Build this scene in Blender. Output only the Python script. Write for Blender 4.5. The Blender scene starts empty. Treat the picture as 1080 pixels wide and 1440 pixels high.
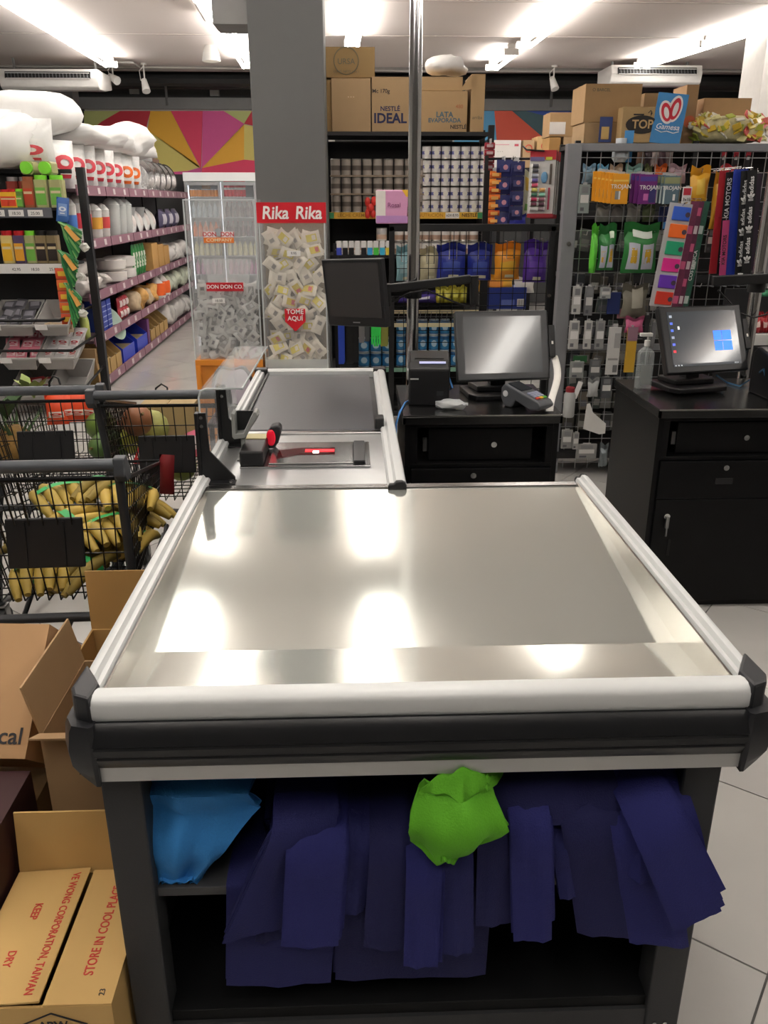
import bpy, bmesh, math, random
from math import pi, sin, cos, radians as R
from mathutils import Vector as V, Matrix, Euler
SC = bpy.context.scene
COL = SC.collection
rnd = random.Random(7)

# ---------------------------------------------------------------- camera
FPX, PITCH, YAW, CZ = 1160.0, R(20.6), R(2.1), 1.57      # focal length in pixels of the 1080x1440 frame
cam_d = bpy.data.cameras.new('camera')
cam_d.sensor_fit = 'VERTICAL'; cam_d.sensor_height = 24.0; cam_d.lens = 24.0 * FPX / 1440.0
cam_d.clip_start = 0.02; cam_d.clip_end = 100
cam = bpy.data.objects.new('camera', cam_d); COL.objects.link(cam)
cam.location = (0, 0, CZ); cam.rotation_euler = (pi/2 - PITCH, 0, -YAW)
SC.camera = cam
# ---------------------------------------------------------------- world, exposure
wd = bpy.data.worlds.new('world'); SC.world = wd; wd.use_nodes = True
wd.node_tree.nodes['Background'].inputs[0].default_value = (1, .97, .93, 1)
wd.node_tree.nodes['Background'].inputs[1].default_value = 0.05
SC.view_settings.view_transform = 'Standard'; SC.view_settings.look = 'None'
SC.view_settings.gamma = 1; SC.view_settings.use_curve_mapping = False
SC.view_settings.exposure = 0.0
LAMP = 21.5          # emission of the ceiling tubes
try:
    SC.cycles.max_bounces = 8; SC.cycles.diffuse_bounces = 4; SC.cycles.glossy_bounces = 4
    SC.cycles.transparent_max_bounces = 24; SC.cycles.caustics_refractive = False; SC.cycles.caustics_reflective = False
    SC.cycles.sample_clamp_indirect = 6; SC.cycles.use_denoising = True
except Exception: pass

# ---------------------------------------------------------------- helpers
_cp, _sp, _cy, _sy = cos(PITCH), sin(PITCH), cos(YAW), sin(YAW)
_fw = V((_sy*_cp, _cy*_cp, -_sp)); _rt = V((_cy, -_sy, 0)); _up = _rt.cross(_fw)
def at(x, y, X=None, Y=None, Z=None):
    d = _fw + _rt*((x-540)/FPX) + _up*((720-y)/FPX)
    t = (Z-CZ)/d.z if Z is not None else (Y/d.y if Y is not None else X/d.x)
    return V((0, 0, CZ)) + d*t

def lin(c):
    if isinstance(c, str): c = tuple(int(c[i:i+2], 16)/255 for i in (0, 2, 4))
    return tuple((u/12.92 if u <= .04045 else ((u+.055)/1.055)**2.4) for u in c) + (1,)
_M = {}
def P(col, rough=.5, metal=0, var=.08, scale=14, bump=0, trans=0, alpha=1, emit=0, coat=0, aniso=0, stretch=None, spec=.5, ior=1.45, sss=0):
    key = (col, rough, metal, var, scale, bump, trans, alpha, emit, coat, aniso, stretch, spec)
    if key in _M: return _M[key]
    m = bpy.data.materials.new('mat_%d' % len(_M)); m.use_nodes = True
    nt = m.node_tree; b = nt.nodes['Principled BSDF']; L = nt.links
    c = lin(col); I = b.inputs
    I['Base Color'].default_value = c; I['Roughness'].default_value = rough; I['Metallic'].default_value = metal
    I['Specular IOR Level'].default_value = spec; I['IOR'].default_value = ior
    if trans: I['Transmission Weight'].default_value = trans
    if alpha < 1: I['Alpha'].default_value = alpha
    if coat: I['Coat Weight'].default_value = coat; I['Coat Roughness'].default_value = .08
    if emit: I['Emission Color'].default_value = c; I['Emission Strength'].default_value = emit
    if aniso:
        I['Anisotropic'].default_value = aniso; tg = nt.nodes.new('ShaderNodeTangent'); tg.direction_type = 'UV_MAP'; L.new(tg.outputs[0], I['Tangent']); m['uv'] = 1
    if var or bump:
        tc = nt.nodes.new('ShaderNodeTexCoord'); mp = nt.nodes.new('ShaderNodeMapping'); nz = nt.nodes.new('ShaderNodeTexNoise')
        if stretch: mp.inputs['Scale'].default_value = stretch
        nz.inputs['Scale'].default_value = scale; nz.inputs['Detail'].default_value = 3
        L.new(tc.outputs['Object'], mp.inputs[0]); L.new(mp.outputs[0], nz.inputs[0])
        if var:
            mx = nt.nodes.new('ShaderNodeMix'); mx.data_type = 'RGBA'
            mx.inputs[6].default_value = tuple(max(0, u*(1-var)) for u in c[:3])+(1,); mx.inputs[7].default_value = tuple(min(1, u*(1+var)) for u in c[:3])+(1,)
            L.new(nz.outputs[0], mx.inputs[0]); L.new(mx.outputs[2], I['Base Color'])
        if bump:
            bp = nt.nodes.new('ShaderNodeBump'); bp.inputs['Strength'].default_value = bump; bp.inputs['Distance'].default_value = .01
            L.new(nz.outputs[0], bp.inputs['Height']); L.new(bp.outputs[0], I['Normal'])
    _M[key] = m; return m

class MB:
    """collects shapes; build with obj()"""
    def __init__(s, T=None): s.v = []; s.f = []; s.m = []; s.mi = 0; s.T = T
    def add(s, vs, fs, mi=None):
        b = len(s.v)
        s.v += [tuple(s.T @ V(p)) for p in vs] if s.T else [tuple(p) for p in vs]
        s.f += [tuple(i+b for i in f) for f in fs]; s.m += [s.mi if mi is None else mi]*len(fs); return s
    def box(s, x0, x1, y0, y1, z0, z1, mi=None):
        return s.add([(x0,y0,z0),(x1,y0,z0),(x1,y1,z0),(x0,y1,z0),(x0,y0,z1),(x1,y0,z1),(x1,y1,z1),(x0,y1,z1)],
                     [(0,3,2,1),(4,5,6,7),(0,1,5,4),(1,2,6,5),(2,3,7,6),(3,0,4,7)], mi)
    def obox(s, c, d, rot=(0,0,0), mi=None):
        m = Matrix.Translation(c) @ Euler(rot).to_matrix().to_4x4(); x, y, z = d[0]/2, d[1]/2, d[2]/2
        vs = [m @ V(p) for p in ((-x,-y,-z),(x,-y,-z),(x,y,-z),(-x,y,-z),(-x,-y,z),(x,-y,z),(x,y,z),(-x,y,z))]
        return s.add(vs, [(0,3,2,1),(4,5,6,7),(0,1,5,4),(1,2,6,5),(2,3,7,6),(3,0,4,7)], mi)
    def loft(s, rings, close=True, cap=True, mi=None):
        n = len(rings[0]); vs = [p for r in rings for p in r]; fs = []
        for i in range(len(rings)-1):
            for j in range(n if close else n-1):
                k = (j+1) % n; fs.append((i*n+j, i*n+k, (i+1)*n+k, (i+1)*n+j))
        if cap and close: fs.append(tuple(range(n-1, -1, -1))); fs.append(tuple((len(rings)-1)*n+j for j in range(n)))
        return s.add(vs, fs, mi)
    def tube(s, pts, r, n=6, cap=True, mi=None):
        pts = [V(p) for p in pts]; rings = []; u = None
        for i, p in enumerate(pts):
            t = (pts[min(i+1, len(pts)-1)] - pts[max(i-1, 0)]).normalized()
            if u is None: u = t.orthogonal().normalized()
            u = (u - t*u.dot(t)); u = u.normalized() if u.length > 1e-6 else t.orthogonal().normalized()
            w = t.cross(u); rr = r[i] if isinstance(r, (list, tuple)) else r
            rings.append([p + (u*cos(2*pi*k/n) + w*sin(2*pi*k/n))*rr for k in range(n)])
        return s.loft(rings, True, cap, mi)
    def cyl(s, p0, p1, r0, r1=None, n=12, mi=None): return s.tube([p0, p1], [r0, r0 if r1 is None else r1], n, True, mi)
    def lathe(s, prof, n=16, c=(0,0,0), mi=None, mis=None):
        c = V(c)
        rings = [[c + V((r*cos(2*pi*k/n), r*sin(2*pi*k/n), z)) for k in range(n)] for r, z in prof]
        if mis is None: return s.loft(rings, True, True, mi)
        for i in range(len(rings)-1): s.loft(rings[i:i+2], True, False, mis[i])
        s.add(rings[0], [tuple(range(n-1, -1, -1))], mis[0]); s.add(rings[-1], [tuple(range(n))], mis[-1]); return s
    def prism(s, poly, ax, a, b, mi=None):
        f = {'x': lambda p, t: (t, p[0], p[1]), 'y': lambda p, t: (p[0], t, p[1]), 'z': lambda p, t: (p[0], p[1], t)}[ax]
        return s.loft([[f(p, a) for p in poly], [f(p, b) for p in poly]], True, True, mi)
    def grid(s, fn, nu, nv, mi=None, closeu=False):
        vs = [fn(i/nu, j/nv) for j in range(nv+1) for i in range(nu if closeu else nu+1)]; w = nu if closeu else nu+1
        fs = [(j*w+i, j*w+(i+1) % w, (j+1)*w+(i+1) % w, (j+1)*w+i) for j in range(nv) for i in range(nu)]
        return s.add(vs, fs, mi)
    def ball(s, c, r, n=10, m=6, mi=None, jit=0, seed=0):
        c = V(c); r = V(r if isinstance(r, (tuple, list)) else (r, r, r)); q = random.Random(seed)
        rings = []
        for j in range(1, m):
            a = -pi/2 + pi*j/m
            rings.append([c + V((r.x*cos(a)*cos(2*pi*k/n), r.y*cos(a)*sin(2*pi*k/n), r.z*sin(a)))*1 + V((q.uniform(-jit,jit), q.uniform(-jit,jit), q.uniform(-jit,jit))) for k in range(n)])
        return s.loft(rings, True, True, mi)
    def wire(s, p, q, r=.0025, mi=None): return s.tube([p, q], r, 4, True, mi)

def obj(name, mb, mats, parent=None, smooth=None, bev=0, loc=None, rot=None, seg=2, sub=0):
    me = bpy.data.meshes.new(name); me.from_pydata(mb.v, [], mb.f)
    if not isinstance(mats, (list, tuple)): mats = [mats]
    for m in mats: me.materials.append(m)
    if len(mats) > 1: me.polygons.foreach_set('material_index', mb.m)
    bm = bmesh.new(); bm.from_mesh(me); bmesh.ops.recalc_face_normals(bm, faces=bm.faces); bm.to_mesh(me); bm.free()
    if smooth is not None:
        me.polygons.foreach_set('use_smooth', [True]*len(me.polygons))
        if smooth < 180: me.set_sharp_from_angle(angle=R(smooth))
    if any('uv' in m.keys() for m in mats):
        uv = me.uv_layers.new(name='UVMap'); vs = me.vertices
        for l in me.loops: c = vs[l.vertex_index].co; uv.data[l.index].uv = (c.x, c.y+c.z)
    me.update()
    o = bpy.data.objects.new(name, me); COL.objects.link(o)
    if parent: o.parent = parent
    if loc is not None: o.location = loc
    if rot is not None: o.rotation_euler = rot
    if bev:
        b = o.modifiers.new('bevel', 'BEVEL'); b.width = bev; b.segments = seg; b.limit_method = 'ANGLE'; b.angle_limit = R(40)
    if sub:
        b = o.modifiers.new('sub', 'SUBSURF'); b.levels = b.render_levels = sub
    return o
def tag(o, label, cat, group=None, kind=None):
    if label: o['label'] = label
    if cat: o['category'] = cat
    if group: o['group'] = group
    if kind: o['kind'] = kind
    return o
def thing(name, label, cat, loc=(0,0,0), rz=0, group=None):
    o = bpy.data.objects.new(name, None); COL.objects.link(o); o.empty_display_size = .1
    o.location = loc; o.rotation_euler = (0, 0, rz); return tag(o, label, cat, group)
def dup(src, loc=None, rot=None, label=None, group=None, scale=None):
    r = src.copy(); COL.objects.link(r)
    if loc is not None: r.location = loc
    if rot is not None: r.rotation_euler = rot if isinstance(rot, (tuple, list)) else (0, 0, rot)
    if scale is not None: r.scale = scale if isinstance(scale, (tuple, list)) else (scale,)*3
    if label: r['label'] = label
    if group: r['group'] = group
    for ch in list(src.children):
        c = ch.copy(); COL.objects.link(c); c.parent = r
        for g in list(ch.children): d = g.copy(); COL.objects.link(d); d.parent = c
    return r
def struct(name, mb, mats, parent=None, **k):
    o = obj(name, mb, mats, parent, **k)
    if not parent: o['kind'] = 'structure'
    return o
def text(name, s, size, loc, rot, mat, parent, bold=0, ext=.0004, shear=0, align='CENTER', sx=1):
    cu = bpy.data.curves.new(name, 'FONT'); cu.body = s; cu.size = size; cu.extrude = ext; cu.offset = bold*size; cu.shear = shear
    cu.align_x = align; cu.align_y = 'CENTER'; cu.resolution_u = 3; cu.materials.append(mat)
    tmp = bpy.data.objects.new(name, cu); COL.objects.link(tmp)
    me = bpy.data.meshes.new_from_object(tmp); bpy.data.objects.remove(tmp); bpy.data.curves.remove(cu)
    o = bpy.data.objects.new(name, me); COL.objects.link(o); o.parent = parent; o.location = loc; o.rotation_euler = rot; o.scale = (sx, 1, 1)
    return o
FRONT = (pi/2, 0, 0)        # lettering that reads from -Y

# ---------------------------------------------------------------- common materials
BLACK = P('161617', .45); BLACKM = P('121213', .55); CHAR = P('2c2d2f', .5, bump=.05, scale=200)
STEEL = P('c9c6c1', .3, 1, var=.03, aniso=.6, scale=3, stretch=(60,1,1))
ALU = P('d9dadb', .38, .85, var=.02); CHROME = P('d8d8d8', .12, 1, var=.02)
GREYP = P('77787a', .45); WHITE = P('e8e6e2', .5); PAPER = P('efece6', .6)
CARD = P('a48560', .8, var=.06, scale=8, bump=.05); CARD2 = P('b0966e', .8, var=.06, scale=8); CARD3 = P('90744f', .8, var=.06, scale=8)
GLASS = P('f4f8f8', .04, 0, var=0, alpha=.24, spec=.7); CLEARP = P('eef2f2', .1, 0, var=0, alpha=.28, spec=.6)
INKK = P('25252a', .6); INKR = P('c2382c', .6); RED = P('c4202e', .45); GREYL = P('b9b8b5', .5)

# ---------------------------------------------------------------- structure: room
XL, XR, YB, YF, ZC, YC = -7.2, 7.4, 14.2, -4.0, 3.28, 12.6
TILE = [P('bfbdb8', .13, 0, var=.14, scale=2.6, spec=.5), P('b9b7b3', .14, 0, var=.16, scale=2, spec=.5)]
fl = struct('floor', MB().box(XL, XR, YF, YB, -.12, -.006), P('5b5a58', .7))
TS = .6
tmesh = []
for k in range(2):
    t0 = obj('tile', MB().box(-TS/2+.0025, TS/2-.0025, -TS/2+.0025, TS/2-.0025, -.006, 0), TILE[k], fl); tmesh.append(t0)
TC = at(1080, 1371, Z=0); TA = R(-38)      # a grout corner seen at the lower right, and the way the joints run
tdone = 0
for i in range(-26, 27):
    for j in range(-26, 27):
        a, b = (i+.5)*TS, (j+.5)*TS
        x, y = TC.x + a*cos(TA) - b*sin(TA), TC.y + a*sin(TA) + b*cos(TA)
        if XL+.5 < x < XR-.5 and .1 < y < YB-.5 and abs(x) < 1.4 + y*.37:
            if tdone < 2: o = tmesh[tdone]
            else: o = tmesh[tdone % 2].copy(); COL.objects.link(o); o.parent = fl
            o.location = (x, y, 0); o.rotation_euler = (0, 0, TA + rnd.choice((0, pi/2, pi, -pi/2))); tdone += 1
CEIL = P('e9dfda', .8, var=.03, scale=1.2)
cl = struct('ceiling', MB().box(XL, XR, YF, YC, ZC, ZC+.12), CEIL)
obj('seam_strip', MB().box(XL, XR, 10.3, 10.34, ZC-.006, ZC), P('d6ccc7', .8), cl)
obj('seam_strip', MB().box(XL, XR, 8.6, 8.64, ZC-.006, ZC), P('d6ccc7', .8), cl)
obj('edge_trim', MB().box(XL, XR, YC-.02, YC+.1, ZC-.05, ZC+.16), P('8b8784', .6), cl)
DKC = P('232425', .8)
struct('trim_1', MB().box(XL, XR, YC+.1, YB+.1, 4.0, 4.1), DKC)['label'] = 'dark open ceiling void behind the lowered white ceiling'
struct('wall_back', MB().box(XL, XR, YB, YB+.15, -.02, 4.0), P('4a4b4c', .8))
struct('wall_left', MB().box(XL-.15, XL, YF, YB+.15, -.02, 4.0), P('b9b6b1', .8))
struct('wall_right', MB().box(XR, XR+.15, YF, YB+.15, -.02, 4.0), P('b9b6b1', .8))
struct('wall_front', MB().box(XL, XR, YF-.15, YF, -.02, 4.0), P('77746f', .8))
struct('trim_2', MB().box(XL, XR, YB-.1, YB, 2.9, 3.06), P('8f9091', .6))['label'] = 'grey band along the wall above the murals'
# pipes and ducts in the dark void
for k, (y, z, r) in enumerate(((12.95, 3.34, .07), (13.3, 3.22, .1), (13.7, 3.42, .06), (13.05, 3.6, .12), (13.9, 3.2, .05))):
    tag(obj('ceiling_pipe', MB().cyl((XL, y, z), (XR, y, z), r, n=10), P('2f3031', .6)),
        ['thin dark pipe nearest the ceiling edge', 'thick dark duct pipe lowest in the ceiling void', 'slim dark pipe high against the back wall',
         'fat black duct highest in the ceiling void', 'narrow black conduit right above the mural'][k], 'pipe')
tag(obj('conduit', MB().tube([(XL, YC-.12, ZC-.03), (-2.6, YC-.12, ZC-.03), (1, YC-.12, ZC-.06), (XR, YC-.12, ZC-.03)], .012, 6), P('b5b2ae', .5)),
    'thin grey conduit running along the ceiling edge', 'conduit')
for k in range(6):
    x = -4.6+k*1.9
    tag(obj('pipe_hanger', MB().cyl((x, 13.6, 2.9), (x, 13.6, 4.0), .02, n=6), P('6b6b6b', .6)), 'thin grey hanger rod, %s from the left in the dark void above the mural' % 'first second third fourth fifth sixth'.split()[k], 'rod', 'hanger rods')

# murals: painted wedge panels
def pale(c): return ''.join('%02x' % min(255, int(int(c[i:i+2], 16)*1.08)) for i in (0, 2, 4))
def mural(name, label, polys, x0, x1, z0, z1, y, fr):
    t = thing(name, label, 'mural', ((x0+x1)/2, y, z0))
    for pl, c in polys:
        m = MB(); m.prism([((u-.5)*(x1-x0), w*(z1-z0)) for u, w in pl], 'y', 0, -.015)
        obj('colour_panel', m, P(pale(c), .55, var=.02), t)
    m = MB(); w = x1-x0; h = z1-z0
    m.box(-w/2, w/2, .0, .06, 0, h); obj('backing_board', m, P('d8d6d2', .5), t)
XM0, XM1 = -4.08, -.25
A = lambda px, py: ((at(px, py, Y=14.05).x-XM0)/(XM1-XM0), min(1, max(0, (at(px, py, Y=14.05).z-1.98)/(2.9-1.98))))
def tri(*p): return [A(*q) for q in p]
MG, MR, MDR, MY, MLY, MPK = 'c4cc86', 'e0456a', 'c23848', 'f4b440', 'e0d27a', 'd75c9a'
mural('wall_mural', 'geometric mural of red, pink and yellow wedges above the coolers', [
    (tri((115,155),(166,155),(140,170),(115,190)), MG), (tri((115,190),(140,170),(166,155),(209,155),(205,170),(190,245),(115,245)), MDR),
    (tri((209,155),(238,155),(280,237),(205,182)), MY), (tri((205,182),(280,234),(262,240),(190,245)), MLY), (tri((238,155),(283,155),(281,237)), MR),
    (tri((283,155),(313,155),(342,173),(282,236)), MPK), (tri((313,155),(353,155),(342,173)), MG), (tri((353,155),(400,155),(460,200),(342,173)), MDR),
    (tri((282,236),(342,174),(342,224)), MY), (tri((342,174),(460,200),(460,235),(342,224)), MLY), (tri((282,236),(342,224),(460,235),(460,246),(282,246)), MR),
    (tri((262,240),(281,235),(282,246),(190,246)), MPK)], XM0, XM1, 1.98, 2.9, YB-.02, 0)
XM0, XM1 = 1.6, 6.2
mural('wall_mural', 'geometric mural of coral, blue and teal wedges behind the stacked cartons', [
    (tri((640,152),(697,152),(700,196),(640,246)), '5fa3cf'), (tri((697,152),(722,152),(770,196),(760,246),(640,246),(700,196)), 'd85f4c'),
    (tri((722,152),(742,152),(800,170),(790,246),(770,196)), '4f6a72'), (tri((742,152),(860,152),(800,170)), '3f58a8'),
    (tri((860,152),(960,152),(1060,246),(790,246),(800,170)), 'c24a8a'), (tri((960,152),(1080,152),(1080,246),(1060,246)), 'e0a63a')], XM0, XM1, 1.98, 2.9, YB-.02, 0)

# columns
cm = MB(); cm.box(-.64, -.165, 5.95, 6.42, 0, ZC)
col = struct('wall_column', cm, P('636463', .6, var=.03), bev=.008); col['label'] = 'square grey concrete column behind the candy dispensers'
m = MB(); m.box(-.86, -.64, 5.98, 6.3, 2.62, 2.76); obj('bracket_box', m, P('8a8988', .6), col)
q = at(1070, 120, Y=9.0)
cm = MB(); cm.box(q.x, q.x+.5, 9.0, 9.5, 0, ZC); struct('wall_column', cm, P('e2dfda', .6), bev=.008)['label'] = 'white square column at the far right of the store'

# ceiling tube lights: rows run down the store
def tube_light(x, y, label, length=1.5, yaw=0, n=1):
    t = thing('ceiling_light', label, 'light', (x, y, ZC), yaw, 'ceiling tube lights')
    m = MB(); m.box(-.045, .045, -length/2, length/2, -.05, -.001); obj('housing', m, P('dedbd7', .5), t, bev=.004)
    for dx in (-.06, .06):
        m = MB(); m.cyl((dx, -length/2+.012, -.10), (dx, length/2-.012, -.10), .022, n=8)
        obj('tube', m, P('fffaf3', .4, emit=LAMP, var=0), t, smooth=60)
    for s_ in (-1, 1):
        m = MB(); m.box(-.085, .085, s_*(length/2-.012), s_*length/2, -.118, -.05); obj('end_cap', m, P('efece8', .5), t)
    return t
ORD = 'first second third fourth fifth sixth seventh eighth ninth'.split()
ROWS = [((155, 86), -1.5, 1), ((349, 88), -1.5, 1), ((495, 56), -1.5, 1), ((738, 58), -1.5, 1), ((900, 88), -1.5, 1)]
for k, (e, yw, n) in enumerate(ROWS):
    p = at(e[0], e[1], Z=ZC-.05)
    if k == 4: d = V((R(9.0), 0)) ; dx = .16
    else: dx = .026
    names = ['first', 'second', 'third', 'fourth', 'fifth']
    j = 0; y = p.y-.76
    while y > -1.0:
        if k != 3 or y > 7.6 or y < 3:
            x = p.x + dx*(p.y-y)*(1 if k != 4 else 1)
            if k == 4 and y < 6: x = p.x + dx*(p.y-6)
            tube_light(x, y, 'white ceiling tube light, %s from far end of %s row from left' % (ORD[j], names[k]), 1.55, -math.atan(-dx) if not (k == 4 and y < 6) else 0)
        j += 1; y -= 1.56 if y > 6.5 else 2.3
p = at(705, 80, Z=ZC-.05); tube_light(p.x, p.y-.0, 'short white ceiling tube light beyond the end of the fourth row', 1.2, .03)
# ================================================================ the packing counter
SST = P('e4e7e0', .11, .75, var=.02, aniso=.5, scale=2.0, bump=.035)
SSF = P('bdb9b3', .2, 1, var=.03, scale=2.5, bump=.05)
RAILM = P('dcdedd', .4, .15, var=0); BUMP = P('1c1d1f', .33, bump=.03, scale=60)
ct = thing('packing_counter', 'steel packing counter with silver rim, black bumper and open shelf of bags', 'counter', (.1, 1.6, 0))
def ctp(name, mb, mats, **k):
    o = obj(name, mb, mats, ct, **k); o.location = (-.1, -1.6, 0); return o
XA, XB, YA, YE = -.43, .632, 1.065, 2.07
m = MB()   # tray floor: front strip, fold, long plate rising to the back
zf, zb = .806, .858
m.add([(XA+.03, 1.10, zf+.018), (XB-.03, 1.10, zf+.018), (XB-.03, 1.325, zf), (XA+.03, 1.325, zf)], [(0,1,2,3)])
m.add([(XA+.03, 1.325, zf), (XB-.03, 1.325, zf), (XB-.03, YE, zb), (XA+.03, YE, zb)], [(0,1,2,3)])
m.add([(XA+.03, 1.10, zf-.03), (XB-.03, 1.10, zf-.03), (XB-.03, YE, zb-.03), (XA+.03, YE, zb-.03)], [(3,2,1,0)])
ctp('tray_floor', m, SST)
m = MB(); m.box(XA+.03, XB-.03, YE, YE+.03, zb-.05, zb+.004); ctp('back_edge', m, P('8f8e8c', .25, 1, aniso=.5), bev=.002)
for x in (XA+.040, XB-.040):
    s = 1 if x < 0 else -1
    m = MB(); m.prism([(1.09, zf-.02), (YE, zb-.02), (YE, .868), (1.09, .868)], 'x', x-.002, x+.002); ctp('side_wall', m, SSF)
m = MB(); m.box(XA+.03, XB-.03, 1.088, 1.094, zf-.02, .865); ctp('front_wall', m, SSF)
# rims: rounded extruded profile
def rim_prof(w):   # across (u from outside 0 to inside w), z
    return [(0, .835), (0, .868), (.004, .876), (.012, .880), (w*.55, .880), (w*.62, .876), (w*.68, .872), (w*.9, .872), (w, .866), (w, .835)]
m = MB(); m.prism([(XA+u, z) for u, z in rim_prof(.036)], 'y', 1.10, 2.10); ctp('side_rim', m, RAILM, smooth=35)
m = MB(); m.prism([(XB-u, z) for u, z in rim_prof(.036)], 'y', 1.10, 2.10); ctp('side_rim', m, RAILM, smooth=35)
fp = [(1.100, .836), (1.100, .872), (1.094, .879), (1.084, .881), (1.072, .880), (1.064, .875), (1.060, .867), (1.060, .846), (1.064, .838)]
m = MB(); m.prism(fp, 'x', XA+.03, XB-.03); ctp('front_rim', m, RAILM, smooth=35)
bp = [(1.10, .840), (1.058, .840), (1.052, .834), (1.046, .822), (1.043, .806), (1.045, .804), (1.043, .800), (1.044, .788), (1.046, .786), (1.045, .782), (1.048, .770), (1.052, .764), (1.10, .764)]
m = MB(); m.prism(bp, 'x', XA+.028, XB-.028); ctp('bumper', m, BUMP, smooth=25)
m = MB(); m.prism([(1.10, .766), (1.052, .766), (1.053, .738), (1.060, .734), (1.10, .734)], 'x', XA+.028, XB-.026); ctp('lower_strip', m, P('bcbcba', .4, .5, var=.02))
# black corner caps (rim block and bumper end)
for s, xc in ((1, XA), (-1, XB)):
    m = MB(); m.prism([(xc, 1.16), (xc-s*.004, 1.09), (xc+s*.006, 1.068), (xc+s*.032, 1.056), (xc+s*.036, 1.10), (xc+s*.022, 1.125)], 'z', .836, .884)
    ctp('corner_cap', m, P('26272a', .4), bev=.005)
    rings = []
    for z, g in ((.842, .0), (.832, .004), (.80, .008), (.772, .006), (.752, -.004), (.734, -.016)):
        rings.append([(xc+s*.0-s*g, 1.14, z), (xc-s*(.010+g), 1.11, z), (xc-s*(.010+g), 1.075, z), (xc+s*(.004-g), 1.050-g*.4, z), (xc+s*.03, 1.043-g*.2, z), (xc+s*.036, 1.046, z), (xc+s*.036, 1.14, z)])
    m = MB(); m.loft(rings); ctp('bumper_end', m, P('1e1f22', .38), smooth=30)
for xc, s, y1 in ((XA, 1, 2.10), (XB, -1, 2.10)):   # side bumper strips
    m = MB(); m.prism([(xc-s*.008, .84), (xc-s*.014, .80), (xc-s*.008, .764), (xc+s*.01, .764), (xc+s*.01, .84)], 'y', 1.12, y1-.16); ctp('side_bumper', m, BUMP, smooth=25)
m = MB(); m.prism([(XB-u, z) for u, z in rim_prof(.036)], 'y', 2.10, 2.112); ctp('end_cap', m, BLACK)
# carcass
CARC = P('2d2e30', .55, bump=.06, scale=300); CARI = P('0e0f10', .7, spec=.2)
m = MB(); m.box(-.415, -.35, 1.10, 1.16, .10, .734); ctp('post', m, CARC, bev=.004)
m = MB(); m.box(.533, .597, 1.10, 1.16, .10, .734); ctp('post', m, CARC, bev=.004)
m = MB(); m.box(-.41, -.395, 1.16, 2.0, .06, .734); ctp('side_panel', m, CARC)
m = MB(); m.box(.577, .592, 1.16, 2.0, .06, .734); ctp('side_panel', m, CARC)
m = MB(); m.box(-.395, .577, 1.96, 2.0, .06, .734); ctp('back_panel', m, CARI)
m = MB(); m.box(-.394, .576, 1.118, 1.955, .442, .46); ctp('shelf', m, P('3a3b3d', .5), bev=.002)
m = MB(); m.box(-.394, .576, 1.112, 1.955, .15, .175); ctp('bottom_shelf', m, P('131415', .6, spec=.2), bev=.002)
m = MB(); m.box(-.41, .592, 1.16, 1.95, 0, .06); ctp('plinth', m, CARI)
m = MB(); m.box(-.352, .535, 1.105, 1.13, .10, .15); ctp('kick_board', m, CARC)
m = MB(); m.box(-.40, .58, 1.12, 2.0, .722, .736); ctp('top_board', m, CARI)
m = MB()
for x in (-.385, -.37, .55, .57):
    m.cyl((x, 1.099, .12), (x, 1.096, .12), .004, n=8)
ctp('screws', m, CHROME)['kind'] = 'stuff'

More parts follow.
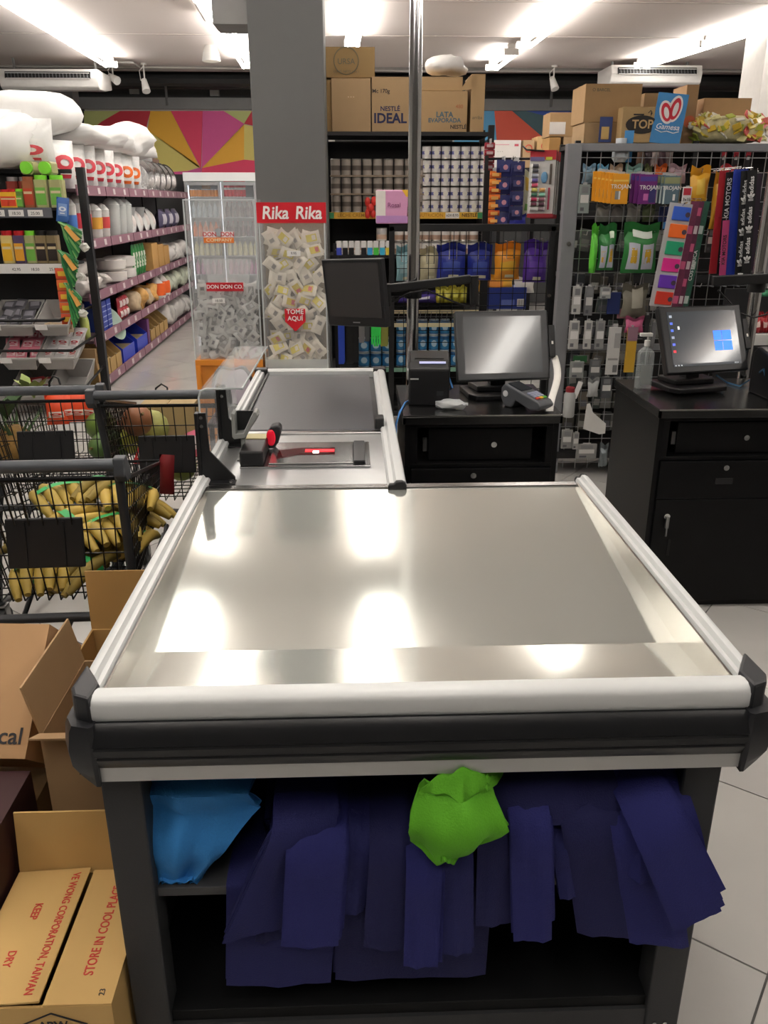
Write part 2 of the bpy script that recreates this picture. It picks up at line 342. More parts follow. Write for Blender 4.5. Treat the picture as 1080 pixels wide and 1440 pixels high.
# ---- folded cloth bags on and over the shelf
NAVY = [P('1d2058', .85, bump=.25, scale=400, var=.12), P('191b4c', .85, bump=.25, scale=400, var=.12), P('222566', .85, bump=.25, scale=400, var=.12)]
def drape(name, path, w, layers, mat, label, cat, group=None, seed=0, crease=.006, ang=0, fan=.0, thick=.0022, bulge=.01, wid=None, gap=.0032, stag=.012, nu=8, sv=None):
    """a stack of folded sheets following path (list of points, middle line)"""
    q = random.Random(seed); path = [V(p) for p in path]
    t = thing(name, label, cat, path[0], 0, group); o0 = path[0]
    n = 18
    def pos(u):
        k = u*(len(path)-1); i = min(int(k), len(path)-2); f = k-i
        p0, p1, p2, p3 = path[max(i-1,0)], path[i], path[i+1], path[min(i+2, len(path)-1)]
        return .5*((2*p1)+(p2-p0)*f+(2*p0-5*p1+4*p2-p3)*f*f+(3*p1-p0-3*p2+p3)*f**3)
    side = V(sv).normalized() if sv else V((cos(ang), sin(ang), 0)); ph = q.uniform(0, 6)
    for L in range(layers):
        ext = 1 - stag*L*(1 if L % 2 else .6) - q.uniform(0, .02)
        sh = q.uniform(-.004, .004) + fan*(L-layers/2)
        def fn(u, v, top):
            p = pos(v*ext); tg = (pos(min(1, v*ext+.03))-pos(max(0, v*ext-.03)))
            tg = tg.normalized() if tg.length > 1e-6 else V((0,-1,0))
            nrm = side.cross(tg)
            if nrm.length < .1: nrm = V((0,0,1))
            nrm.normalize()
            if nrm.y > 0 and abs(nrm.z) < .75: nrm = -nrm
            elif nrm.z < 0 and abs(nrm.z) >= .75: nrm = -nrm
            ww = w*(wid(v) if wid else 1)
            b = bulge*sin(pi*u)*(.5+.5*v) + crease*(sin(u*9+v*4+ph)+.7*sin(u*17-v*6+ph*2))*(.35+v*.65)
            return p + side*((u-.5)*ww + sh*v) + nrm*(L*-gap + b + (thick if top else 0)) - o0
        m = MB(); nv = n
        top = [fn(i/nu, j/nv, 1) for j in range(nv+1) for i in range(nu+1)]; bot = [fn(i/nu, j/nv, 0) for j in range(nv+1) for i in range(nu+1)]
        W = nu+1; N = len(top); fs = []
        for j in range(nv):
            for i in range(nu):
                a = j*W+i; fs.append((a, a+1, a+W+1, a+W)); fs.append((N+a, N+a+W, N+a+W+1, N+a+1))
        ed = [i for i in range(W)] + [j*W+W-1 for j in range(1, nv+1)] + [nv*W+i for i in range(W-2, -1, -1)] + [j*W for j in range(nv-1, 0, -1)]
        for k in range(len(ed)):
            a, b = ed[k], ed[(k+1) % len(ed)]; fs.append((a, N+a, N+b, b))
        m.add(top+bot, fs)
        obj('fabric_fold', m, mat, t, smooth=50)
    return t
ZS = .464; G = 'navy bags piled on the counter shelf'
# long mattress-like pile lying on the shelf behind (three big folded bags)
for k, (x0, w_, z, lab) in enumerate(((-.02, .30, .56, 'tall pile of navy fabric bags filling the left middle of the shelf'), (.22, .28, .575, 'tall pile of navy fabric bags under the green bag'), (.43, .24, .565, 'tall pile of navy fabric bags at the shelf end by the right post'))):
    drape('fabric_bag', [(x0, 1.80, z-.02), (x0, 1.6, z), (x0, 1.42, z+.02), (x0, 1.28, z), (x0, 1.20, z-.03)], w_, 16, NAVY[k], lab, 'bag', None, 20+k, crease=.005, gap=.0065, stag=.004, thick=.005)
ST = [  # top x, y; bottom x, y; width (all in photo pixels at the shelf front); layers; turn; words
    (430, 1165, 362, 1312, 95, 7, .30, 1.085, 'navy bag end fanned out at the far left of the pile'),
    (402, 1200, 386, 1322, 42, 5, .12, 1.100, 'short navy bag end with ragged layered edge, second from left'),
    (446, 1195, 438, 1330, 84, 5, -.02, 1.068, 'broad navy bag end hanging square over the shelf edge'),
    (505, 1190, 492, 1286, 46, 4, .1, 1.090, 'short navy bag end above the empty gap in the pile'),
    (552, 1195, 543, 1334, 62, 4, -.12, 1.072, 'navy bag end hanging beside the empty gap in the pile'),
    (600, 1215, 597, 1362, 52, 4, -.05, 1.048, 'narrow navy bag end hanging lowest, under the green bag'),
    (643, 1200, 645, 1342, 48, 4, .02, 1.055, 'narrow smooth navy bag end right of the lowest one'),
    (705, 1165, 704, 1300, 62, 6, .10, 1.074, 'navy bag end with a thick stack of layered hems'),
    (748, 1160, 752, 1322, 60, 5, -.06, 1.060, 'long pleated navy bag end right of the layered hems'),
    (795, 1180, 806, 1262, 44, 4, .25, 1.078, 'twisted small navy bag end in the middle of the right half'),
    (838, 1160, 862, 1318, 92, 7, -.14, 1.066, 'navy bag end spreading to the right with frilled hem'),
    (905, 1170, 930, 1330, 90, 6, -.15, 1.050, 'broad navy bag end before the right post'),
    (400, 1300, 392, 1384, 150, 4, .0, 1.108, 'folded navy bag showing low behind the others at left'),
    (580, 1310, 578, 1374, 215, 4, .0, 1.110, 'folded navy bag showing low behind the others in the middle')]
for k, (xt, yt, xb, yb, wp, n_, a_, yy, lab) in enumerate(ST):
    A0, B0 = at(xt, yt, Y=yy+.012), at(xb, yb, Y=yy); w_ = at(xt+wp, yt, Y=yy).x-A0.x
    if k > 11: pt = [(A0.x, 1.40, .470), (A0.x, 1.2, .472), (A0.x, 1.125, .470), (A0.x, yy, .44), tuple(B0)]
    else: pt = [(A0.x, 1.38, A0.z+.025), (A0.x, 1.25, A0.z+.03), (A0.x, 1.15, A0.z+.025), tuple(A0), tuple(A0.lerp(B0, .5)), tuple(B0)]
    drape('fabric_bag', pt, w_, n_, NAVY[k % 3], lab, 'bag', None, 50+k, crease=.0022, ang=a_, fan=.002, bulge=.003, gap=.0045, stag=.02)
# bag jutting out to the right past the post
A0, B0 = at(925, 1150, Y=1.045), at(992, 1290, Y=1.02)
drape('fabric_bag', [tuple(A0+V((-.02, .12, .03))), tuple(A0), tuple(A0.lerp(B0, .5)+V((0, -.006, 0))), tuple(B0)], .085, 7, NAVY[2], 'navy bag end sticking out past the right post', 'bag', None, 71, crease=.0015, bulge=.003, fan=.003, gap=.004, stag=.014, sv=(.87, .05, .45))
# loose crumpled navy bag on top at the right
drape('fabric_bag', [(.46, 1.30, .70), (.47, 1.18, .69), (.475, 1.11, .64), (.48, 1.075, .58), (.485, 1.07, .52)], .17, 2, NAVY[2], 'loose crumpled navy bag lying on top by the right post', 'bag', None, 72, crease=.012, ang=-.2, bulge=.02, gap=.006, wid=lambda v: .7+.4*v)
drape('fabric_bag', [(.30, 1.40, .69), (.31, 1.24, .685), (.32, 1.13, .665), (.33, 1.09, .60)], .22, 3, NAVY[1], 'flat navy bag lying on top of the pile beside the green bag', 'bag', None, 73, crease=.006, gap=.006)
# green bag
gb = P('5fae22', .75, bump=.2, scale=300, var=.1)
def bagpts(rows, y):   # rows of (left px, right px, y px) at the shelf front
    c = [at((a+b)/2, v, Y=y) for a, b, v in rows]; ww = [at(b, v, Y=y).x-at(a, v, Y=y).x for a, b, v in rows]; return c, ww
def hangbag(rows, y, back, mat, lab, seed, crease, bulge, ang=0):
    c, ww = bagpts(rows, y); pts = back+[tuple(p+V((0, .012*sin(i*1.7), 0))) for i, p in enumerate(c)]; wl = [ww[0]*1.1]*len(back)+ww; n_ = len(wl)-1; W0 = max(wl)
    def wid(v): k = min(int(v*n_), n_-1); f = v*n_-k; return (wl[k]*(1-f)+wl[k+1]*f)/W0
    drape('fabric_bag', pts, W0, 2, mat, lab, 'bag', None, seed, crease=crease, bulge=bulge, gap=.012, nu=16, wid=wid, ang=ang, stag=.01)
hangbag([(606, 684, 1100), (590, 692, 1116), (576, 704, 1142), (573, 713, 1162), (576, 690, 1184), (592, 655, 1200), (612, 636, 1212)], 1.045, [(.20, 1.30, .68), (.195, 1.20, .69), (.19, 1.12, .70)], gb, 'bright lime green cloth bag hanging over the navy pile', 91, .007, .028)
bb = P('2f7fc4', .75, bump=.2, scale=300, var=.1)
hangbag([(206, 350, 1118), (206, 366, 1140), (206, 340, 1165), (210, 318, 1190), (212, 300, 1215), (216, 286, 1236), (222, 280, 1243)], 1.135, [(-.27, 1.36, .62), (-.27, 1.25, .64), (-.27, 1.17, .655)], bb, 'crumpled light blue cloth bag at the left end of the shelf', 92, .009, .02)

# ================================================================ the checkout belt lane
ln = thing('checkout_lane', 'checkout conveyor lane with dark belt and silver rails', 'checkout', (-.15, 2.9, 0))
def lnp(name, mb, mats, **k):
    o = obj(name, mb, mats, ln, **k); o.location = (.15, -2.9, 0); return o
m = MB(); m.box(-.415, .115, 2.12, 3.68, .08, .80); lnp('body', m, CARC)
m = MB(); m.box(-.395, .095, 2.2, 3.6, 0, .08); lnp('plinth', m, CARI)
m = MB(); m.box(-.395, .105, 2.66, 3.62, .80, .846); lnp('bed', m, P('3c3d3e', .5))
BELT = P('48494d', .42, var=.05, bump=.04, scale=120)
m = MB(); m.prism([(2.668, .846), (2.664, .856), (2.672, .862), (3.60, .862), (3.612, .855), (3.606, .846)], 'x', -.372, .066); lnp('belt', m, BELT, smooth=30)
m = MB(); m.box(-.395, .09, 2.63, 2.66, .80, .861); lnp('belt_lip', m, P('a9a9a8', .3, 1, aniso=.5), bev=.003)
m = MB(); m.box(-.395, .09, 2.10, 2.63, .80, .855); lnp('scanner_deck', m, P('cfd0d0', .3, .8))
m = MB(); m.prism([(XA+u, z) for u, z in rim_prof(.038)], 'y', 2.10, 3.66); lnp('side_rail', m, RAILM, smooth=35)
m = MB(); m.prism([(XA+.05, .84), (XA+.05, .87), (XA+.058, .87), (XA+.058, .84)], 'y', 2.65, 3.64); lnp('rail_seal', m, BLACK)
m = MB(); m.prism([(.136-u, z) for u, z in rim_prof(.05)], 'y', 2.075, 3.66); lnp('side_rail', m, RAILM, smooth=35)
m = MB(); m.prism([(.136-u, z) for u, z in rim_prof(.05)], 'y', 2.06, 2.075); lnp('rail_end', m, BLACK, bev=.004)
m = MB(); m.prism([(3.625, .836), (3.625, .872), (3.633, .88), (3.655, .88), (3.664, .872), (3.664, .836)], 'x', XA+.05, .087); lnp('end_rail', m, RAILM, smooth=35)
for x0, x1 in ((XA-.006, XA+.052), (.085, .142)):
    m = MB(); m.box(x0, x1, 3.62, 3.672, .82, .884); lnp('corner_cap', m, BLACK, bev=.006)
m = MB(); m.box(.068, .098, 2.66, 2.72, .862, .90); lnp('belt_sensor', m, BLACK, bev=.005)
m = MB(); m.box(.116, .135, 2.14, 3.66, .78, .836); lnp('side_bumper', m, BUMP, bev=.004)
m = MB(); m.box(-.43, -.416, 2.28, 3.66, .76, .836); lnp('side_bumper', m, BUMP, bev=.004)

# bioptic scanner set in the deck
sc = thing('barcode_scanner', 'flatbed barcode scanner with glowing red window and upright head', 'scanner', (-.12, 2.4, .855))
m = MB(); m.box(-.21, .165, -.135, .12, 0, .006); obj('frame', m, P('9a9b9c', .2, .95), sc, bev=.002)
m = MB(); m.box(-.13, .115, -.115, .10, .006, .010); obj('platter', m, P('c5c6c6', .2, .9), sc, bev=.002)
m = MB(); m.box(.116, .150, -.115, .10, .006, .016); obj('platter_grip', m, P('1a1b1d', .4), sc, bev=.003)
m = MB(); m.prism([(-.11, .01), (-.045, .035), (.06, .035), (.06, -.03), (-.045, -.03), (-.11, -.07)], 'z', .0102, .0125); obj('scan_window', m, P('5a1216', .08, .0, coat=1), sc)
m = MB(); m.box(-.03, .058, -.012, .016, .0128, .0134); obj('laser_glow', m, P('e0202c', .3, emit=1.2, var=0), sc)
m = MB(); m.box(-.006, .012, -.022, -.006, .0136, .0142); obj('laser_spot', m, P('ffd0c8', .3, emit=7, var=0), sc)
m = MB(); m.box(-.21, -.142, -.13, .06, .006, .05); obj('housing', m, P('131315', .4), sc, bev=.006)
m = MB(); m.prism([(-.148, .012), (-.125, .012), (-.112, .03), (-.102, .062), (-.102, .078), (-.112, .086), (-.132, .08), (-.146, .06), (-.152, .03)], 'y', .025, .075); obj('head', m, P('2b2c2e', .4), sc, bev=.012, seg=3)
m = MB(); m.ball((-.133, .024, .048), (.014, .006, .026), 14, 8); obj('head_window', m, P('c2182c', .15, emit=.6, var=0), sc, smooth=180)
m = MB(); m.box(-.206, -.146, .0, .055, .05, .0525); obj('label_strip', m, P('d9cfa0', .6), sc)

# card reader on a stalk
cr = thing('card_reader_stand', 'grey curved stalk holding an empty card reader cradle', 'holder', (-.325, 2.36, .856))
cr.scale = (.72, .72, .68)
m = MB()
pth = [(0, 0, 0), (-.004, .0, .05), (-.006, .005, .09), (.010, .01, .125), (.038, .015, .165), (.058, .02, .2)]
rings = []
for i, p in enumerate(pth):
    p = V(p); w_ = (.016, .014, .013, .013, .014, .015)[i]; rings.append([p+V((-w_*.6, -.012, 0)), p+V((w_*.6, -.012, -.004)), p+V((w_*.6, .022, -.004)), p+V((-w_*.6, .022, 0))])
m.loft(rings); obj('stalk', m, P('8b8d8a', .45), cr, bev=.003, smooth=40)
m = MB(); m.prism([(-.045, .105), (-.038, .095), (.008, .10), (.062, .195), (.058, .212), (.046, .214), (.002, .12), (-.03, .118), (-.03, .205), (-.044, .21)], 'y', -.02, .055); obj('cradle', m, P('8f918e', .45), cr, bev=.003)
m = MB(); m.prism([(-.03, .12), (.0, .122), (.04, .205), (-.028, .205)], 'y', .035, .05); obj('cradle_back', m, P('1d1e1f', .5), cr)
m = MB(); m.box(-.03, .03, -.03, .04, -.001, .006); obj('foot', m, P('8b8d8a', .45), cr, bev=.002)
# acrylic guard with black brackets
ag = thing('acrylic_guard', 'clear bent acrylic guard on two black brackets beside the scanner', 'guard', (-.40, 2.4, .86))
rings = []
prof = [(-.028, 0), (-.028, .21), (-.022, .228), (-.006, .236), (.095, .236)]
inn = [(.095, .230), (-.004, .230), (-.017, .223), (-.022, .208), (-.022, 0)]
m = MB(); m.prism(prof+inn, 'y', -.16, .53); obj('acrylic_sheet', m, GLASS, ag, smooth=30)
m = MB(); m.tube([(-.025, -.162, .0), (-.025, -.162, .21), (-.019, -.162, .226), (-.005, -.162, .233), (.095, -.162, .233), (.096, .53, .233)], .003, 6); obj('polished_edge', m, P('e9eeee', .1, alpha=.75, var=0), ag, smooth=60)
for y0, h in ((-.262, .19), (.10, .19)):
    m = MB(); m.prism([(-.012, 0), (.075, 0), (.075, .012), (.012, .085), (.008, h), (-.012, h)], 'y', y0, y0+.008); m.box(-.012, .078, y0-.03, y0+.008, -.001, .004); m.box(-.0215, -.0115, y0-.006, y0+.02, 0, h)
    b = obj('bracket', m, P('101012', .4), ag, bev=.0015)
    m = MB()
    for px, pz in ((-.004, h-.012), (-.004, h-.035)): m.cyl((px, y0-.004, pz), (px, y0+.002, pz), .005, n=8)
    for px in (.0, .066):
        for py in (-.004, -.024): m.cyl((px, y0+py, .004), (px, y0+py, .008), .0045, n=8)
    obj('bolts', m, CHROME, b, smooth=40)['kind'] = 'stuff'
# ================================================================ cashier stands
CABB = P('0b0b0c', .4, bump=.04, scale=150, spec=.22); CABI = P('070707', .6); TOPM = P('4a4a4a', .22, .9, var=.05)
def cabinet(name, label, x, y, w, d, h, keys=False):
    t = thing(name, label, 'cabinet', (x, y, 0))
    m = MB(); m.box(0, .02, .012, d, .03, h-.035); obj('side_panel', m, CABB, t)
    m = MB(); m.box(w-.02, w, .012, d, .03, h-.035); obj('side_panel', m, CABB, t)
    m = MB(); m.box(.02, w-.02, d-.02, d, .03, h-.035); obj('back_panel', m, CABB, t)
    m = MB(); m.box(.01, w-.01, .03, d-.02, 0, .03); obj('plinth', m, CABI, t)
    m = MB(); m.box(-.008, w+.008, -.006, d+.004, h-.006, h); m.box(-.008, w+.008, -.006, .006, h-.034, h-.006); m.box(-.008, .002, -.006, d+.004, h-.034, h-.006); m.box(w-.002, w+.008, -.006, d+.004, h-.034, h-.006)
    o = obj('worktop', m, TOPM, t, bev=.0015)
    m = MB(); m.box(-.008, w+.008, -.0075, -.0055, h-.004, h+.0005); obj('bright_edge', m, P('e8e6e0', .25, 1), t)
    m = MB(); m.box(.02, w-.02, .012, .03, h-.05, h-.035); m.box(.02, .045, .012, .03, h-.19, h-.05); m.box(w-.045, w-.02, .012, .03, h-.19, h-.05); obj('recess_frame', m, CABB, t, bev=.001)
    m = MB(); m.box(.02, w-.02, .012, d-.02, h-.205, h-.19); obj('divider', m, CABB, t, bev=.001)
    dr = obj('drawer', MB().box(.09, w-.09, .045, d-.05, h-.187, h-.062), P('0c0c0d', .4, spec=.25), t, bev=.003)
    m = MB(); m.cyl((w*.52+.04, .045, h-.125), (w*.52+.04, .036, h-.125), .011, n=16); obj('lock', m, CHROME, dr, smooth=40)
    m = MB(); m.box(.07, .085, .045, .06, h-.15, h-.10); obj('drawer_bracket', m, P('3a3a3a', .4), t)
    d1 = obj('drawer', MB().box(.022, w-.022, .0, .03, h-.36, h-.207), CABB, t, bev=.002)
    m = MB(); m.cyl((w*.45+.0, 0, h-.232), (w*.45, -.009, h-.232), .011, n=16); obj('lock', m, CHROME, d1, smooth=40)
    m = MB(); m.box(w*.45-.035, w*.45+.035, -.004, .0, h-.30, h-.275); obj('grip_plate', m, P('1e1e1f', .35), d1, bev=.001)
    d2 = obj('door', MB().box(.022, w-.022, .0, .03, .035, h-.363), CABB, t, bev=.002)
    m = MB(); m.cyl((.07, 0, h-.43), (.07, -.010, h-.43), .012, n=16); obj('lock', m, CHROME, d2, smooth=40)
    if keys:
        m = MB(); m.box(.064, .076, -.022, -.010, h-.475, h-.43); m.box(.068, .074, -.02, -.015, h-.51, h-.47); obj('key', m, P('8a8a8a', .3, .9), d2)
    m = MB(); m.box(.09, .10, -.003, 0, h-.60, h-.53); obj('slot_cover', m, P('060606', .6), d2)
    return t
cabinet('cashier_cabinet', 'black cashier cabinet beside the belt, under the blank touch screen', .186, 2.94, .572, .53, .84)
cabinet('cashier_cabinet', 'black cashier cabinet with keys in its door, under the lit touch screen', 1.155, 3.0, .62, .56, .84, True)

def pos(name, label, loc, rz, on, tilt=-14):
    t = thing(name, label, 'terminal', loc, rz)
    T = Matrix.Translation((0, -.01, .205)) @ Matrix.Rotation(R(tilt), 4, 'X')
    m = MB(T); m.box(-.185, .185, -.012, .022, -.135, .135); o = obj('bezel', m, P('1b1c1e' if on else '343638', .3), t, bev=.006)
    scr = P('4a4e50' if not on else '40464c', .12, 0, var=.02, emit=.14 if not on else .2, coat=.8)
    m = MB(T); m.box(-.155, .155, -.0135, -.011, -.108, .112); s = obj('screen', m, scr, t)
    m = MB(T); m.box(-.12, .12, .022, .055, -.10, .09); obj('rear_housing', m, P('161617', .4), t, bev=.01)
    m = MB(T); m.box(.186, .212, -.012, .03, -.05, .075); rr = obj('swipe_reader', m, BLACK, t, bev=.004)
    m = MB(T); m.box(.196, .203, -.0135, -.012, .0, .012); obj('reader_mark', m, PAPER, rr)
    m = MB(); m.loft([[(-.03, .02, .02), (.03, .02, .02), (.03, .07, .02), (-.03, .07, .02)], [(-.03, .03, .12), (.03, .03, .12), (.03, .06, .13), (-.03, .06, .13)]]); obj('neck', m, P('111112', .4), t)
    m = MB(); m.prism([(-.11, -.06), (.11, -.06), (.13, -.02), (.13, .14), (-.13, .14), (-.13, -.02)], 'z', 0, .022); m.prism([(-.09, .0), (.09, .0), (.10, .12), (-.10, .12)], 'z', .022, .045); obj('base', m, P('141416', .35), t, bev=.005)
    if on:
        def pan(nm, x0, x1, z0, z1, c, e, par=s, yy=-.0142):
            q_ = MB(T); q_.box(x0, x1, yy, yy+.0006, z0, z1); return obj(nm, q_, P(c, .3, emit=e, var=0), par)
        pan('task_bar', -.155, .155, -.108, -.098, '33383e', .4)
        for i_, c in enumerate(('9aa4b0', '4a62c8', '4466d0', '8a94a8', '5a6ae0', 'd83a44')): pan('icon', -.147, -.135, .088-i_*.028, .098-i_*.028, c, .8)
        pan('icon', -.115, -.107, .040, .053, 'dfe3e6', .8)
        for i_ in range(3): pan('icon', -.148+i_*.013, -.142+i_*.013, -.106, -.101, 'dfe3e6', .8)
        for a, b in ((.042, .078), (.081, .122)):
            for c, d in ((-.05, -.012), (-.008, .03)): pan('logo_pane', a, b, c, d, '2f6ff0', 1.6)
        text('clock', '10:24', .009, T @ V((.13, -.0145, -.103)), (pi/2+R(tilt), 0, 0), P('dfe3e6', .4, emit=.5, var=0), s)
    return t
pos('touch_screen_till', 'touch screen till with blank grey screen on the cabinet beside the belt', (.578, 3.23, .84), R(6), False, -20)
pos('touch_screen_till', 'touch screen till showing a desktop with blue window logo, on the cabinet at right', (1.388, 3.28, .852), R(13), True, -25)

def printer(loc, rz, label):
    t = thing('receipt_printer', label, 'printer', loc, rz)
    m = MB(); m.prism([(-.08, 0), (.08, 0), (.08, .165), (.05, .19), (-.055, .165), (-.08, .14)], 'x', -.078, .078); b = obj('body', m, P('151517', .38), t, bev=.008)
    m = MB(); m.obox((0, -.030, .171), (.11, .006, .004), (R(13), 0, 0)); obj('paper_slot', m, P('050505', .6), t)
    m = MB(); m.obox((.012, -.062, .1615), (.10, .012, .003), (R(25), 0, 0)); obj('status_strip', m, P('b8bce8', .3, emit=.25, var=0), t)
    m = MB(); m.box(.03, .055, -.082, -.079, .04, .055); obj('button', m, P('2c2d30', .3), t)
    m = MB(); m.box(-.072, -.04, -.082, -.0795, .1, .105); obj('nameplate', m, GREYL, t)
    return t
printer((.290, 3.17, .84), R(-4), 'black receipt printer with lit strip, left of the blank touch screen')
printer((1.70, 3.22, .84), R(4), 'black receipt printer at the frame edge, right of the lit touch screen')
tag(obj('network_cable', MB().tube([at(628, 520, Y=3.22), at(636, 545, Y=3.12), at(622, 556, Z=.846), at(590, 557, Z=.846), at(570, 566, Z=.846), at(562, 580, Z=.842), at(557, 596, Y=2.94), at(556, 640, Y=2.97)], .0038, 6), P('3c78b8', .5), smooth=60),
    'blue network cable curling from the receipt printer over the cabinet edge', 'cable')
tag(obj('network_cable', MB().tube([at(1008, 528, Y=3.3), at(1022, 538, Z=.845), at(1040, 543, Z=.845), at(1058, 532, Z=.86), at(1074, 519, Y=3.12), at(1077, 545, Z=.846)], .0038, 6), P('4a80a8', .5), smooth=60),
    'blue network cable looping beside the lit touch screen', 'cable')
# card payment terminal
t = thing('card_terminal', 'grey handheld card terminal with coloured keys on the cabinet', 'terminal', (.655, 3.03, .84), R(38))
m = MB(); m.prism([(-.085, .012), (-.04, .006), (.03, .03), (.05, .0), (.085, .0), (.105, .03), (.105, .07), (.088, .088), (-.075, .045), (-.09, .03)], 'x', -.04, .04)
b = obj('body', m, P('4c4e52', .4), t, bev=.006)
T2 = Matrix.Translation((0, .035, .0745)) @ Matrix.Rotation(R(15), 4, 'X')
m = MB(T2); m.box(-.03, .03, -.025, .045, 0, .003); obj('screen', m, P('22262a', .15), t)
T3 = Matrix.Translation((0, -.035, .0565)) @ Matrix.Rotation(R(14.5), 4, 'X')
for r_ in range(4):
    for c_ in range(3):
        cc = '8f94a8' if r_ else ('c8463a', 'e0b23a', '5fae4a')[c_]
        m = MB(T3); m.box(-.027+c_*.019, -.011+c_*.019, -.03+r_*.014, -.019+r_*.014, 0, .0045); obj('key', m, P(cc, .4), t)
m = MB(); m.cyl((.042, .08, .05), (-.042, .08, .05), .012, n=12); obj('side_mark', m, P('c9cacc', .4), t)
# wrapped roll in clear plastic
t = thing('plastic_pouch', 'crumpled clear plastic pouch lying before the blank touch screen', 'pouch', (.365, 3.03, .842), R(-8))
m = MB(); m.ball((0, 0, .017), (.062, .026, .017), 16, 8, jit=.005, seed=4); obj('film', m, P('dfe3e4', .12, alpha=.55, bump=.5, scale=60), t, smooth=60)
m = MB(); m.cyl((-.042, 0, .014), (.042, .004, .014), .011, n=10); obj('contents', m, WHITE, t, smooth=40)
# paper slip
p0, p1 = at(779, 500, Y=3.25), at(777, 578, Z=.846)
m = MB(); m.grid(lambda u, v: (p0.lerp(p1, v) + V((.028*(u-.5) + .012*sin(v*5), -.02*sin(v*3), .0))), 3, 12)
tag(obj('receipt_paper', m, PAPER, smooth=60), 'narrow white paper strip curling down beside the blank touch screen', 'paper')
o = bpy.data.objects['receipt_paper']; sm = o.modifiers.new('thick', 'SOLIDIFY'); sm.thickness = .0008
# hand sanitizer pump bottle
t = thing('pump_bottle', 'clear square pump bottle of hand gel on the right cabinet', 'bottle', (1.205, 3.37, .84))
m = MB(); m.box(-.03, .03, -.022, .022, 0, .15); m.loft([[(-.03, -.022, .15), (.03, -.022, .15), (.03, .022, .15), (-.03, .022, .15)], [(-.01, -.01, .175), (.01, -.01, .175), (.01, .01, .175), (-.01, .01, .175)]]); obj('bottle_body', m, P('dfe6e4', .08, alpha=.3, var=0), t, bev=.004)
m = MB(); m.box(-.022, .022, -.0232, -.0225, .02, .10); obj('label', m, P('b7bcb8', .5, alpha=.7), t)
m = MB(); m.cyl((0, 0, .175), (0, 0, .20), .012, n=12); m.cyl((0, 0, .20), (0, 0, .215), .004, n=8); m.obox((-.008, 0, .222), (.05, .018, .014)); obj('pump', m, WHITE, t, bev=.002)
m = MB(); m.cyl((0, 0, .02), (0, 0, .175), .003, n=6); obj('dip_tube', m, P('d0d4d2', .3, alpha=.6), t)

# ---------------------------------------------------------------- steel poles with monitor arms
def pole(x, y, label):
    t = thing('steel_pole', label, 'pole', (x, y, 0))
    m = MB(); m.cyl((0, 0, 0.012), (0, 0, ZC), .025, n=24); obj('tube', m, CHROME, t, smooth=40)
    m = MB(); m.lathe([(.07, 0), (.07, .008), (.03, .014), (.03, .03)], 20); obj('floor_flange', m, CHROME, t, smooth=40)
    return t
pole(.250, 3.53, 'shiny steel pole from floor to ceiling behind the receipt printer')
q = at(1060, 430, Y=3.62); pole(q.x, 3.62, 'shiny steel pole at the right behind the lit touch screen')
t = thing('monitor_arm', 'black folding monitor arm clamped to the steel pole by the belt', 'arm', (.250, 3.53, 1.23))
w = lambda px, py, y: at(px, py, Y=y) - V((.250, 3.53, 1.23))
m = MB(); m.cyl((0, 0, -.035), (0, 0, .035), .036, n=16); obj('clamp', m, BLACK, t, smooth=40)
a0, a1 = w(548, 405, 3.47), w(662, 392, 3.47)
m = MB(); m.obox((a0+a1)/2, ((a1-a0).length, .03, .032), (0, -math.atan2((a1-a0).z, (a1-a0).x), 0)); obj('bar', m, BLACK, t, bev=.004)
a2, a3 = w(667, 388, 3.47), w(667, 428, 3.47)
m = MB(); m.cyl(a2, a3, .018, n=12); obj('pivot', m, BLACK, t, smooth=40)
m = MB(); m.tube([w(551, 425, 3.47), w(575, 412, 3.46), w(600, 408, 3.45), w(640, 425, 3.45), w(660, 432, 3.45)], .004, 6); obj('arm_cable', m, BLACK, t)
m = MB(); m.obox(w(547, 415, 3.47), (.018, .03, .09)); obj('mount_plate', m, BLACK, t, bev=.003)
# customer monitor, turned to the left
t = thing('customer_monitor', 'dark customer monitor on an arm, turned away to the left', 'monitor', (.01, 3.49, 1.22), R(-38))
m = MB(); m.cyl((0, .05, 0), (.0, .12, 0), .02, n=12); m.obox((.08, .11, -.0), (.2, .03, .03), (0, 0, R(25))); obj('arm_joint', m, BLACK, t, bev=.003)
T = Matrix.Rotation(R(5), 4, 'X') @ Matrix.Rotation(R(-3), 4, 'Y') @ Matrix.Scale(.9, 4)
m = MB(T); m.box(-.17, .17, -.012, .02, -.15, .15); obj('bezel', m, P('232325', .35), t, bev=.004)
m = MB(T); m.box(-.152, .152, -.0145, -.0115, -.108, .135); obj('screen', m, P('3a3838', .25, emit=.06, var=0), t)
m = MB(T); m.box(-.02, .02, -.0132, -.0118, -.134, -.129); obj('nameplate', m, P('8a8a8a', .4), t)
m = MB(T); m.box(-.06, .06, .02, .05, -.06, .06); obj('rear_housing', m, BLACK, t, bev=.006)
a = at(1000, 392, Y=3.56); b = at(1085, 388, Y=3.56)
t = thing('monitor_arm', 'black monitor arm clamped to the right steel pole above the lit touch screen', 'arm', (q.x, 3.62, 1.24))
w = lambda px, py, y: at(px, py, Y=y) - V((q.x, 3.62, 1.24))
m = MB(); m.cyl((0, 0, -.035), (0, 0, .035), .036, n=16); obj('clamp', m, BLACK, t, smooth=40)
a0, a1 = w(1002, 395, 3.56), w(1110, 390, 3.56)
m = MB(); m.obox((a0+a1)/2, ((a1-a0).length, .03, .04), (0, -math.atan2((a1-a0).z, (a1-a0).x), 0)); obj('bar', m, BLACK, t, bev=.004)
m = MB(); m.tube([w(1010, 408, 3.55), w(1040, 440, 3.55), w(1060, 447, 3.55), w(1085, 440, 3.55)], .004, 6); obj('arm_cable', m, BLACK, t)
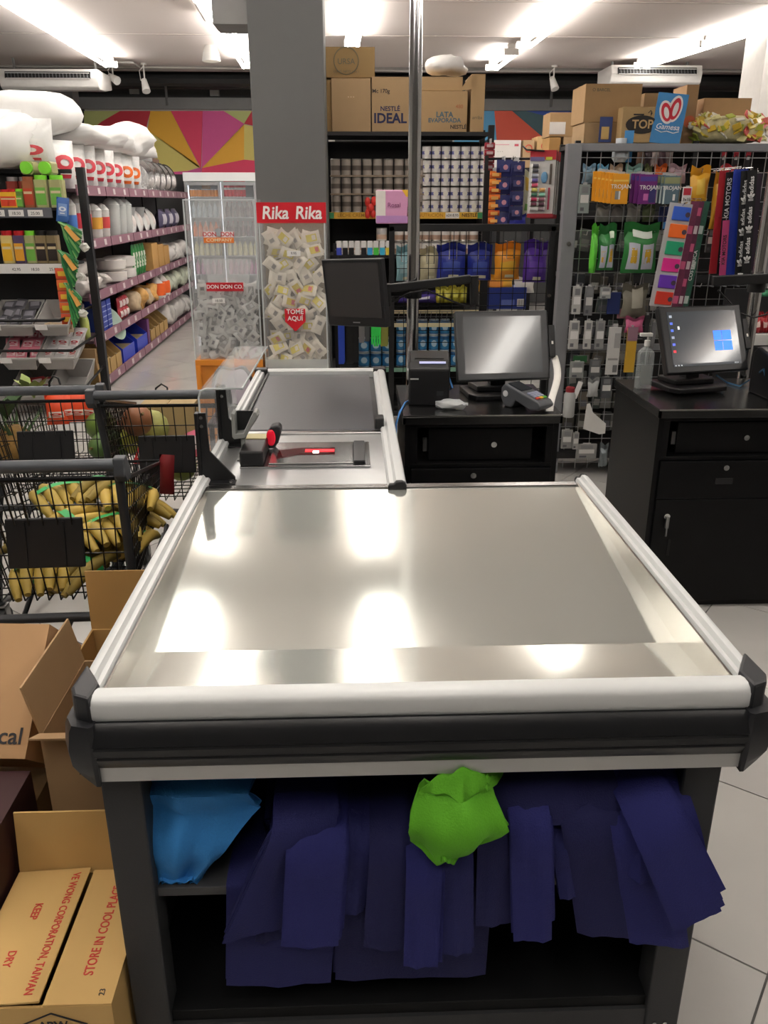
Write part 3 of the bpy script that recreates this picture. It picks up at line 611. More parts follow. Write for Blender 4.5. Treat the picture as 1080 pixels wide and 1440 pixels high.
ORDS = 'first second third fourth fifth sixth seventh eighth ninth tenth eleventh twelfth'.split()
# ================================================================ cartons at the left of the counter
def carton(name, label, x0, x1, y0, y1, z0, z1, mat, rz=0, lid='closed', flaps=(), tape=True, group=None, cat='box'):
    cx, cy = (x0+x1)/2, (y0+y1)/2; w, d, h = x1-x0, y1-y0, z1-z0; t = thing(name, label, cat, (cx, cy, z0), rz, group); k = .005
    m = MB(); m.box(-w/2, w/2, -d/2, -d/2+k, 0, h); m.box(-w/2, w/2, d/2-k, d/2, 0, h); m.box(-w/2, -w/2+k, -d/2+k, d/2-k, 0, h); m.box(w/2-k, w/2, -d/2+k, d/2-k, 0, h); m.box(-w/2+k, w/2-k, -d/2+k, d/2-k, 0, k)
    obj('body', m, mat, t)
    if lid == 'closed':
        obj('top_flap', MB().box(-w/2, -.002, -d/2, d/2, h, h+.004), mat, t); obj('top_flap', MB().box(.002, w/2, -d/2, d/2, h, h+.004), mat, t)
        if tape: obj('tape', MB().box(-.025, .025, -d/2-.0008, d/2, h+.004, h+.0048), P('c8a878', .3, var=.03), t)
    for side, ln_, a in flaps:    # side l r f b; a = angle up from horizontal outward
        c, s_ = cos(R(a))*ln_, sin(R(a))*ln_
        if side in 'lr':
            sg = -1 if side == 'l' else 1; X = sg*w/2
            pr = [(X, h), (X+sg*c, h+s_), (X+sg*c+.004, h+s_), (X+.004, h)]; m = MB().prism(pr, 'y', -d/2, d/2)
        else:
            sg = -1 if side == 'f' else 1; Y = sg*d/2
            pr = [(Y, h), (Y+sg*c, h+s_), (Y+sg*c, h+s_+.004), (Y, h+.004)] if abs(c) > abs(s_) else [(Y, h), (Y+sg*c, h+s_), (Y+sg*c+.004, h+s_), (Y+.004, h)]
            m = MB().prism(pr, 'x', -w/2, w/2)
        obj('flap', m, mat, t)
    return t
a = carton('cardboard_carton', 'tan carton with red storage lettering on its top, by the counter post', -.69, -.424, 1.03, 1.335, 0, .296, P('c9a567', .75, var=.05, scale=6), lid='none', flaps=(('b', .135, 82),))
AM = P('c9a567', .75, var=.05, scale=6)
m = MB(); m.prism([(-.133, .296), (.012, .304), (.012, .308), (-.133, .300)], 'y', -.150, .150); obj('top_flap', m, AM, a)
m = MB(); m.prism([(.018, .297), (.133, .296), (.133, .300), (.018, .301)], 'y', -.152, .150); obj('top_flap', m, AM, a)
text('red_lettering', 'VE WONG CORPORATION, TAIWAN', .021, (-.012, .0, .3072), (R(3.1), 0, -pi/2), INKR, a, .012, sx=.78)
text('red_lettering', 'KEEP', .021, (-.062, .045, .3046), (R(3.1), 0, -pi/2), INKR, a, .012, sx=.85)
text('red_lettering', 'DRY', .021, (-.072, -.06, .3040), (R(3.1), 0, -pi/2), INKR, a, .012, sx=.85)
text('red_lettering', 'STORE IN COOL PLACE', .024, (.078, .005, .3010), (0, 0, pi/2), INKR, a, .012, sx=.8)
text('mark', '23', .014, (.112, -.13, .3008), (0, 0, pi/2), INKK, a)
m = MB(); 
for p, q_ in (((-.058, 0), (0, .028)), ((0, .028), (.058, 0)), ((.058, 0), (0, -.028)), ((0, -.028), (-.058, 0))): m.tube([(.03+p[0], -.1535, .255+p[1]), (.03+q_[0], -.1535, .255+q_[1])], .0014, 4)
obj('diamond_mark', m, INKK, a)
text('black_lettering', 'ABW', .022, (.03, -.1535, .255), FRONT, INKK, a, .02)
carton('cardboard_carton', 'open carton with one flap raised, half under the bumper', -.655, -.45, 1.45, 1.745, 0, .545, CARD, lid='open', flaps=(('l', .115, 78), ('f', .06, 25), ('r', .06, 85)))
text('print', 'FRAGIL  12x400', .016, (.02, -.149, .45), FRONT, INKK, bpy.data.objects['cardboard_carton.001'])
b = carton('cardboard_carton', 'big tan carton with black lettering, tilted back at the left frame edge', -1.12, -.705, 1.5, 1.7, .0, .29, P('b58f66', .8, var=.05))
b.rotation_euler = (R(-43), 0, R(-4)); b.location = (-.912, 1.573, .392)
text('black_lettering', 'tropical', .05, (.195, -.1015, .045), FRONT, INKK, b, .01, align='RIGHT')
carton('cardboard_carton', 'lower carton carrying the big tan carton at the left', -1.12, -.72, 1.52, 1.9, 0, .315, CARD3)
carton('cardboard_carton', 'dark maroon carton low at the left frame edge', -1.0, -.70, 1.22, 1.48, 0, .43, P('3a1c1e', .6), lid='closed', tape=False)
carton('cardboard_carton', 'open tan carton with its back flap standing, beside the near cart', -.70, -.46, 1.77, 1.955, 0, .515, P('b08c55', .8, var=.05), lid='open', flaps=(('b', .165, 88), ('r', .08, 70)))

# ================================================================ shopping carts
BAR = P('4d5156', .4, .2); WIRE = P('1d1d1f', .35, .6); PLAS = P('141416', .5)
def cart(label, loc, rz, first=None):
    if first: return dup(first, loc, rz, label)
    t = thing('shopping_cart', label, 'cart', loc, rz, None)
    B = {}   # corner: rear/front top/bottom half widths
    def P4(v, z):   # v 0 rear..1 front, z 0 bottom..1 top ; returns half width, y, z
        zb, zt = .53-.0*v, .905-.185*v
        yb, yt = .10+.60*v, .03+.76*v
        hw = (.195-.045*v)*(1-z) + (.235-.055*v)*z
        return hw, yb*(1-z)+yt*z, zb*(1-z)+zt*z
    m = MB(); r = .0022
    for k in range(13):       # rear panel verticals
        u = -1+2*k/12; a, b = P4(0, 0), P4(0, 1); m.wire((u*a[0], a[1], a[2]), (u*b[0], b[1], b[2]), r)
        a, b = P4(1, 0), P4(1, 1); m.wire((u*a[0], a[1], a[2]), (u*b[0], b[1], b[2]), r)
        a, b = P4(0, 0), P4(1, 0); m.wire((u*a[0], a[1], a[2]), (u*b[0], b[1], b[2]), r)
    for s in (-1, 1):
        for k in range(25):
            a, b = P4(k/24, 0), P4(k/24, 1); m.wire((s*a[0], a[1], a[2]), (s*b[0], b[1], b[2]), r)
        for k in range(1, 8):
            a, b = P4(0, k/8), P4(1, k/8); m.wire((s*a[0], a[1], a[2]), (s*b[0], b[1], b[2]), r)
    for k in range(1, 5):
        for v in (0, 1): a = P4(v, k/5); m.wire((-a[0], a[1], a[2]), (a[0], a[1], a[2]), r)
    for k in range(1, 14): a = P4(k/14, 0); m.wire((-a[0], a[1], a[2]), (a[0], a[1], a[2]), r)
    obj('wire_basket', m, WIRE, t)['kind'] = 'stuff'
    m = MB(); c = [P4(0, 1), P4(1, 1)]
    m.tube([(-c[0][0], c[0][1], c[0][2]), (-c[1][0], c[1][1], c[1][2]), (c[1][0], c[1][1], c[1][2]), (c[0][0], c[0][1], c[0][2]), (-c[0][0], c[0][1], c[0][2])], .006, 6)
    obj('rim', m, WIRE, t, smooth=60)
    m = MB(); m.cyl((-.225, 0, .95), (.225, 0, .95), .0165, n=14); obj('handle', m, BAR, t, smooth=50)
    for s in (-1, 1):
        m = MB(); m.prism([(-.02, .925), (-.014, .97), (.016, .972), (.045, .93), (.04, .90), (.0, .905)], 'x', s*.215, s*.245); obj('handle_bracket', m, P('3c3f43', .45), t, bev=.004)
        m = MB(); m.tube([(s*.22, .02, .92), (s*.205, .09, .54), (s*.215, .04, .42), (s*.235, -.02, .14), (s*.235, .06, .115), (s*.19, .55, .125), (s*.185, .68, .16)], .013, 8); obj('chassis_tube', m, P('35373a', .4, .3), t, smooth=60)
    m = MB(); m.tube([(-.212, .05, .5), (.212, .05, .5)], .014, 8); obj('cross_bar', m, P('35373a', .4, .3), t, smooth=60)
    m = MB(); m.tube([(-.19, .3, .12), (.19, .3, .12)], .010, 8); m.tube([(-.2, .15, .3), (-.19, .68, .52)], .008, 6); m.tube([(.2, .15, .3), (.19, .68, .52)], .008, 6); obj('brace', m, P('35373a', .4, .3), t, smooth=60)['kind'] = 'stuff'
    for s, y in ((-1, .0), (1, .0), (-1, .62), (1, .62)):
        xx = s*(.235 if y < .1 else .188)
        m = MB(); m.cyl((xx-.014, y, .055), (xx+.014, y, .055), .055, n=16); w_ = obj('wheel', m, P('2a2a2b', .6), t, smooth=40)
        m = MB(); m.box(xx-.02, xx-.016, y-.02, y+.02, .05, .125); m.box(xx+.016, xx+.02, y-.02, y+.02, .05, .125); m.box(xx-.02, xx+.02, y-.02, y+.02, .118, .126); obj('fork', m, P('8a8a8a', .4, .7), w_)
    m = MB(); a, b = P4(0, .36), P4(0, .72)
    m.obox((0, (a[1]+b[1])/2-.012, (a[2]+b[2])/2-.01), (.2, .012, .135), (R(-11), 0, 0)); pl = obj('seat_flap', m, PLAS, t, bev=.004)
    for dx in (-.05, .05):
        m = MB(); m.obox((dx, (a[1]+b[1])/2-.0195, (a[2]+b[2])/2-.01), (.006, .004, .12), (R(-11), 0, 0)); obj('rib', m, PLAS, pl)
    return t
c1 = cart('black shopping cart full of plantains, nearest the counter', (-.822, 2.003, 0), R(2))
c2 = cart('black shopping cart with orange packets, behind the near cart', (-1.125, 2.90, 0), R(3), c1)
c3 = cart('black shopping cart with melons, beside the checkout belt', (-.672, 2.82, 0), R(1), c1)
m = MB(); m.tube([(0, .05, .0), (-.015, .05, .035), (0, .05, .06), (.02, .05, .055), (.03, .05, .0)], .003, 6)

# ---------------------------------------------------------------- produce
PLT = [P('a88f3e', .6, var=.6, scale=14), P('837030', .65, var=.7, scale=16), P('bda04a', .6, var=.5, scale=12)]
def banana_bunch(n, seed, mat, band=True):
    q = random.Random(seed); t = thing('plantain_bunch', 'x', 'fruit', (0, 0, 0), 0, 'plantain bunches in the near cart')
    for k in range(n):
        m = MB(); a = (k-(n-1)/2)*.19; L = .20*q.uniform(.9, 1.1); pts = []; rad = []
        for i in range(8):
            v = i/7; ang = -.9+v*1.7
            pts.append((.03*(k-(n-1)/2)+ sin(a)*.03*sin(v*pi), (v-.5)*L, .05*cos(ang*1.3)-.02 + (k % 2)*.012)); rad.append(.0195*max(.28, sin(pi*(.09+.82*v))**.55))
        m.tube(pts, rad, 8); obj('plantain', m, mat, t, smooth=70)
    if band:
        m = MB(); w_ = .03*(n-1)/2+.026
        m.loft([[(w_*cos(b)*1.0, y, .028+.036*sin(b)) for b in [2*pi*i/18 for i in range(18)]] for y in (-.012, .012)], True, False); obj('green_tie', m, P('2a9a52', .5), t, smooth=60)
    return t
bp_ = [banana_bunch(5, 3, PLT[0]), banana_bunch(4, 5, PLT[1]), banana_bunch(5, 8, PLT[2])]
SPOT = [(-.90, 2.42, .705, 35, 0), (-.80, 2.46, .71, -20, 1), (-.70, 2.42, .70, 15, 2), (-.84, 2.30, .655, -50, 2), (-.73, 2.29, .645, 30, 0), (-.93, 2.28, .62, 75, 1),
        (-.90, 2.2, .555, 10, 0), (-.78, 2.2, .555, -30, 1), (-.70, 2.50, .615, 70, 0), (-.86, 2.48, .60, 0, 2), (-.80, 2.35, .56, 60, 1), (-.70, 2.36, .57, -10, 2), (-.93, 2.40, .56, 45, 0), (-.78, 2.53, .56, 20, 1)]
BL = ['ripe plantain bunch with green tie on top, at the back left of the near cart', 'brownish plantain bunch with green tie, top middle of the near cart', 'bright plantain bunch with green tie by the right side of the near cart', 'plantain bunch lying across the middle of the near cart',
      'plantain bunch with green tie right behind the seat flap of the near cart', 'browned plantain bunch at the left side of the near cart', 'plantain bunch low at the rear left of the near cart', 'spotted plantain bunch on the bottom behind the rear wires',
      'plantain bunch halfway up at the front right of the near cart', 'plantain bunch buried at the front left of the near cart', 'brown plantain bunch on the bottom in the middle of the near cart', 'plantain bunch on the bottom at the right of the near cart', 'plantain bunch on the bottom at the left of the near cart', 'spotted plantain bunch on the bottom at the front of the near cart']
for k, (x, y, z, rz, kind) in enumerate(SPOT):
    if kind == kind and k < 3: o = bp_[k]; o.location = (x, y, z); o.rotation_euler = (R(rnd.uniform(-12, 12)), R(rnd.uniform(-14, 14)), R(rz)); o['label'] = BL[k]
    else: dup(bp_[kind], (x, y, z), (R(rnd.uniform(-12, 12)), R(rnd.uniform(-14, 14)), R(rz)), BL[k])
def fruit(name, label, cat, loc, r, mat, rot=(0,0,0), stem=True, grp=None, el=1.0):
    t = thing(name, label, cat, loc, 0, grp); t.rotation_euler = rot
    m = MB(); m.lathe([(.001, -r*el), (r*.45, -r*el*.9), (r*.82, -r*el*.55), (r, -.05*r), (r*.9, r*el*.45), (r*.55, r*el*.85), (.12*r, r*el)], 16); obj('flesh', m, mat, t, smooth=180)
    if stem: m = MB(); m.cyl((0, 0, r*el*.98), (.004, 0, r*el*1.12), .006, n=6); obj('stem', m, P('6d5a34', .7), t)
    return t
GRN = P('6e8a3e', .45, var=.4, scale=6); PAP = P('a9a84a', .5, var=.35, scale=4); REDP = P('a8503a', .5, var=.45, scale=5)
F = [('papaya', 'large green papaya at the back of the middle cart', at(142, 598, Y=3.38), .065, GRN, (R(70), 0, R(20)), 1.5), ('papaya', 'dark green papaya low in the middle cart', at(155, 628, Y=3.3), .07, P('53703a', .45, var=.3, scale=6), (R(80), 0, R(-30)), 1.4),
     ('papaya', 'reddish papaya between the green ones', at(165, 610, Y=3.45), .055, REDP, (R(60), 0, R(60)), 1.5), ('melon', 'round netted yellow-green melon in the belt-side cart', at(212, 602, Y=3.3), .075, P('9a9a58', .6, var=.4, scale=30, bump=.4), (0, 0, 0), 1.0),
     ('papaya', 'red and green papaya beside the netted melon', at(193, 592, Y=3.22), .06, P('8a5a3c', .5, var=.5, scale=4), (R(60), 0, R(30)), 1.4), ('melon', 'yellow-green melon under the netted melon', at(192, 618, Y=3.3), .065, PAP, (R(30), 0, 0), 1.1),
     ('papaya', 'pale green papaya at the bottom of the belt-side cart', at(255, 655, Y=3.1), .06, P('b3c060', .5, var=.2), (R(80), 0, R(10)), 1.6), ('melon', 'yellow-green melon low behind the near seat flap', at(232, 650, Y=3.15), .055, P('c0c060', .5, var=.2), (R(20), 0, 0), 1.1),
     ('papaya', 'small green papaya at the left side of the middle cart', at(62, 640, Y=3.1), .05, PAP, (R(70), 0, R(80)), 1.4)]
for nm, lb, p, r, mt, rt_, el in F: fruit(nm, lb, 'fruit', p, r, mt, rt_, True, None, el)
# pineapple-like brown netted root in the middle cart, leafy greens
t = thing('pineapple', 'brown pineapple with leafy crown in the middle cart', 'fruit', at(22, 630, Y=3.2))
m = MB(); m.lathe([(.02, -.09), (.055, -.07), (.068, 0), (.06, .06), (.03, .09)], 14); obj('flesh', m, P('8a6a35', .7, var=.5, scale=40, bump=.8), t, smooth=180)
for k in range(12):
    a = k*2.4; m = MB(); m.loft([[(-.008, 0, .08), (.008, 0, .08)], [(-.008, .03, .14), (.008, .03, .14)], [(-.001, .07, .17), (.001, .07, .17)]], False, False, None) if False else m.prism([(-.009, .08), (.009, .08), (.002, .19)], 'y', .0, .003)
    obj('leaf', m, P('4f6a44', .6), t, rot=(R(-25-k % 3*12), 0, a))
def leafy(label, loc, n, h, col, seed):
    q = random.Random(seed); t = thing('leafy_greens', label, 'vegetable', loc)
    for k in range(n):
        a = q.uniform(0, 2*pi); l = q.uniform(.7, 1.1)*h; m = MB(); w_ = .02
        pts = [V((cos(a)*l*.55*v, sin(a)*l*.55*v, l*(v-.35*v*v))) for v in (0, .35, .7, 1)]; sd = V((-sin(a), cos(a), 0))
        vs = []; ws = (.003, .6*w_, w_, .002)
        for p, u in zip(pts, ws): vs += [p-sd*u, p+sd*u]
        m.add(vs, [(0,1,3,2), (2,3,5,4), (4,5,7,6)]); obj('leaf', m, P(col, .6, var=.3), t)
    return t
leafy('dark leafy herbs at the left end of the middle cart', at(10, 590, Y=3.15), 22, .16, '3f5a34', 1)
leafy('pale green leaves behind the middle cart handle', at(48, 560, Y=3.3), 14, .13, '8fa05a', 2)
def packet(name, label, cat, loc, w, h, d, mats, rot=(0,0,0), grp=None, band=(.25, .75)):
    """a sealed pillow packet standing in XZ; mats = [film, print]"""
    t = thing(name, label, cat, loc, 0, grp); t.rotation_euler = rot
    m = MB(); n = 6
    def fn(u, v, s): return ((u-.5)*w*(1-.06*sin(pi*v)), s*d/2*(max(0, sin(pi*u))**.5)*(max(0, sin(pi*min(1, max(0, (v-.06)/.88))))**.5), v*h)
    for s in (-1, 1):
        m.grid(lambda u, v: fn(u, v, s), n, 8)
    obj('film', m, mats[0], t, smooth=60)
    if len(mats) > 1:
        m = MB(); b0, b1 = band
        m.grid(lambda u, v: (lambda p: (p[0], p[1]-.0012, p[2]))(fn(.14+.72*u, b0+(b1-b0)*v, -1)), 5, 4); obj('printed_label', m, mats[1], t, smooth=60)
        if len(mats) > 2:
            m = MB(); m.grid(lambda u, v: (lambda p: (p[0], p[1]-.003, p[2]))(fn(.5+.30*(.45+.55*v)*cos(2*pi*u), b0+(b1-b0)*(.56+.20*(.45+.55*v)*sin(2*pi*u)), -1)), 14, 1, closeu=True); obj('ring_print', m, mats[2], t, smooth=60)
            m = MB(); m.grid(lambda u, v: (lambda p: (p[0], p[1]-.003, p[2]))(fn(.3+.4*u, b0+(b1-b0)*(.16+.10*v), -1)), 3, 1); obj('line_print', m, mats[2], t, smooth=60)
    return t
ORG = P('e2502a', .4)
k1 = packet('snack_packet', 'orange packet with white print at the left, in the middle cart', 'packet', at(82, 597, Y=3.32), .085, .12, .05, [ORG, P('f0e6dc', .5), P('d23a22', .5)], (R(-8), 0, R(8)), 'orange packets in the middle cart', (.25, .45))
for k, (px, py) in enumerate(((97, 594), (112, 593), (126, 592))): dup(k1, at(px, py, Y=3.34+.01*k), (R(-8+4*k), R(6*k-6), R(8-6*k)), 'orange packet with white print, %s from the left in the middle cart' % ORDS[k+1])
packet('snack_packet', 'red packet low in the belt-side cart', 'packet', at(199, 655, Y=3.05), .07, .1, .03, [P('c23030', .4), P('e8d8d0', .5)], (R(-20), R(20), 0))
packet('snack_packet', 'pink packet between the carts, under the right handle', 'packet', at(282, 640, Y=3.1), .06, .1, .03, [P('d2607a', .4), P('f0e0e0', .5)], (R(-20), R(-20), 0))
packet('snack_packet', 'deep red pouch standing at the end of the near cart', 'packet', at(235, 695, Y=2.66), .05, .14, .03, [P('7a2024', .45)], (0, R(5), 0))
a = at(238, 577, Y=3.42); b = carton('cardboard_carton', 'kraft carton lying in the cart beside the belt', a.x-.11, a.x+.11, 3.38, 3.52, .6, a.z+.03, P('a08a62', .8), lid='closed', tape=False)
tag(obj('hanging_hook', MB().tube([at(70, 550, Y=2.9), at(69, 537, Y=2.9), at(75, 529, Y=2.9), at(82, 532, Y=2.9), at(85, 541, Y=2.9)], .0035, 6), BLACK, smooth=60), 'black wire hook standing over the middle cart handle', 'hook')
tag(obj('hanging_hook', MB().tube([at(218, 562, Y=3.0), at(219, 546, Y=3.0), at(227, 540, Y=3.0), at(235, 545, Y=3.0), at(237, 562, Y=3.0)], .0035, 6), BLACK, smooth=60), 'black wire hook standing over the belt-side cart', 'hook')
# ================================================================ the aisle shelving at the left
SHELFM = P('7a5a66', .5, .2); RAILP = P('8a6472', .45); UPR = P('232326', .5)
GY0, GY1, GX = 7.15, 12.7, -2.19; GA = R(1.45)
g = thing('aisle_shelving', 'long aisle shelving with mauve price rails, goods on five levels', 'shelf', (GX, GY0, 0), GA)
LEV = [(1.665, .42), (1.24, .44), (.815, .44), (.46, .44), (.075, .46)]
GLn = GY1-GY0
for k, (z, dp) in enumerate(LEV):
    sh = obj('shelf_board', MB().box(-dp, -.012, 0, GLn, z-.02, z+.005), P('5f4a52', .5), g)
    for i in range(6):
        a, b = i*GLn/6+.012, (i+1)*GLn/6-.012
        m = MB(); m.prism([(-.012, z-.045), (0, z-.045), (-.004, z+.035), (-.012, z+.035)], 'y', a, b); o = obj('price_rail', m, RAILP, sh)
        for j in range(2):
            y = a + (.25+.4*j+.1*rnd.random())*(b-a); m = MB(); m.box(.0005-.003, .002, y, y+.07, z-.025, z+.02); obj('price_tag', m, P('c9bcc0', .5), sh) if False else m
            m2 = MB(); m2.prism([(-.003, z-.03), (.0015, z-.03), (-.0025, z+.02), (-.006, z+.02)], 'y', y, y+.08); obj('price_tag', m2, P('cfc4c6', .5), g)
for y in (0, .93, 1.86, 2.78, 3.7, 4.63, GLn):
    m = MB(); m.box(-.49, -.45, y-.02, y+.02, 0, 1.95); obj('upright', m, UPR, g)
    m = MB(); m.box(-.46, -.03, y-.015, y+.015, .0, .055); obj('foot', m, UPR, g)
obj('back_panel', MB().box(-.475, -.465, 0, GLn, .05, 1.9), P('3a3638', .6), g)
m = MB(); m.box(-.47, -.0, -.02, .0, .03, .06); obj('end_brace', m, UPR, g)
def gp(off, y, z): return V((GX, GY0, 0)) + Matrix.Rotation(GA, 3, 'Z') @ V((off, y, z))
def gy(px, py, off=-.1): return at(px, py, X=GX+off-.05).y - GY0      # along-aisle place of a pixel
FILM = P('eeeeec', .25, bump=.25, scale=30, var=.03); FILMR = P('cc3f4c', .5); FILMO = P('dd6a28', .5); CLR = P('d6d9d6', .15, alpha=.6, bump=.4, scale=25)
S = [0]
def pk(name, label, cat, y, off, z, w, h, d, mats, rz=pi/2, tilt=0, grp=None, band=(.25, .75)):
    return packet(name, label, cat, gp(off, y, z), w, h, d, mats, (tilt, 0, GA+rz), grp, band)
# top: packs of paper cups with red print
for k, px in enumerate((98, 112, 128, 146, 162, 178, 190, 203)):
    y = .12 + k*.34 if k < 6 else .12+k*.36
    pk('cup_pack', ('white cup pack with red oval print, %s from the near end of the top shelf' if k < 6 else 'white cup pack with orange print, %s on the top shelf') % ORDS[k], 'packet', y, -.16, 1.672, .31, .36, .22, [FILM, P('f2efec', .4), FILMR if k < 6 else FILMO], pi/2-R(42), 0, None, (.08, .88))
# big loose white bags heaped above
def lump(name, label, cat, loc, r, mat, seed, n=16, mm=10, grp=None, amp=.12):
    q = random.Random(seed); t = thing(name, label, cat, loc, 0, grp); c = [(q.uniform(0, 6), q.uniform(2, 5), q.uniform(2, 5)) for _ in range(4)]
    m = MB()
    def fn(u, v):
        a, b = 2*pi*u, pi*(v*.98+.01); d = V((cos(a)*sin(b), sin(a)*sin(b), -cos(b)))
        f = 1 + amp*sum(sin(p+d.x*s_+d.z*w_+d.y*1.7*i) for i, (p, s_, w_) in enumerate(c))/2
        sq = max(abs(d.x), abs(d.y), abs(d.z)); f *= (1/sq)**.35
        return (d.x*r[0]*f, d.y*r[1]*f, max(-r[2]*.98, d.z*r[2]*f)+r[2])
    m.grid(fn, n, mm, closeu=True); obj('film', m, mat, t, smooth=180)
    return t
WB = P('f1f0ee', .35, bump=.25, scale=14, var=.03)
for k, (px, py, y, rx, rz_, lb) in enumerate(((18, 205, 7.0, .27, .30, 'tall white bag of cups at the left frame edge, on the end display'), (52, 165, 7.35, .36, .22, 'huge white bulging bag highest on the end of the aisle shelving'), (112, 200, 7.75, .25, .2, 'white bag with red mark behind the huge bag'),
       (140, 198, 8.3, .26, .2, 'white crumpled bag over the third cup pack'), (160, 202, 9.0, .24, .19, 'white crumpled bag over the fifth cup pack'), (182, 200, 9.6, .26, .19, 'white shiny bag with black mark over the last cup packs'), (203, 214, 10.2, .16, .14, 'small white knotted bag at the end of the bag heap'))):
    p = at(px, py, Y=y); z = 2.02 if k > 0 else 1.80
    if k == 1: z = 2.05
    lump('white_bag', lb, 'bag', (p.x-.03, y, z), (rx, .28, max(.09, (p.z-z)*1.0+.02)), WB, 30+k)
for k, (px, y) in enumerate(((12, 6.95), (52, 6.95))):
    p = at(px, 232, Y=y)
    packet('cup_pack', 'white foam cup pack with small red print, %s of two over the spice shelf' % ('left', 'right')[k], 'packet', (p.x, y, 1.80), .30, .36 if k else .42, .2, [FILM, P('f4f2f0', .4), P('d4505c', .5)], (0, 0, R(3)), None, (.1, .6))
# foil trays
for k, px in enumerate((214, 226, 238, 248, 258)):
    p = gp(-.19, 3.55+.38*k, 0); t = thing('foil_tray', 'silver foil tray leaning on the top shelf, %s from the near one' % ORDS[k], 'tray', (p.x, p.y, 1.675), 0); t.rotation_euler = (R(75), 0, R(60))
    m = MB(); m.lathe([(.13, 0), (.17, .05), (.185, .05), (.185, .055), (.165, .055), (.125, .006)], 20, (0, .19, 0)); obj('pan', m, P('c9c9c9', .22, 1, bump=.3, scale=60), t, smooth=40)
for k, px in enumerate((222, 246)):
    p = gp(-.33, (3.2, 4.6)[k], 0); tag(obj('foil_carton', MB().box(-.05, .10, -.2, .2, 0, .42), P('a5a6a6', .35, .8), loc=(p.x, p.y, 1.675), bev=.01), 'tall silver carton behind the foil trays, %s' % ('nearer', 'farther')[k], 'box')
# second level: sleeves of cups in clear bags
def sleeve(label, y, off, z, r, h, mats, n=1):
    t = thing('cup_sleeve', label, 'cups', gp(off, y, z))
    m = MB(); prof = [(r*.7, 0)]
    for i in range(9): prof += [(r*(.82+.02*i), h*(.08+.09*i)), (r*(.86+.02*i), h*(.10+.09*i))]
    prof += [(r*.5, h*.96), (r*.15, h)]
    m.lathe(prof, 14); obj('cups', m, mats[0], t, smooth=35)
    if len(mats) > 1:
        m = MB(); m.lathe([(r*.94, h*.30), (r*1.02, h*.62)], 14); m.f = [f for f in m.f if len(f) == 4][0:14]; m.m = m.m[:len(m.f)]; obj('print', m, mats[1], t, smooth=60)
    return t
CUP = P('e6e5e2', .35, alpha=.9); 
SLV = [(.12, .06, .36, 'sleeve of cups with blue stripe at the near end of the second shelf', P('4a78c0', .5)), (.32, .075, .38, 'tall sleeve of white cups with red print', FILMR), (.52, .07, .36, 'sleeve of cups with bold red lettering', FILMR), (.86, .075, .31, 'sleeve of clear cups with yellow and red print', P('d8a040', .5)), (1.15, .07, .31, 'second sleeve of clear cups with red print', P('c84848', .5)),
       (1.5, .09, .36, 'tall clear bag of cups in the middle of the second shelf', None), (1.78, .09, .36, 'clear bag of cups beside the tall clear one', None), (2.05, .085, .36, 'last tall clear bag of cups on the second shelf', None)]
for y, r_, h, lb, c in SLV: sleeve(lb, y, -.12, 1.247, r_, h, [CUP if c else P('dfe3e1', .2, alpha=.75)] + ([c] if c else []))
for k in range(4): pk('cup_pack', 'small white pack lying on the second shelf past the cup sleeves, %s' % ORDS[k], 'packet', 2.45+k*.36, -.12, 1.247, .16, .26, .12, [FILM, P('e0d8d4', .5)], pi/2, R(-18))
for k in range(3): pk('foil_pack', 'purple and silver foil pack toward the far end of the second shelf, %s' % ORDS[k], 'packet', 4.0+k*.45, -.12, 1.247, .3, .24, .15, [P('5a5670', .35), P('c9c6d0', .4)], pi/2, 0)
for k in range(2): tag(obj('plastic_tub', MB().lathe([(.10, 0), (.13, .10), (.135, .11), (.12, .115)], 14), P('b0b4b6', .4), loc=gp(-.25, 2.6+k*.5, 1.40), smooth=40), 'grey plastic tub stacked high on the second shelf, %s' % ('nearer', 'farther')[k], 'tub')
# third level
for k in range(5): 
    t = lump('clear_bag', 'crumpled clear bag at the near end of the third shelf, %s' % ORDS[k], 'bag', gp(-.13-.05*(k % 2), .12+.17*k, .823+.11*(k % 2)), (.1, .12, .07), P('d3cdc8', .25, bump=.5, scale=20), 60+k, amp=.25)
for k in range(4):
    z = .823+.085*(k % 2 + (k // 2)*0) + (0 if k < 2 else 0)
    t = thing('bowl_pack', 'shrink-wrapped stack of white bowls on the third shelf, %s' % ('bottom nearer', 'top nearer', 'bottom farther', 'top farther')[k], 'bowls', gp(-.17, 1.42+.42*(k // 2), .823+.115*(k % 2)))
    m = MB(); m.lathe([(.12, 0), (.155, .02), (.16, .05), (.158, .08), (.162, .10), (.12, .112)], 18); obj('bowls', m, P('dedad6', .35), t, smooth=40)
for k in range(5): pk('green_packet', 'tall green packet on the third shelf, %s from the near side' % ORDS[k], 'packet', 2.15+k*.13, -.1, .823, .11, .32, .05, [P('3c8a4c', .4), P('e2ead8', .5), P('2f7a40', .5)], pi/2)
for k in range(3): tag(obj('kraft_box', MB().box(-.10, .10, -.16, .16, 0, .30-.03*k), P('b48b52', .8), loc=gp(-.13, 3.0+k*.36, .823), rot=(0, 0, GA), bev=.004), 'kraft box standing on the third shelf, %s from the near side' % ORDS[k], 'box')
for k in range(5): lump('clear_bag', 'bulging clear bag of white goods far along the third shelf, %s' % ORDS[k], 'bag', gp(-.15, 4.1+k*.3, .823), (.14, .15, .12), P('d9d6d2', .2, bump=.5, scale=20), 70+k, amp=.2)
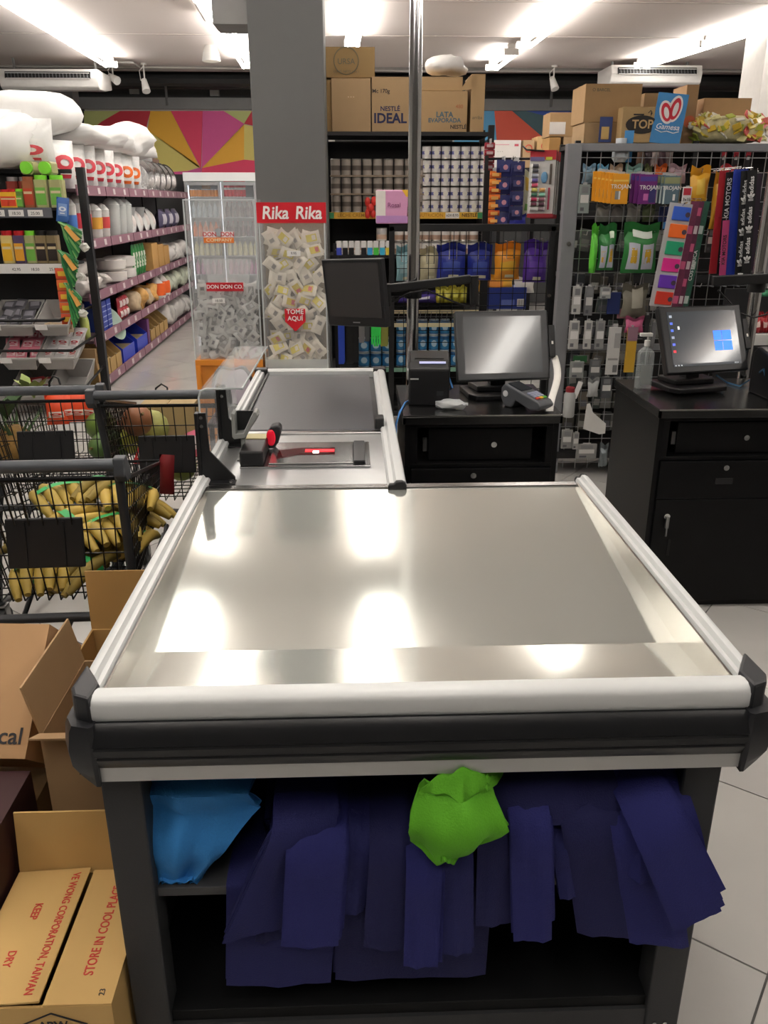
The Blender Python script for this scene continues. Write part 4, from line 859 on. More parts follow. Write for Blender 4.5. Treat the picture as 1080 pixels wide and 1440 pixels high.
# fourth level
for k in range(3):
    t = thing('dish_soap', 'white and lime bottle at the near end of the fourth shelf, %s' % ORDS[k], 'bottle', gp(-.1-.04*k, .08+.14*k, .467)); m = MB(); m.lathe([(.03, 0), (.045, .02), (.045, .12), (.03, .17), (.018, .2), (.018, .23)], 12); obj('body', m, P('c6d278', .35), t, smooth=40); m = MB(); m.lathe([(.02, .23), (.02, .26), (.005, .275)], 10); obj('cap', m, WHITE, t, smooth=40)
for k in range(2):
    t = thing('blue_box', 'blue box with white stripes on the fourth shelf, %s' % ('nearer', 'farther')[k], 'box', gp(-.12, .55+.17*k, .467), GA); obj('box', MB().box(-.08, .08, -.07, .07, 0, .27), P('2a3f9a', .4), t, bev=.003)
    for i in range(5): obj('stripe', MB().box(.0805, .0815, -.066, .066, .04+i*.045, .048+i*.045), P('b9c2e0', .5), t)
t = thing('oval_plate', 'grey-green oval plate leaning on the fourth shelf', 'plate', gp(-.09, 1.0, .467)); t.rotation_euler = (R(20), R(65), R(10)); m = MB(); m.lathe([(.09, 0), (.15, .015), (.16, .02), (.15, .022), (.09, .006)], 24); obj('plate', m, P('9fb5aa', .3), t, smooth=50)
for k in range(6): pk('red_packet', 'red and white packet piled on the fourth shelf, %s' % ORDS[k], 'packet', 1.32+.13*(k % 3), -.1, .467+.10*(k // 3), .13, .12, .08, [P('b03440', .4), P('e4d6d4', .5)], pi/2)
for k in range(4): lump('net_bag', 'net bag with orange print on the fourth shelf, %s' % ORDS[k], 'bag', gp(-.13, 1.9+k*.3, .467), (.12, .14, .11), P(('b9a487', 'd3a25e')[k % 2], .6, var=.5, scale=16), 80+k, amp=.2)
for k in range(2):
    t = thing('orange_bottle', 'white jug with big orange label on the fourth shelf, %s' % ('nearer', 'farther')[k], 'bottle', gp(-.10, 3.2+.32*k, .467), GA); m = MB(); m.lathe([(.09, 0), (.11, .03), (.11, .16), (.05, .24), (.03, .26), (.03, .29)], 14); obj('body', m, P('e6e4e0', .4), t, smooth=40); m = MB(); m.lathe([(.112, .05), (.116, .12), (.112, .19)], 14); obj('label', m, P('e2622a', .5), t, smooth=60)
for k in range(6): lump('clear_bag', 'pale green and white bag far along the fourth shelf, %s' % ORDS[k], 'bag', gp(-.15, 3.85+k*.28, .467), (.13, .14, .12), P('c9d0bc', .25, bump=.5, scale=20, var=.2), 90+k, amp=.2)
# bottom level
def tray_box(label, y, w, d, h, mat, z=.082, cat='box', nm='display_box', notch=True):
    t = thing(nm, label, cat, gp(-.02-d/2, y, z), GA); k = .006
    m = MB(); m.prism([(-d/2, 0), (d/2, 0), (d/2, h*.5), (0, h), (-d/2, h)], 'y', -w/2, -w/2+k); m.prism([(-d/2, 0), (d/2, 0), (d/2, h*.5), (0, h), (-d/2, h)], 'y', w/2-k, w/2); m.box(-d/2, -d/2+k, -w/2, w/2, 0, h); m.box(d/2-k, d/2, -w/2, w/2, 0, h*.5); m.box(-d/2, d/2, -w/2, w/2, 0, k); obj('box', m, mat, t)
    m = MB(); m.box(-d/2+.02, d/2-.02, -w/2+.02, w/2-.02, k, h*.45); obj('contents', m, P('8a7a5c', .7, var=.5, scale=40), t)
    return t
KR = P('ab8c58', .8)
for k, y in enumerate((.14, .36, .58, .80)): tray_box('kraft display box on the bottom shelf, %s from the near end' % ORDS[k], y, .2, .3, .34 if k < 2 else .30, KR)
for k, y in enumerate((1.22, 1.85)): tray_box('blue plastic bin on the bottom shelf, %s' % ('nearer', 'farther')[k], y, .5, .36, .30, P('2036b0', .35), cat='bin', nm='plastic_bin')
tag(obj('purple_box', MB().box(-.12, .12, -.05, .05, 0, .28), P('6a3a70', .5), loc=gp(-.14, 2.2, .082), rot=(0, 0, GA), bev=.003), 'purple printed box past the blue bins on the bottom shelf', 'box')
for k, y in enumerate((2.42, 2.68, 2.94, 3.2)): tray_box('kraft display box past the blue bins, %s of four' % ORDS[k], y, .23, .3, .28, KR)
for k in range(6): pk('green_packet', 'green bag lying over the kraft display boxes, %s' % ORDS[k], 'packet', 2.35+k*.16, -.2, .33, .15, .16, .07, [P('3a7a48', .4), P('c8d8c0', .5)], pi/2, R(-50))
for k in range(6): lump('clear_bag', 'crumpled clear bag far along the bottom shelf, %s' % ORDS[k], 'bag', gp(-.16, 3.55+k*.32, .082), (.15, .15, .14), P('c9c6c2', .2, bump=.5, scale=20), 100+k, amp=.22)

# ================================================================ the end display with spices
EY = 6.62
e = thing('end_display', 'black end display stand with spice shelves and wire tray fronts', 'shelf', (-2.75, EY, 0))
for x in (.66,):
    m = MB(); m.box(x-.03, x+.03, .32, .38, 0, 1.82); obj('upright', m, UPR, e, bev=.003)
m = MB(); m.box(-.9, .50, .36, .375, .1, 1.78); obj('back_panel', m, P('1c1c1e', .6), e)
for k, (z, c, x1) in enumerate(((1.53, P('5a5b62', .45), .52), (1.13, P('e6e4e2', .45), .60))):
    obj('shelf_board', MB().box(-.9, x1, 0, .36, z-.02, z), P('2b2b2e', .5), e); r_ = obj('price_rail', MB().prism([(-.012, z-.07), (0, z-.07), (0, z+.0), (-.006, z+.0)], 'x', -.9, x1), c, e)
    for j in range(5):
        m = MB(); x = x1-.12-j*.14; m.box(x-.055, x+.055, -.0135, -.012, z-.06, z-.015); tg = obj('price_tag', m, P('e9e7e4', .5), r_)
    for j in range(3): text('price', ('25.00', '18.50', '42.95')[j], .03, (x1-.12-j*.14, -.0142, z-.04), FRONT, INKK, r_)
for z, x1 in ((1.79, .45),): obj('top_bar', MB().box(-.9, .6, .30, .33, z-.015, z+.015), UPR, e)
m = MB(); m.box(.56, .6, .0, .36, 1.1, 1.8); obj('side_plate', m, UPR, e) if False else None
for k, (z, dp) in enumerate(((.72, .10), (.50, .16), (.235, .22))):
    m = MB(); y = -dp; m.tube([(-.9, y, z), (.50+.09*k, y, z), (.62+.02*k, .34, z+.05)], .012, 6); obj('tray_bar', m, BLACK, e, smooth=60)
def bottle(label, x, z, r, h, body, lab, cap, y=EY+.09, lay=False, nm='spice_jar'):
    t = thing(nm, label, 'jar', (x, y, z)); 
    m = MB(); m.prism([(-r, -r*.7), (-r*.7, -r), (r*.7, -r), (r, -r*.7), (r, r*.7), (r*.7, r), (-r*.7, r), (-r, r*.7)], 'z', 0, h*.86); obj('jar', m, body, t)
    m = MB(); m.cyl((0, 0, h*.86), (0, 0, h), r*.95, n=14); obj('cap', m, cap, t, smooth=40)
    m = MB(); m.box(-r*.8, r*.8, -r-.0015, -r, h*.08, h*.62); l_ = obj('label', m, lab, t)
    m = MB(); m.box(-r*.7, r*.7, -r-.0025, -r-.0015, h*.44, h*.52); obj('label_band', m, P('d8c8a0', .5), l_)
    if lay: t.rotation_euler = (R(90), 0, R(4)); 
    return t
GC = P('7ed53a', .4); OC = P('b5452c', .5); OL = P('9a5a3a', .5); SG = P('a8a878', .3); GL = P('6fae48', .5); RC = P('c4242a', .4); YL = P('e6b42c', .5); BK = P('1c1a19', .4)
def ex(px): return at(px, 260, Y=EY).x
for lb, px, r_, h, bd, lab, cp, y in (('tall brown spice jar, left of the green topped jars', 35, .043, .215, OL, OC, OL, .08), ('green spice jar with lime cap, left of two on the upper spice shelf', 53, .047, .225, SG, GL, GC, .08), ('green spice jar with lime cap, right of two on the upper spice shelf', 75, .05, .225, SG, GL, GC, .08),
      ('tall jar with silver cap and red label, upper spice shelf, farthest left', 4, .043, .215, P('8a3a30', .4), P('b83a34', .5), P('b9b9bc', .3, .8), .2), ('tall jar with silver cap behind the small green jar', 22, .043, .215, P('8a3a30', .4), P('b83a34', .5), P('b9b9bc', .3, .8), .2),
      ('small yellow jar with red cap, farthest left on the upper spice shelf', 3, .036, .125, YL, P('d8482c', .5), RC, .04), ('small yellow jar with red cap beside the small green jar', 13, .036, .125, YL, P('d8482c', .5), RC, .04), ('small green jar with lime cap on the upper spice shelf', 22.5, .028, .13, P('5d7d3c', .4), GL, GC, .04)):
    bottle(lb, ex(px), 1.531, r_, h, bd, lab, cp, EY+y+.0)
for k, px in enumerate((33, 59)):
    t = bottle('spice jar lying with its lime cap to the front, %s of two' % ('left', 'right')[k], at(px, 233, Y=EY+.05).x, 1.806, .046, .2, SG, GL, GC, EY+.25, True)
def ex2(px): return at(px, 345, Y=EY).x
for lb, px, r_, bd, lab, cp in (('yellow spice jar with red lid at the left frame edge, lower spice shelf', 6, .044, P('e0c880', .35), YL, RC), ('yellow and purple spice jar with red lid, lower spice shelf', 23, .042, P('5a4a6a', .35), P('e0a030', .5), RC), ('green spice jar with lime lid, lower spice shelf', 39, .042, SG, GL, GC),
      ('brown spice jar with black lid, left of two on the lower spice shelf', 54, .043, P('8a7a5a', .4), P('2d2420', .5), BK), ('brown spice jar with black lid, right of two on the lower spice shelf', 70, .043, P('8a7a5a', .4), P('2d2420', .5), BK)):
    bottle(lb, ex2(px), 1.131, r_, .235, bd, lab, cp, EY+.08)
# trays on the lower tiers
BIN = P('a5a3a0', .4)
def bin_(label, x0, x1, y0, y1, z, h):
    t = thing('display_bin', label, 'bin', ((x0+x1)/2, (y0+y1)/2, z+.05)); t.rotation_euler = (R(20), 0, 0); w, d = (x1-x0)/2, (y1-y0)/2; ins = .035
    o = [(-w, -d, h), (w, -d, h), (w, d, h+.03), (-w, d, h+.03)]; b = [(-w+ins, -d+ins, 0), (w-ins, -d+ins, 0), (w-ins, d-ins, 0), (-w+ins, d-ins, 0)]
    i_ = [(p[0]*.95, p[1]*.95, p[2]) for p in o]; bi = [(p[0]*.95, p[1]*.95, .006) for p in b]
    m = MB(); m.loft([bi, i_, o, b], True, False); m.add(b, [(3,2,1,0)]); m.add(bi, [(0,1,2,3)]); obj('tub', m, BIN, t)
    obj('lip', MB().box(-w-.008, w+.008, -d-.01, -d+.004, h-.012, h+.004), BIN, t)
    obj('price_tag', MB().box(-w*.9, -w*.9+.09, -d-.0225, -d-.020, h-.03, h+.012), P('f0eeec', .5), t)
    return t
TB = [(-3.05, -2.50, .60, 'grey bin of dark print packets, upper tray row left'), (-2.49, -2.18, .60, 'nearly empty grey bin, upper tray row right')]
def tx(px, py, y): return at(px, py, Y=y).x
z0 = .62
b1 = bin_('grey bin of dark print packets, left in the upper tray row', tx(0, 425, 6.5)-.12, tx(42, 425, 6.5), 6.51, 6.88, .60, .11)
b2 = bin_('nearly empty grey bin, right in the upper tray row', tx(44, 425, 6.5), tx(92, 425, 6.5), 6.51, 6.88, .60, .11)
b3 = bin_('grey bin of pink packets, left in the middle tray row', tx(-4, 480, 6.45), tx(49, 480, 6.45), 6.45, 6.88, .36, .12)
b4 = bin_('grey bin of red printed sachets, right in the middle tray row', tx(51, 480, 6.45), tx(102, 480, 6.45), 6.45, 6.88, .36, .12)
b5 = bin_('grey bin of red packets, middle of the lowest tray row', tx(8, 530, 6.38), tx(60, 530, 6.38), 6.38, 6.88, .10, .12)
b6 = bin_('grey bin with a red corner, right in the lowest tray row', tx(62, 530, 6.38), tx(112, 530, 6.38), 6.38, 6.88, .10, .12)
def fill(b, n, mats, w, h, lab, grp, seed, z=.065):
    q = random.Random(seed); f = None; c = b.location
    for k in range(n):
        loc = c + Matrix.Rotation(R(20), 3, 'X') @ V(((-.5+((k % 3)+.5)/3)*.27+q.uniform(-.02, .02), -.13+.11*(k//3 % 3)+q.uniform(-.01, .01), z+.02*(k//3)))
        rot = (R(-48+q.uniform(-8, 8)), R(q.uniform(-12, 12)), R(q.uniform(-20, 20)))
        if f is None: f = packet('small_packet', lab, 'packet', loc, w, h, .02, mats, rot, grp)
        else: dup(f, loc, rot)
fill(b1, 9, [P('55545a', .35), P('8a8890', .5)], .1, .1, 'dark printed packet lying in the upper left bin', 'dark packets in the upper left bin', 1)
fill(b2, 3, [P('b9a58a', .4), P('8a7052', .5)], .1, .1, 'brown packet lying in the nearly empty bin', 'packets in the nearly empty bin', 2, .02)
fill(b3, 9, [P('d87e90', .4), P('f2d8dc', .5), P('c23a58', .5)], .11, .11, 'pink packet with pale label in the middle left bin', 'pink packets in the middle left bin', 3)
fill(b4, 9, [P('c9c8c8', .4), P('e6e2e2', .5), P('b8343c', .5)], .11, .12, 'grey sachet with red print in the middle right bin', 'sachets in the middle right bin', 4)
fill(b5, 6, [P('9a2a30', .4), P('c8bcb8', .5)], .11, .1, 'dark red packet in the lowest middle bin', 'red packets in the lowest bin', 5, .03)
fill(b6, 3, [P('9a2a26', .4), P('70241f', .5)], .11, .1, 'red packet in the lowest right bin', 'red packets in the lowest right bin', 6, .03)
tag(obj('cardboard_pad', MB().box(-.25, .3, -.02, .02, 0, .16), CARD, loc=(-2.42, 6.90, .28)), 'flat piece of cardboard standing behind the lowest bins', 'cardboard')
# orange sachet strip
def strip(name, label, cat, top, w, h, n, mat, mlab, rz=0, grp=None, lean=0, mark=None, hk=0):
    t = thing(name, label, cat, top, rz, grp)
    for k in range(n):
        z = -(k+1)*h; m = MB(); s_ = .96
        m.loft([[(-w/2, 0, z+.002), (w/2, 0, z+.002), (w/2, .002, z+.002), (-w/2, .002, z+.002)], [(-w/2*s_, -.012, z+h/2), (w/2*s_, -.012, z+h/2), (w/2*s_, .012, z+h/2), (-w/2*s_, .012, z+h/2)], [(-w/2, 0, z+h-.002), (w/2, 0, z+h-.002), (w/2, .002, z+h-.002), (-w/2, .002, z+h-.002)]])
        sa = obj('sachet', m, mat[k % len(mat)], t, bev=0)
        if mlab: m = MB(); m.obox((0, -.0125, z+h*.5), (w*.62, .003, h*.42)); ml = obj('printed_label', m, mlab[k % len(mlab)], sa)
        if mark: m = MB(); m.cyl((w*.05, -.014, z+h*.55), (w*.05, -.0155, z+h*.55), h*.15, n=10); obj('mark', m, mark, sa)
    m = MB(); m.box(-.004, .004, -.002, hk, -.01, .02) if hk else m.box(-.004, .004, -.002, .004, 0, .02); obj('hang_tab', m, P('d8d8d8', .4, alpha=.7), t)
    t.rotation_euler = (lean, 0, rz); return t
p = at(81, 378, Y=6.5); strip('sachet_strip', 'orange and yellow strip of seasoning sachets hanging under the spice shelf', 'sachets', (p.x, 6.60, p.z), .11, .085, 5, [P('d8502a', .4), P('e0682a', .4)], [P('e8b83a', .5), P('d8c23a', .5)])
p = at(86, 264, Y=6.6); 
packet('snack_packet', 'blue packet with white ring hanging at the end of the spice shelf', 'packet', at(88, 312, Y=6.55), .09, .17, .03, [P('3a64a8', .4), P('7c9cd0', .5), P('dfe6f0', .5)], (0, R(8), R(10)))
def scallion(label, px0, py0, px1, py1, seed):
    q = random.Random(seed); A_ = at(px0, py0, Y=6.55); B_ = at(px1, py1, Y=6.50); t = thing('scallion_bundle', label, 'vegetable', A_)
    D = B_-A_
    for k in range(18):
        f = (k-8.5)/8.5; m = MB(); w_ = V((-.35, 0, -.94))*(f*.115)
        pts = [V((f*.012, q.uniform(-.01, .01), 0))]
        for v in (.35, .7, 1.0): pts.append(D*v*(1-.1*abs(f)) + w_*v + V((0, q.uniform(-.014, .014), 0)))
        m.tube(pts, [.006, .012, .013, .007], 5); obj('stalk', m, P(('2f7a44', '3f8a4c', '7fae6a', '246038')[k % 4], .4), t, smooth=60)
    m = MB(); m.ball(D*1.04+V((.03, -.01, .03)), (.035, .03, .03), 8, 6, jit=.008, seed=seed); obj('root_tuft', m, P('d8d8d0', .3, alpha=.8), t)
    m = MB(); m.add([D*.2+V((.01, -.03, .0)), D*.2+V((.03, -.03, .02)), D*.75+V((.05, -.03, .03)), D*.7+V((.02, -.035, .0))], [(0,1,2,3)]); obj('paper_label', m, P('d8a050', .5), t)
    return t
scallion('bundle of green scallions hanging at the end display, uppermost', 84, 312, 113, 352, 1)
scallion('bundle of green scallions hanging at the end display, in the middle', 83, 352, 108, 393, 2)
scallion('bundle of green scallions hanging at the end display, lowest', 92, 398, 112, 445, 3)
# ================================================================ glass-door coolers at the back
def can_mesh(r, h, mats, n=10, split=(.12, .88)):
    m = MB(); m.lathe([(r*.88, 0), (r, h*.04), (r, h*split[0]), (r, h*split[1]), (r, h*.96), (r*.86, h)], n, mis=[1, 1, 0, 1, 1]); return m
FY = 13.3
for c in range(2):
    x0 = -3.55 + c*1.13*1.0 if False else (-2.50, -1.395)[c]
    t = thing('drink_cooler', ('white two-door drink cooler with orange and red cans, at the end of the aisle', 'white drink cooler mostly hidden behind the grey column')[c], 'fridge', (x0, FY, 0)); W_ = 1.09
    m = MB(); m.box(0, .03, .05, .7, 0, 1.95); m.box(W_-.03, W_, .05, .7, 0, 1.95); m.box(.03, W_-.03, .66, .7, 0, 1.95); m.box(.03, W_-.03, .05, .66, 0, .25); m.box(.03, W_-.03, .05, .66, 1.88, 1.95); obj('cabinet_body', m, P('e4e4e4', .4), t)
    m = MB(); m.box(-.0, W_, .0, .06, 1.86, 1.98); obj('header', m, P('efeeec', .4, emit=.25, var=0), t, bev=.004)
    m = MB(); m.box(.03, W_-.03, .0, .05, 0, .24); obj('kick_grille', m, P('77797c', .5), t)
    for zz in range(5): obj('rack_shelf', MB().box(.035, W_-.035, .10, .64, .50+.28*zz, .512+.28*zz), P('cfd2d4', .4), t)
    for xx in (.05, W_/2, W_-.05): obj('lamp_strip', MB().box(xx-.008, xx+.008, .085, .10, .3, 1.85), P('f2f6ff', .4, emit=2.2, var=0), t)
    for dx in (0, 1):
        a, b = .02+dx*(W_/2-.01), W_/2-.005+dx*(W_/2-.015)
        m = MB(); m.box(a, a+.035, .0, .04, .25, 1.85); m.box(b-.035, b, .0, .04, .25, 1.85); m.box(a+.035, b-.035, .0, .04, .25, .30); m.box(a+.035, b-.035, .0, .04, 1.80, 1.85); d = obj('door', m, P('b6b9bc', .35, .5), t, bev=.003)
        obj('pane', MB().box(a+.035, b-.035, .015, .025, .30, 1.80), P('e6eef2', .03, alpha=.12, var=0), d)
        obj('handle', MB().box((b-.03 if dx == 0 else a+.01), (b-.01 if dx == 0 else a+.03), -.03, 0, .8, 1.3), P('8d8f92', .3, .8), d)
CO, CR, CD = [P('e08a2a', .35, .2), P('d8d8d8', .3, .9)], [P('c81f30', .35, .2), P('d8d8d8', .3, .9)], [P('4a2230', .35), P('c02434', .5)]
def row(mesh_obj, xs, y, z, lab, grp, first=False):
    for k, x in enumerate(xs):
        if first and k == 0: mesh_obj.location = (x, y, z); mesh_obj['label'] = lab % ORDS[k]
        else: dup(mesh_obj, (x, y, z), None, lab % ORDS[k])
oc = tag(obj('drink_can', can_mesh(.033, .122, CO), CO, smooth=40), 'orange drink can on the upper shelf of the left cooler door', 'can', 'orange cans in the cooler')
row(oc, [-2.42+.044*i for i in range(10)], FY+.2, 1.632, 'orange drink can, %s from left on the upper shelf, left cooler door', '', True)
tag(obj('orange_carton', MB().box(-.06, .06, -.05, .05, 0, .2), P('d88a3c', .5), loc=(-2.23, FY+.42, 1.633)), 'tall orange carton behind the orange cans in the cooler', 'carton')
rc = tag(obj('drink_can', can_mesh(.036, .125, CR), CR, smooth=40), 'red drink can on the upper shelf of the right cooler door', 'can', 'red cans in the cooler')
row(rc, [-1.90+.052*i for i in range(6)], FY+.2, 1.632, 'red drink can, %s from left in the lower layer, right cooler door', '', True); row(rc, [-1.90+.052*i for i in range(6)], FY+.2, 1.758, 'red drink can, %s from left in the upper layer, right cooler door', '')
def bottle_m(r, h, n=8): return MB().lathe([(r*.9, 0), (r, .01), (r, h*.6), (r*.35, h*.85), (r*.35, h*.96), (r*.3, h)], n, mis=[0, 0, 0, 0, 1])
def fillrow(nm, lab, grp, mesh, mats, xs, y, zs):
    f = None
    for j, z in enumerate(zs):
        for i, x in enumerate(xs):
            L_ = '%s, %s from left' % (lab, ORDS[i]) + ((', upper shelf', ', lower shelf')[j] if len(zs) > 1 else '')
            if f is None: f = tag(obj(nm, mesh, mats, smooth=40, loc=(x, y, z)), L_, 'bottle', grp)
            else: dup(f, (x, y, z), None, L_)
fillrow('drink_bottle', 'dark red drink bottle in the right cooler door', 'dark bottles in the cooler', bottle_m(.035, .22), CD, [-1.90+.075*i for i in range(6)], FY+.22, (1.352, 1.072))
fillrow('drink_bottle', 'clear water bottle in the left cooler door', 'clear bottles in the cooler', bottle_m(.035, .22), [P('c2ced2', .15, alpha=.8), P('5a8a5a', .5)], [-2.41+.08*i for i in range(6)], FY+.22, (1.352,))
fillrow('drink_bottle', 'orange juice bottle in the left cooler door', 'orange bottles in the cooler', bottle_m(.035, .22), [P('e0783a', .3), P('e8e4e0', .5)], [-2.41+.08*i for i in range(6)], FY+.22, (1.072,))
fillrow('drink_bottle', 'pale yellow bottle on a low cooler shelf', 'pale bottles in the cooler', bottle_m(.035, .22), [P('d8d0a0', .3), P('3a4a9a', .5)], [-2.41+.08*i for i in range(6)]+[-1.90+.08*i for i in range(6)], FY+.22, (.792,))
fillrow('drink_bottle', 'pink bottle on the lowest cooler shelf', 'pink bottles in the cooler', bottle_m(.035, .22), [P('c88aa8', .3), P('e8e4e0', .5)], [-2.41+.08*i for i in range(6)]+[-1.90+.08*i for i in range(6)], FY+.22, (.512,))

# ================================================================ candy dispensers by the column
CLW = P('f2f4f4', .05, alpha=.10, var=0, spec=.6)
def clear_box(t, x0, x1, y0, y1, z0, z1, k=.006, top=False):
    for nm, b in (('front_pane', (x0, x1, y0, y0+k)), ('back_pane', (x0, x1, y1-k, y1)), ('side_pane', (x0, x0+k, y0+k, y1-k)), ('side_pane', (x1-k, x1, y0+k, y1-k))):
        obj(nm, MB().box(*b, z0, z1), CLW, t)
    if top: obj('top_pane', MB().box(x0, x1, y0, y1, z1, z1+k), CLW, t)
    for x in (x0, x1-k):
        obj('glued_edge', MB().box(x-.001, x+k+.001, y0-.0015, y0+k, z0, z1), P('e6ecec', .08, alpha=.5, var=0), t)
    obj('glued_edge', MB().box(x0, x1, y0-.0015, y0+k, z1-.006, z1), P('f2f6f6', .08, alpha=.75, var=0), t)
def candy(nm, lab, grp, cols):
    t = thing(nm, lab, 'sweet', (0, 0, 0), 0, grp); w, h, d = .104, .078, .026
    m = MB(); X = [-w/2, -w*.38, 0, w*.38, w/2]; prof = [.0015, d*.32, d*.5, d*.32, .0015]
    rings = []
    for x, p in zip(X, prof): hh = h/2*(1 if abs(x) > w*.4 else .92); rings.append([(x, -p, -hh*.55), (x, -p*.9, hh*.55), (x, 0, hh), (x, p*.9, hh*.55), (x, p, -hh*.55), (x, 0, -hh)])
    m.loft(rings); obj('wrapper', m, cols[0], t, smooth=50)
    m = MB(); m.add([(-w*.3, -d*.5, -h*.25), (w*.3, -d*.5, -h*.25), (w*.3, -d*.5, h*.28), (-w*.3, -d*.5, h*.28)], [(0,1,2,3)]); obj('print', m, cols[1], t)
    m = MB(); m.add([(w*.02, -d*.52, -h*.16), (w*.24, -d*.52, -h*.16), (w*.24, -d*.52, h*.2), (w*.02, -d*.52, h*.2)], [(0,1,2,3)]); obj('brand_spot', m, cols[2], t)
    return t
# right dispenser
RY = 5.12; rx0, rx1 = -.545, -.158
t = thing('candy_dispenser', 'clear candy dispenser with red header, full of white and yellow packets', 'dispenser', ((rx0+rx1)/2, RY, 0)); hw = (rx1-rx0)/2
m = MB(); m.box(-hw, hw, 0, .34, 0, .42); obj('plinth', m, WHITE, t, bev=.004)
clear_box(t, -hw, hw, 0, .34, .42, 1.565)
m = MB(); m.box(-hw-.008, hw+.008, -.006, .0, 1.455, 1.568); hd = obj('header_sign', m, P('c41f2c', .35), t)
for sx_ in (-.095, .098):
    text('white_lettering', 'Rika', .098, (sx_, -.0075, 1.508), FRONT, P('f6f2ee', .5), hd, .022, shear=.12, sx=.92)
m = MB(); m.prism([(-.062, .965), (.062, .965), (.062, .89), (0, .83), (-.062, .89)], 'y', -.004, -.001); ar = obj('arrow_sign', m, P('c41f2c', .4), t)
text('white_lettering', 'TOME', .038, (0, -.005, .947), FRONT, P('f6f2ee', .5), ar, .02); text('white_lettering', 'AQUÍ', .038, (0, -.005, .907), FRONT, P('f6f2ee', .5), ar, .02)
m = MB(); m.box(-.035, .045, -.003, -.001, 1.27, 1.30); pt = obj('price_tag', m, WHITE, t); text('price', '9.95', .02, (.005, -.0035, 1.285), FRONT, INKK, pt)
obj('ledge', MB().box(-hw+.006, hw-.006, .006, .20, .615, .618), CLW, t); obj('ledge_front', MB().box(-hw+.006, hw-.006, -.004, .0, .60, .66), P('e6ecec', .08, alpha=.4, var=0), t)
obj('backing', MB().box(-hw+.008, hw-.008, .20, .21, .51, 1.45), P('7a6c56', .7, var=.4, scale=30), t)  # sheet behind the packets, its colour darkened to stand for shadow between them
CW = P('e8e0d0', .35, bump=.2, scale=80)
V1 = [candy('candy_packet', 'white wrapped candy packet with yellow print behind the clear pane', 'candy packets in the red-headed dispenser', (CW, P(c, .45), P(d, .45))) for c, d in (('d9c84a', 'e4dcd0'), ('d8cfc0', '8a8480'), ('d0b83a', 'b8464a'))]
n = 0; q = random.Random(5)
for ly in range(2):
    for r_ in range(13):
        for c_ in range(4):
            z = .50+r_*.072+q.uniform(-.014, .014); x = (rx0+rx1)/2 + (-.5+(c_+.5)/4)*.31 + q.uniform(-.016, .016) + (.02 if r_ % 2 else -.02)
            if .76 < z < .83 and abs(x-(rx0+rx1)/2) < .11 and ly == 0: continue
            y = RY+.045+.055*ly+q.uniform(-.004, .012); rot = (R(q.uniform(-35, 35)), R(q.uniform(-75, 75)), R(q.uniform(-40, 40)))
            v = q.choice((0, 0, 1, 1, 2))
            if n < 3: o = V1[n]; o.location = (x, y, z); o.rotation_euler = rot
            else: dup(V1[v], (x, y, z), rot)
            n += 1
# left dispenser on an orange stand
dx0, dx1 = -.975, -.562
t = thing('candy_dispenser', 'clear candy dispenser on an orange stand, half full of silver packets', 'dispenser', ((dx0+dx1)/2, RY, 0)); hw = (dx1-dx0)/2
ORB = P('d8862c', .45)
m = MB(); m.box(-hw, hw, .01, .38, 0, .66); obj('stand_body', m, P('c47a28', .5), t)
m = MB(); m.box(-hw, hw, -.006, .01, .625, .66); m.box(-hw, -hw+.03, -.006, .01, 0, .625); m.box(hw-.03, hw, -.006, .01, 0, .625); m.box(-hw+.03, hw-.03, -.006, .01, 0, .04); obj('stand_frame', m, ORB, t, bev=.002)
clear_box(t, -hw, hw, 0, .36, .66, 1.585)
for a, b, zz in ((-.12, .12, 1.26), ):
    obj('inner_hopper', MB().prism([(-.14, 1.25), (.16, 1.25), (.13, 1.08), (-.10, 1.08)], 'y', .10, .104), P('eef2f2', .08, alpha=.25, var=0), t)
m = MB(); m.box(-.105, .115, -.004, -.001, 1.07, 1.12); sg = obj('name_sign', m, P('b8242e', .4), t); text('white_lettering', 'DON DON CO.', .031, (.005, -.005, 1.095), FRONT, P('f4f0ec', .5), sg, .02)
m = MB(); m.box(-.10, .075, -.004, -.001, 1.345, 1.375); lg = obj('logo_banner', m, P('e07a30', .4), t); text('pale_lettering', 'COMPANY', .026, (-.01, -.005, 1.36), FRONT, P('f4e4c0', .5), lg, .01, sx=1.2)
m = MB(); m.box(-.10, -.028, -.004, -.001, 1.376, 1.408); m.box(.005, .075, -.004, -.001, 1.376, 1.408); l2 = obj('logo_plate', m, P('f0ecea', .4), t); text('red_lettering', 'DON', .034, (-.064, -.005, 1.392), FRONT, P('b8242e', .5), l2, .02); text('red_lettering', 'DON', .034, (.04, -.005, 1.392), FRONT, P('b8242e', .5), l2, .02)
m = MB(); m.cyl((-.012, -.004, 1.405), (-.012, -.001, 1.405), .022, n=16); obj('logo_disc', m, P('9aa0a4', .4), t)
m = MB(); m.box(-.075, .0, -.004, -.001, 1.0, 1.028); pt = obj('price_tag', m, WHITE, t); text('price', '10.50', .02, (-.037, -.005, 1.014), FRONT, INKK, pt)
obj('backing', MB().box(-hw+.01, hw-.01, .20, .21, .67, 1.06), P('5c5954', .6, var=.4, scale=30), t)
DW = P('c9c9c6', .25, bump=.3, scale=60, alpha=.93)
V2 = [candy('candy_packet', 'silvery clear candy packet in the dispenser on the orange stand', 'candy packets in the dispenser on the orange stand', (DW, P(c, .4), P(d, .4))) for c, d in (('a9a9a4', '55555a'), ('bcbcb8', '77777a'), ('8a8a88', 'b0b0ae'))]
n = 0; q = random.Random(9)
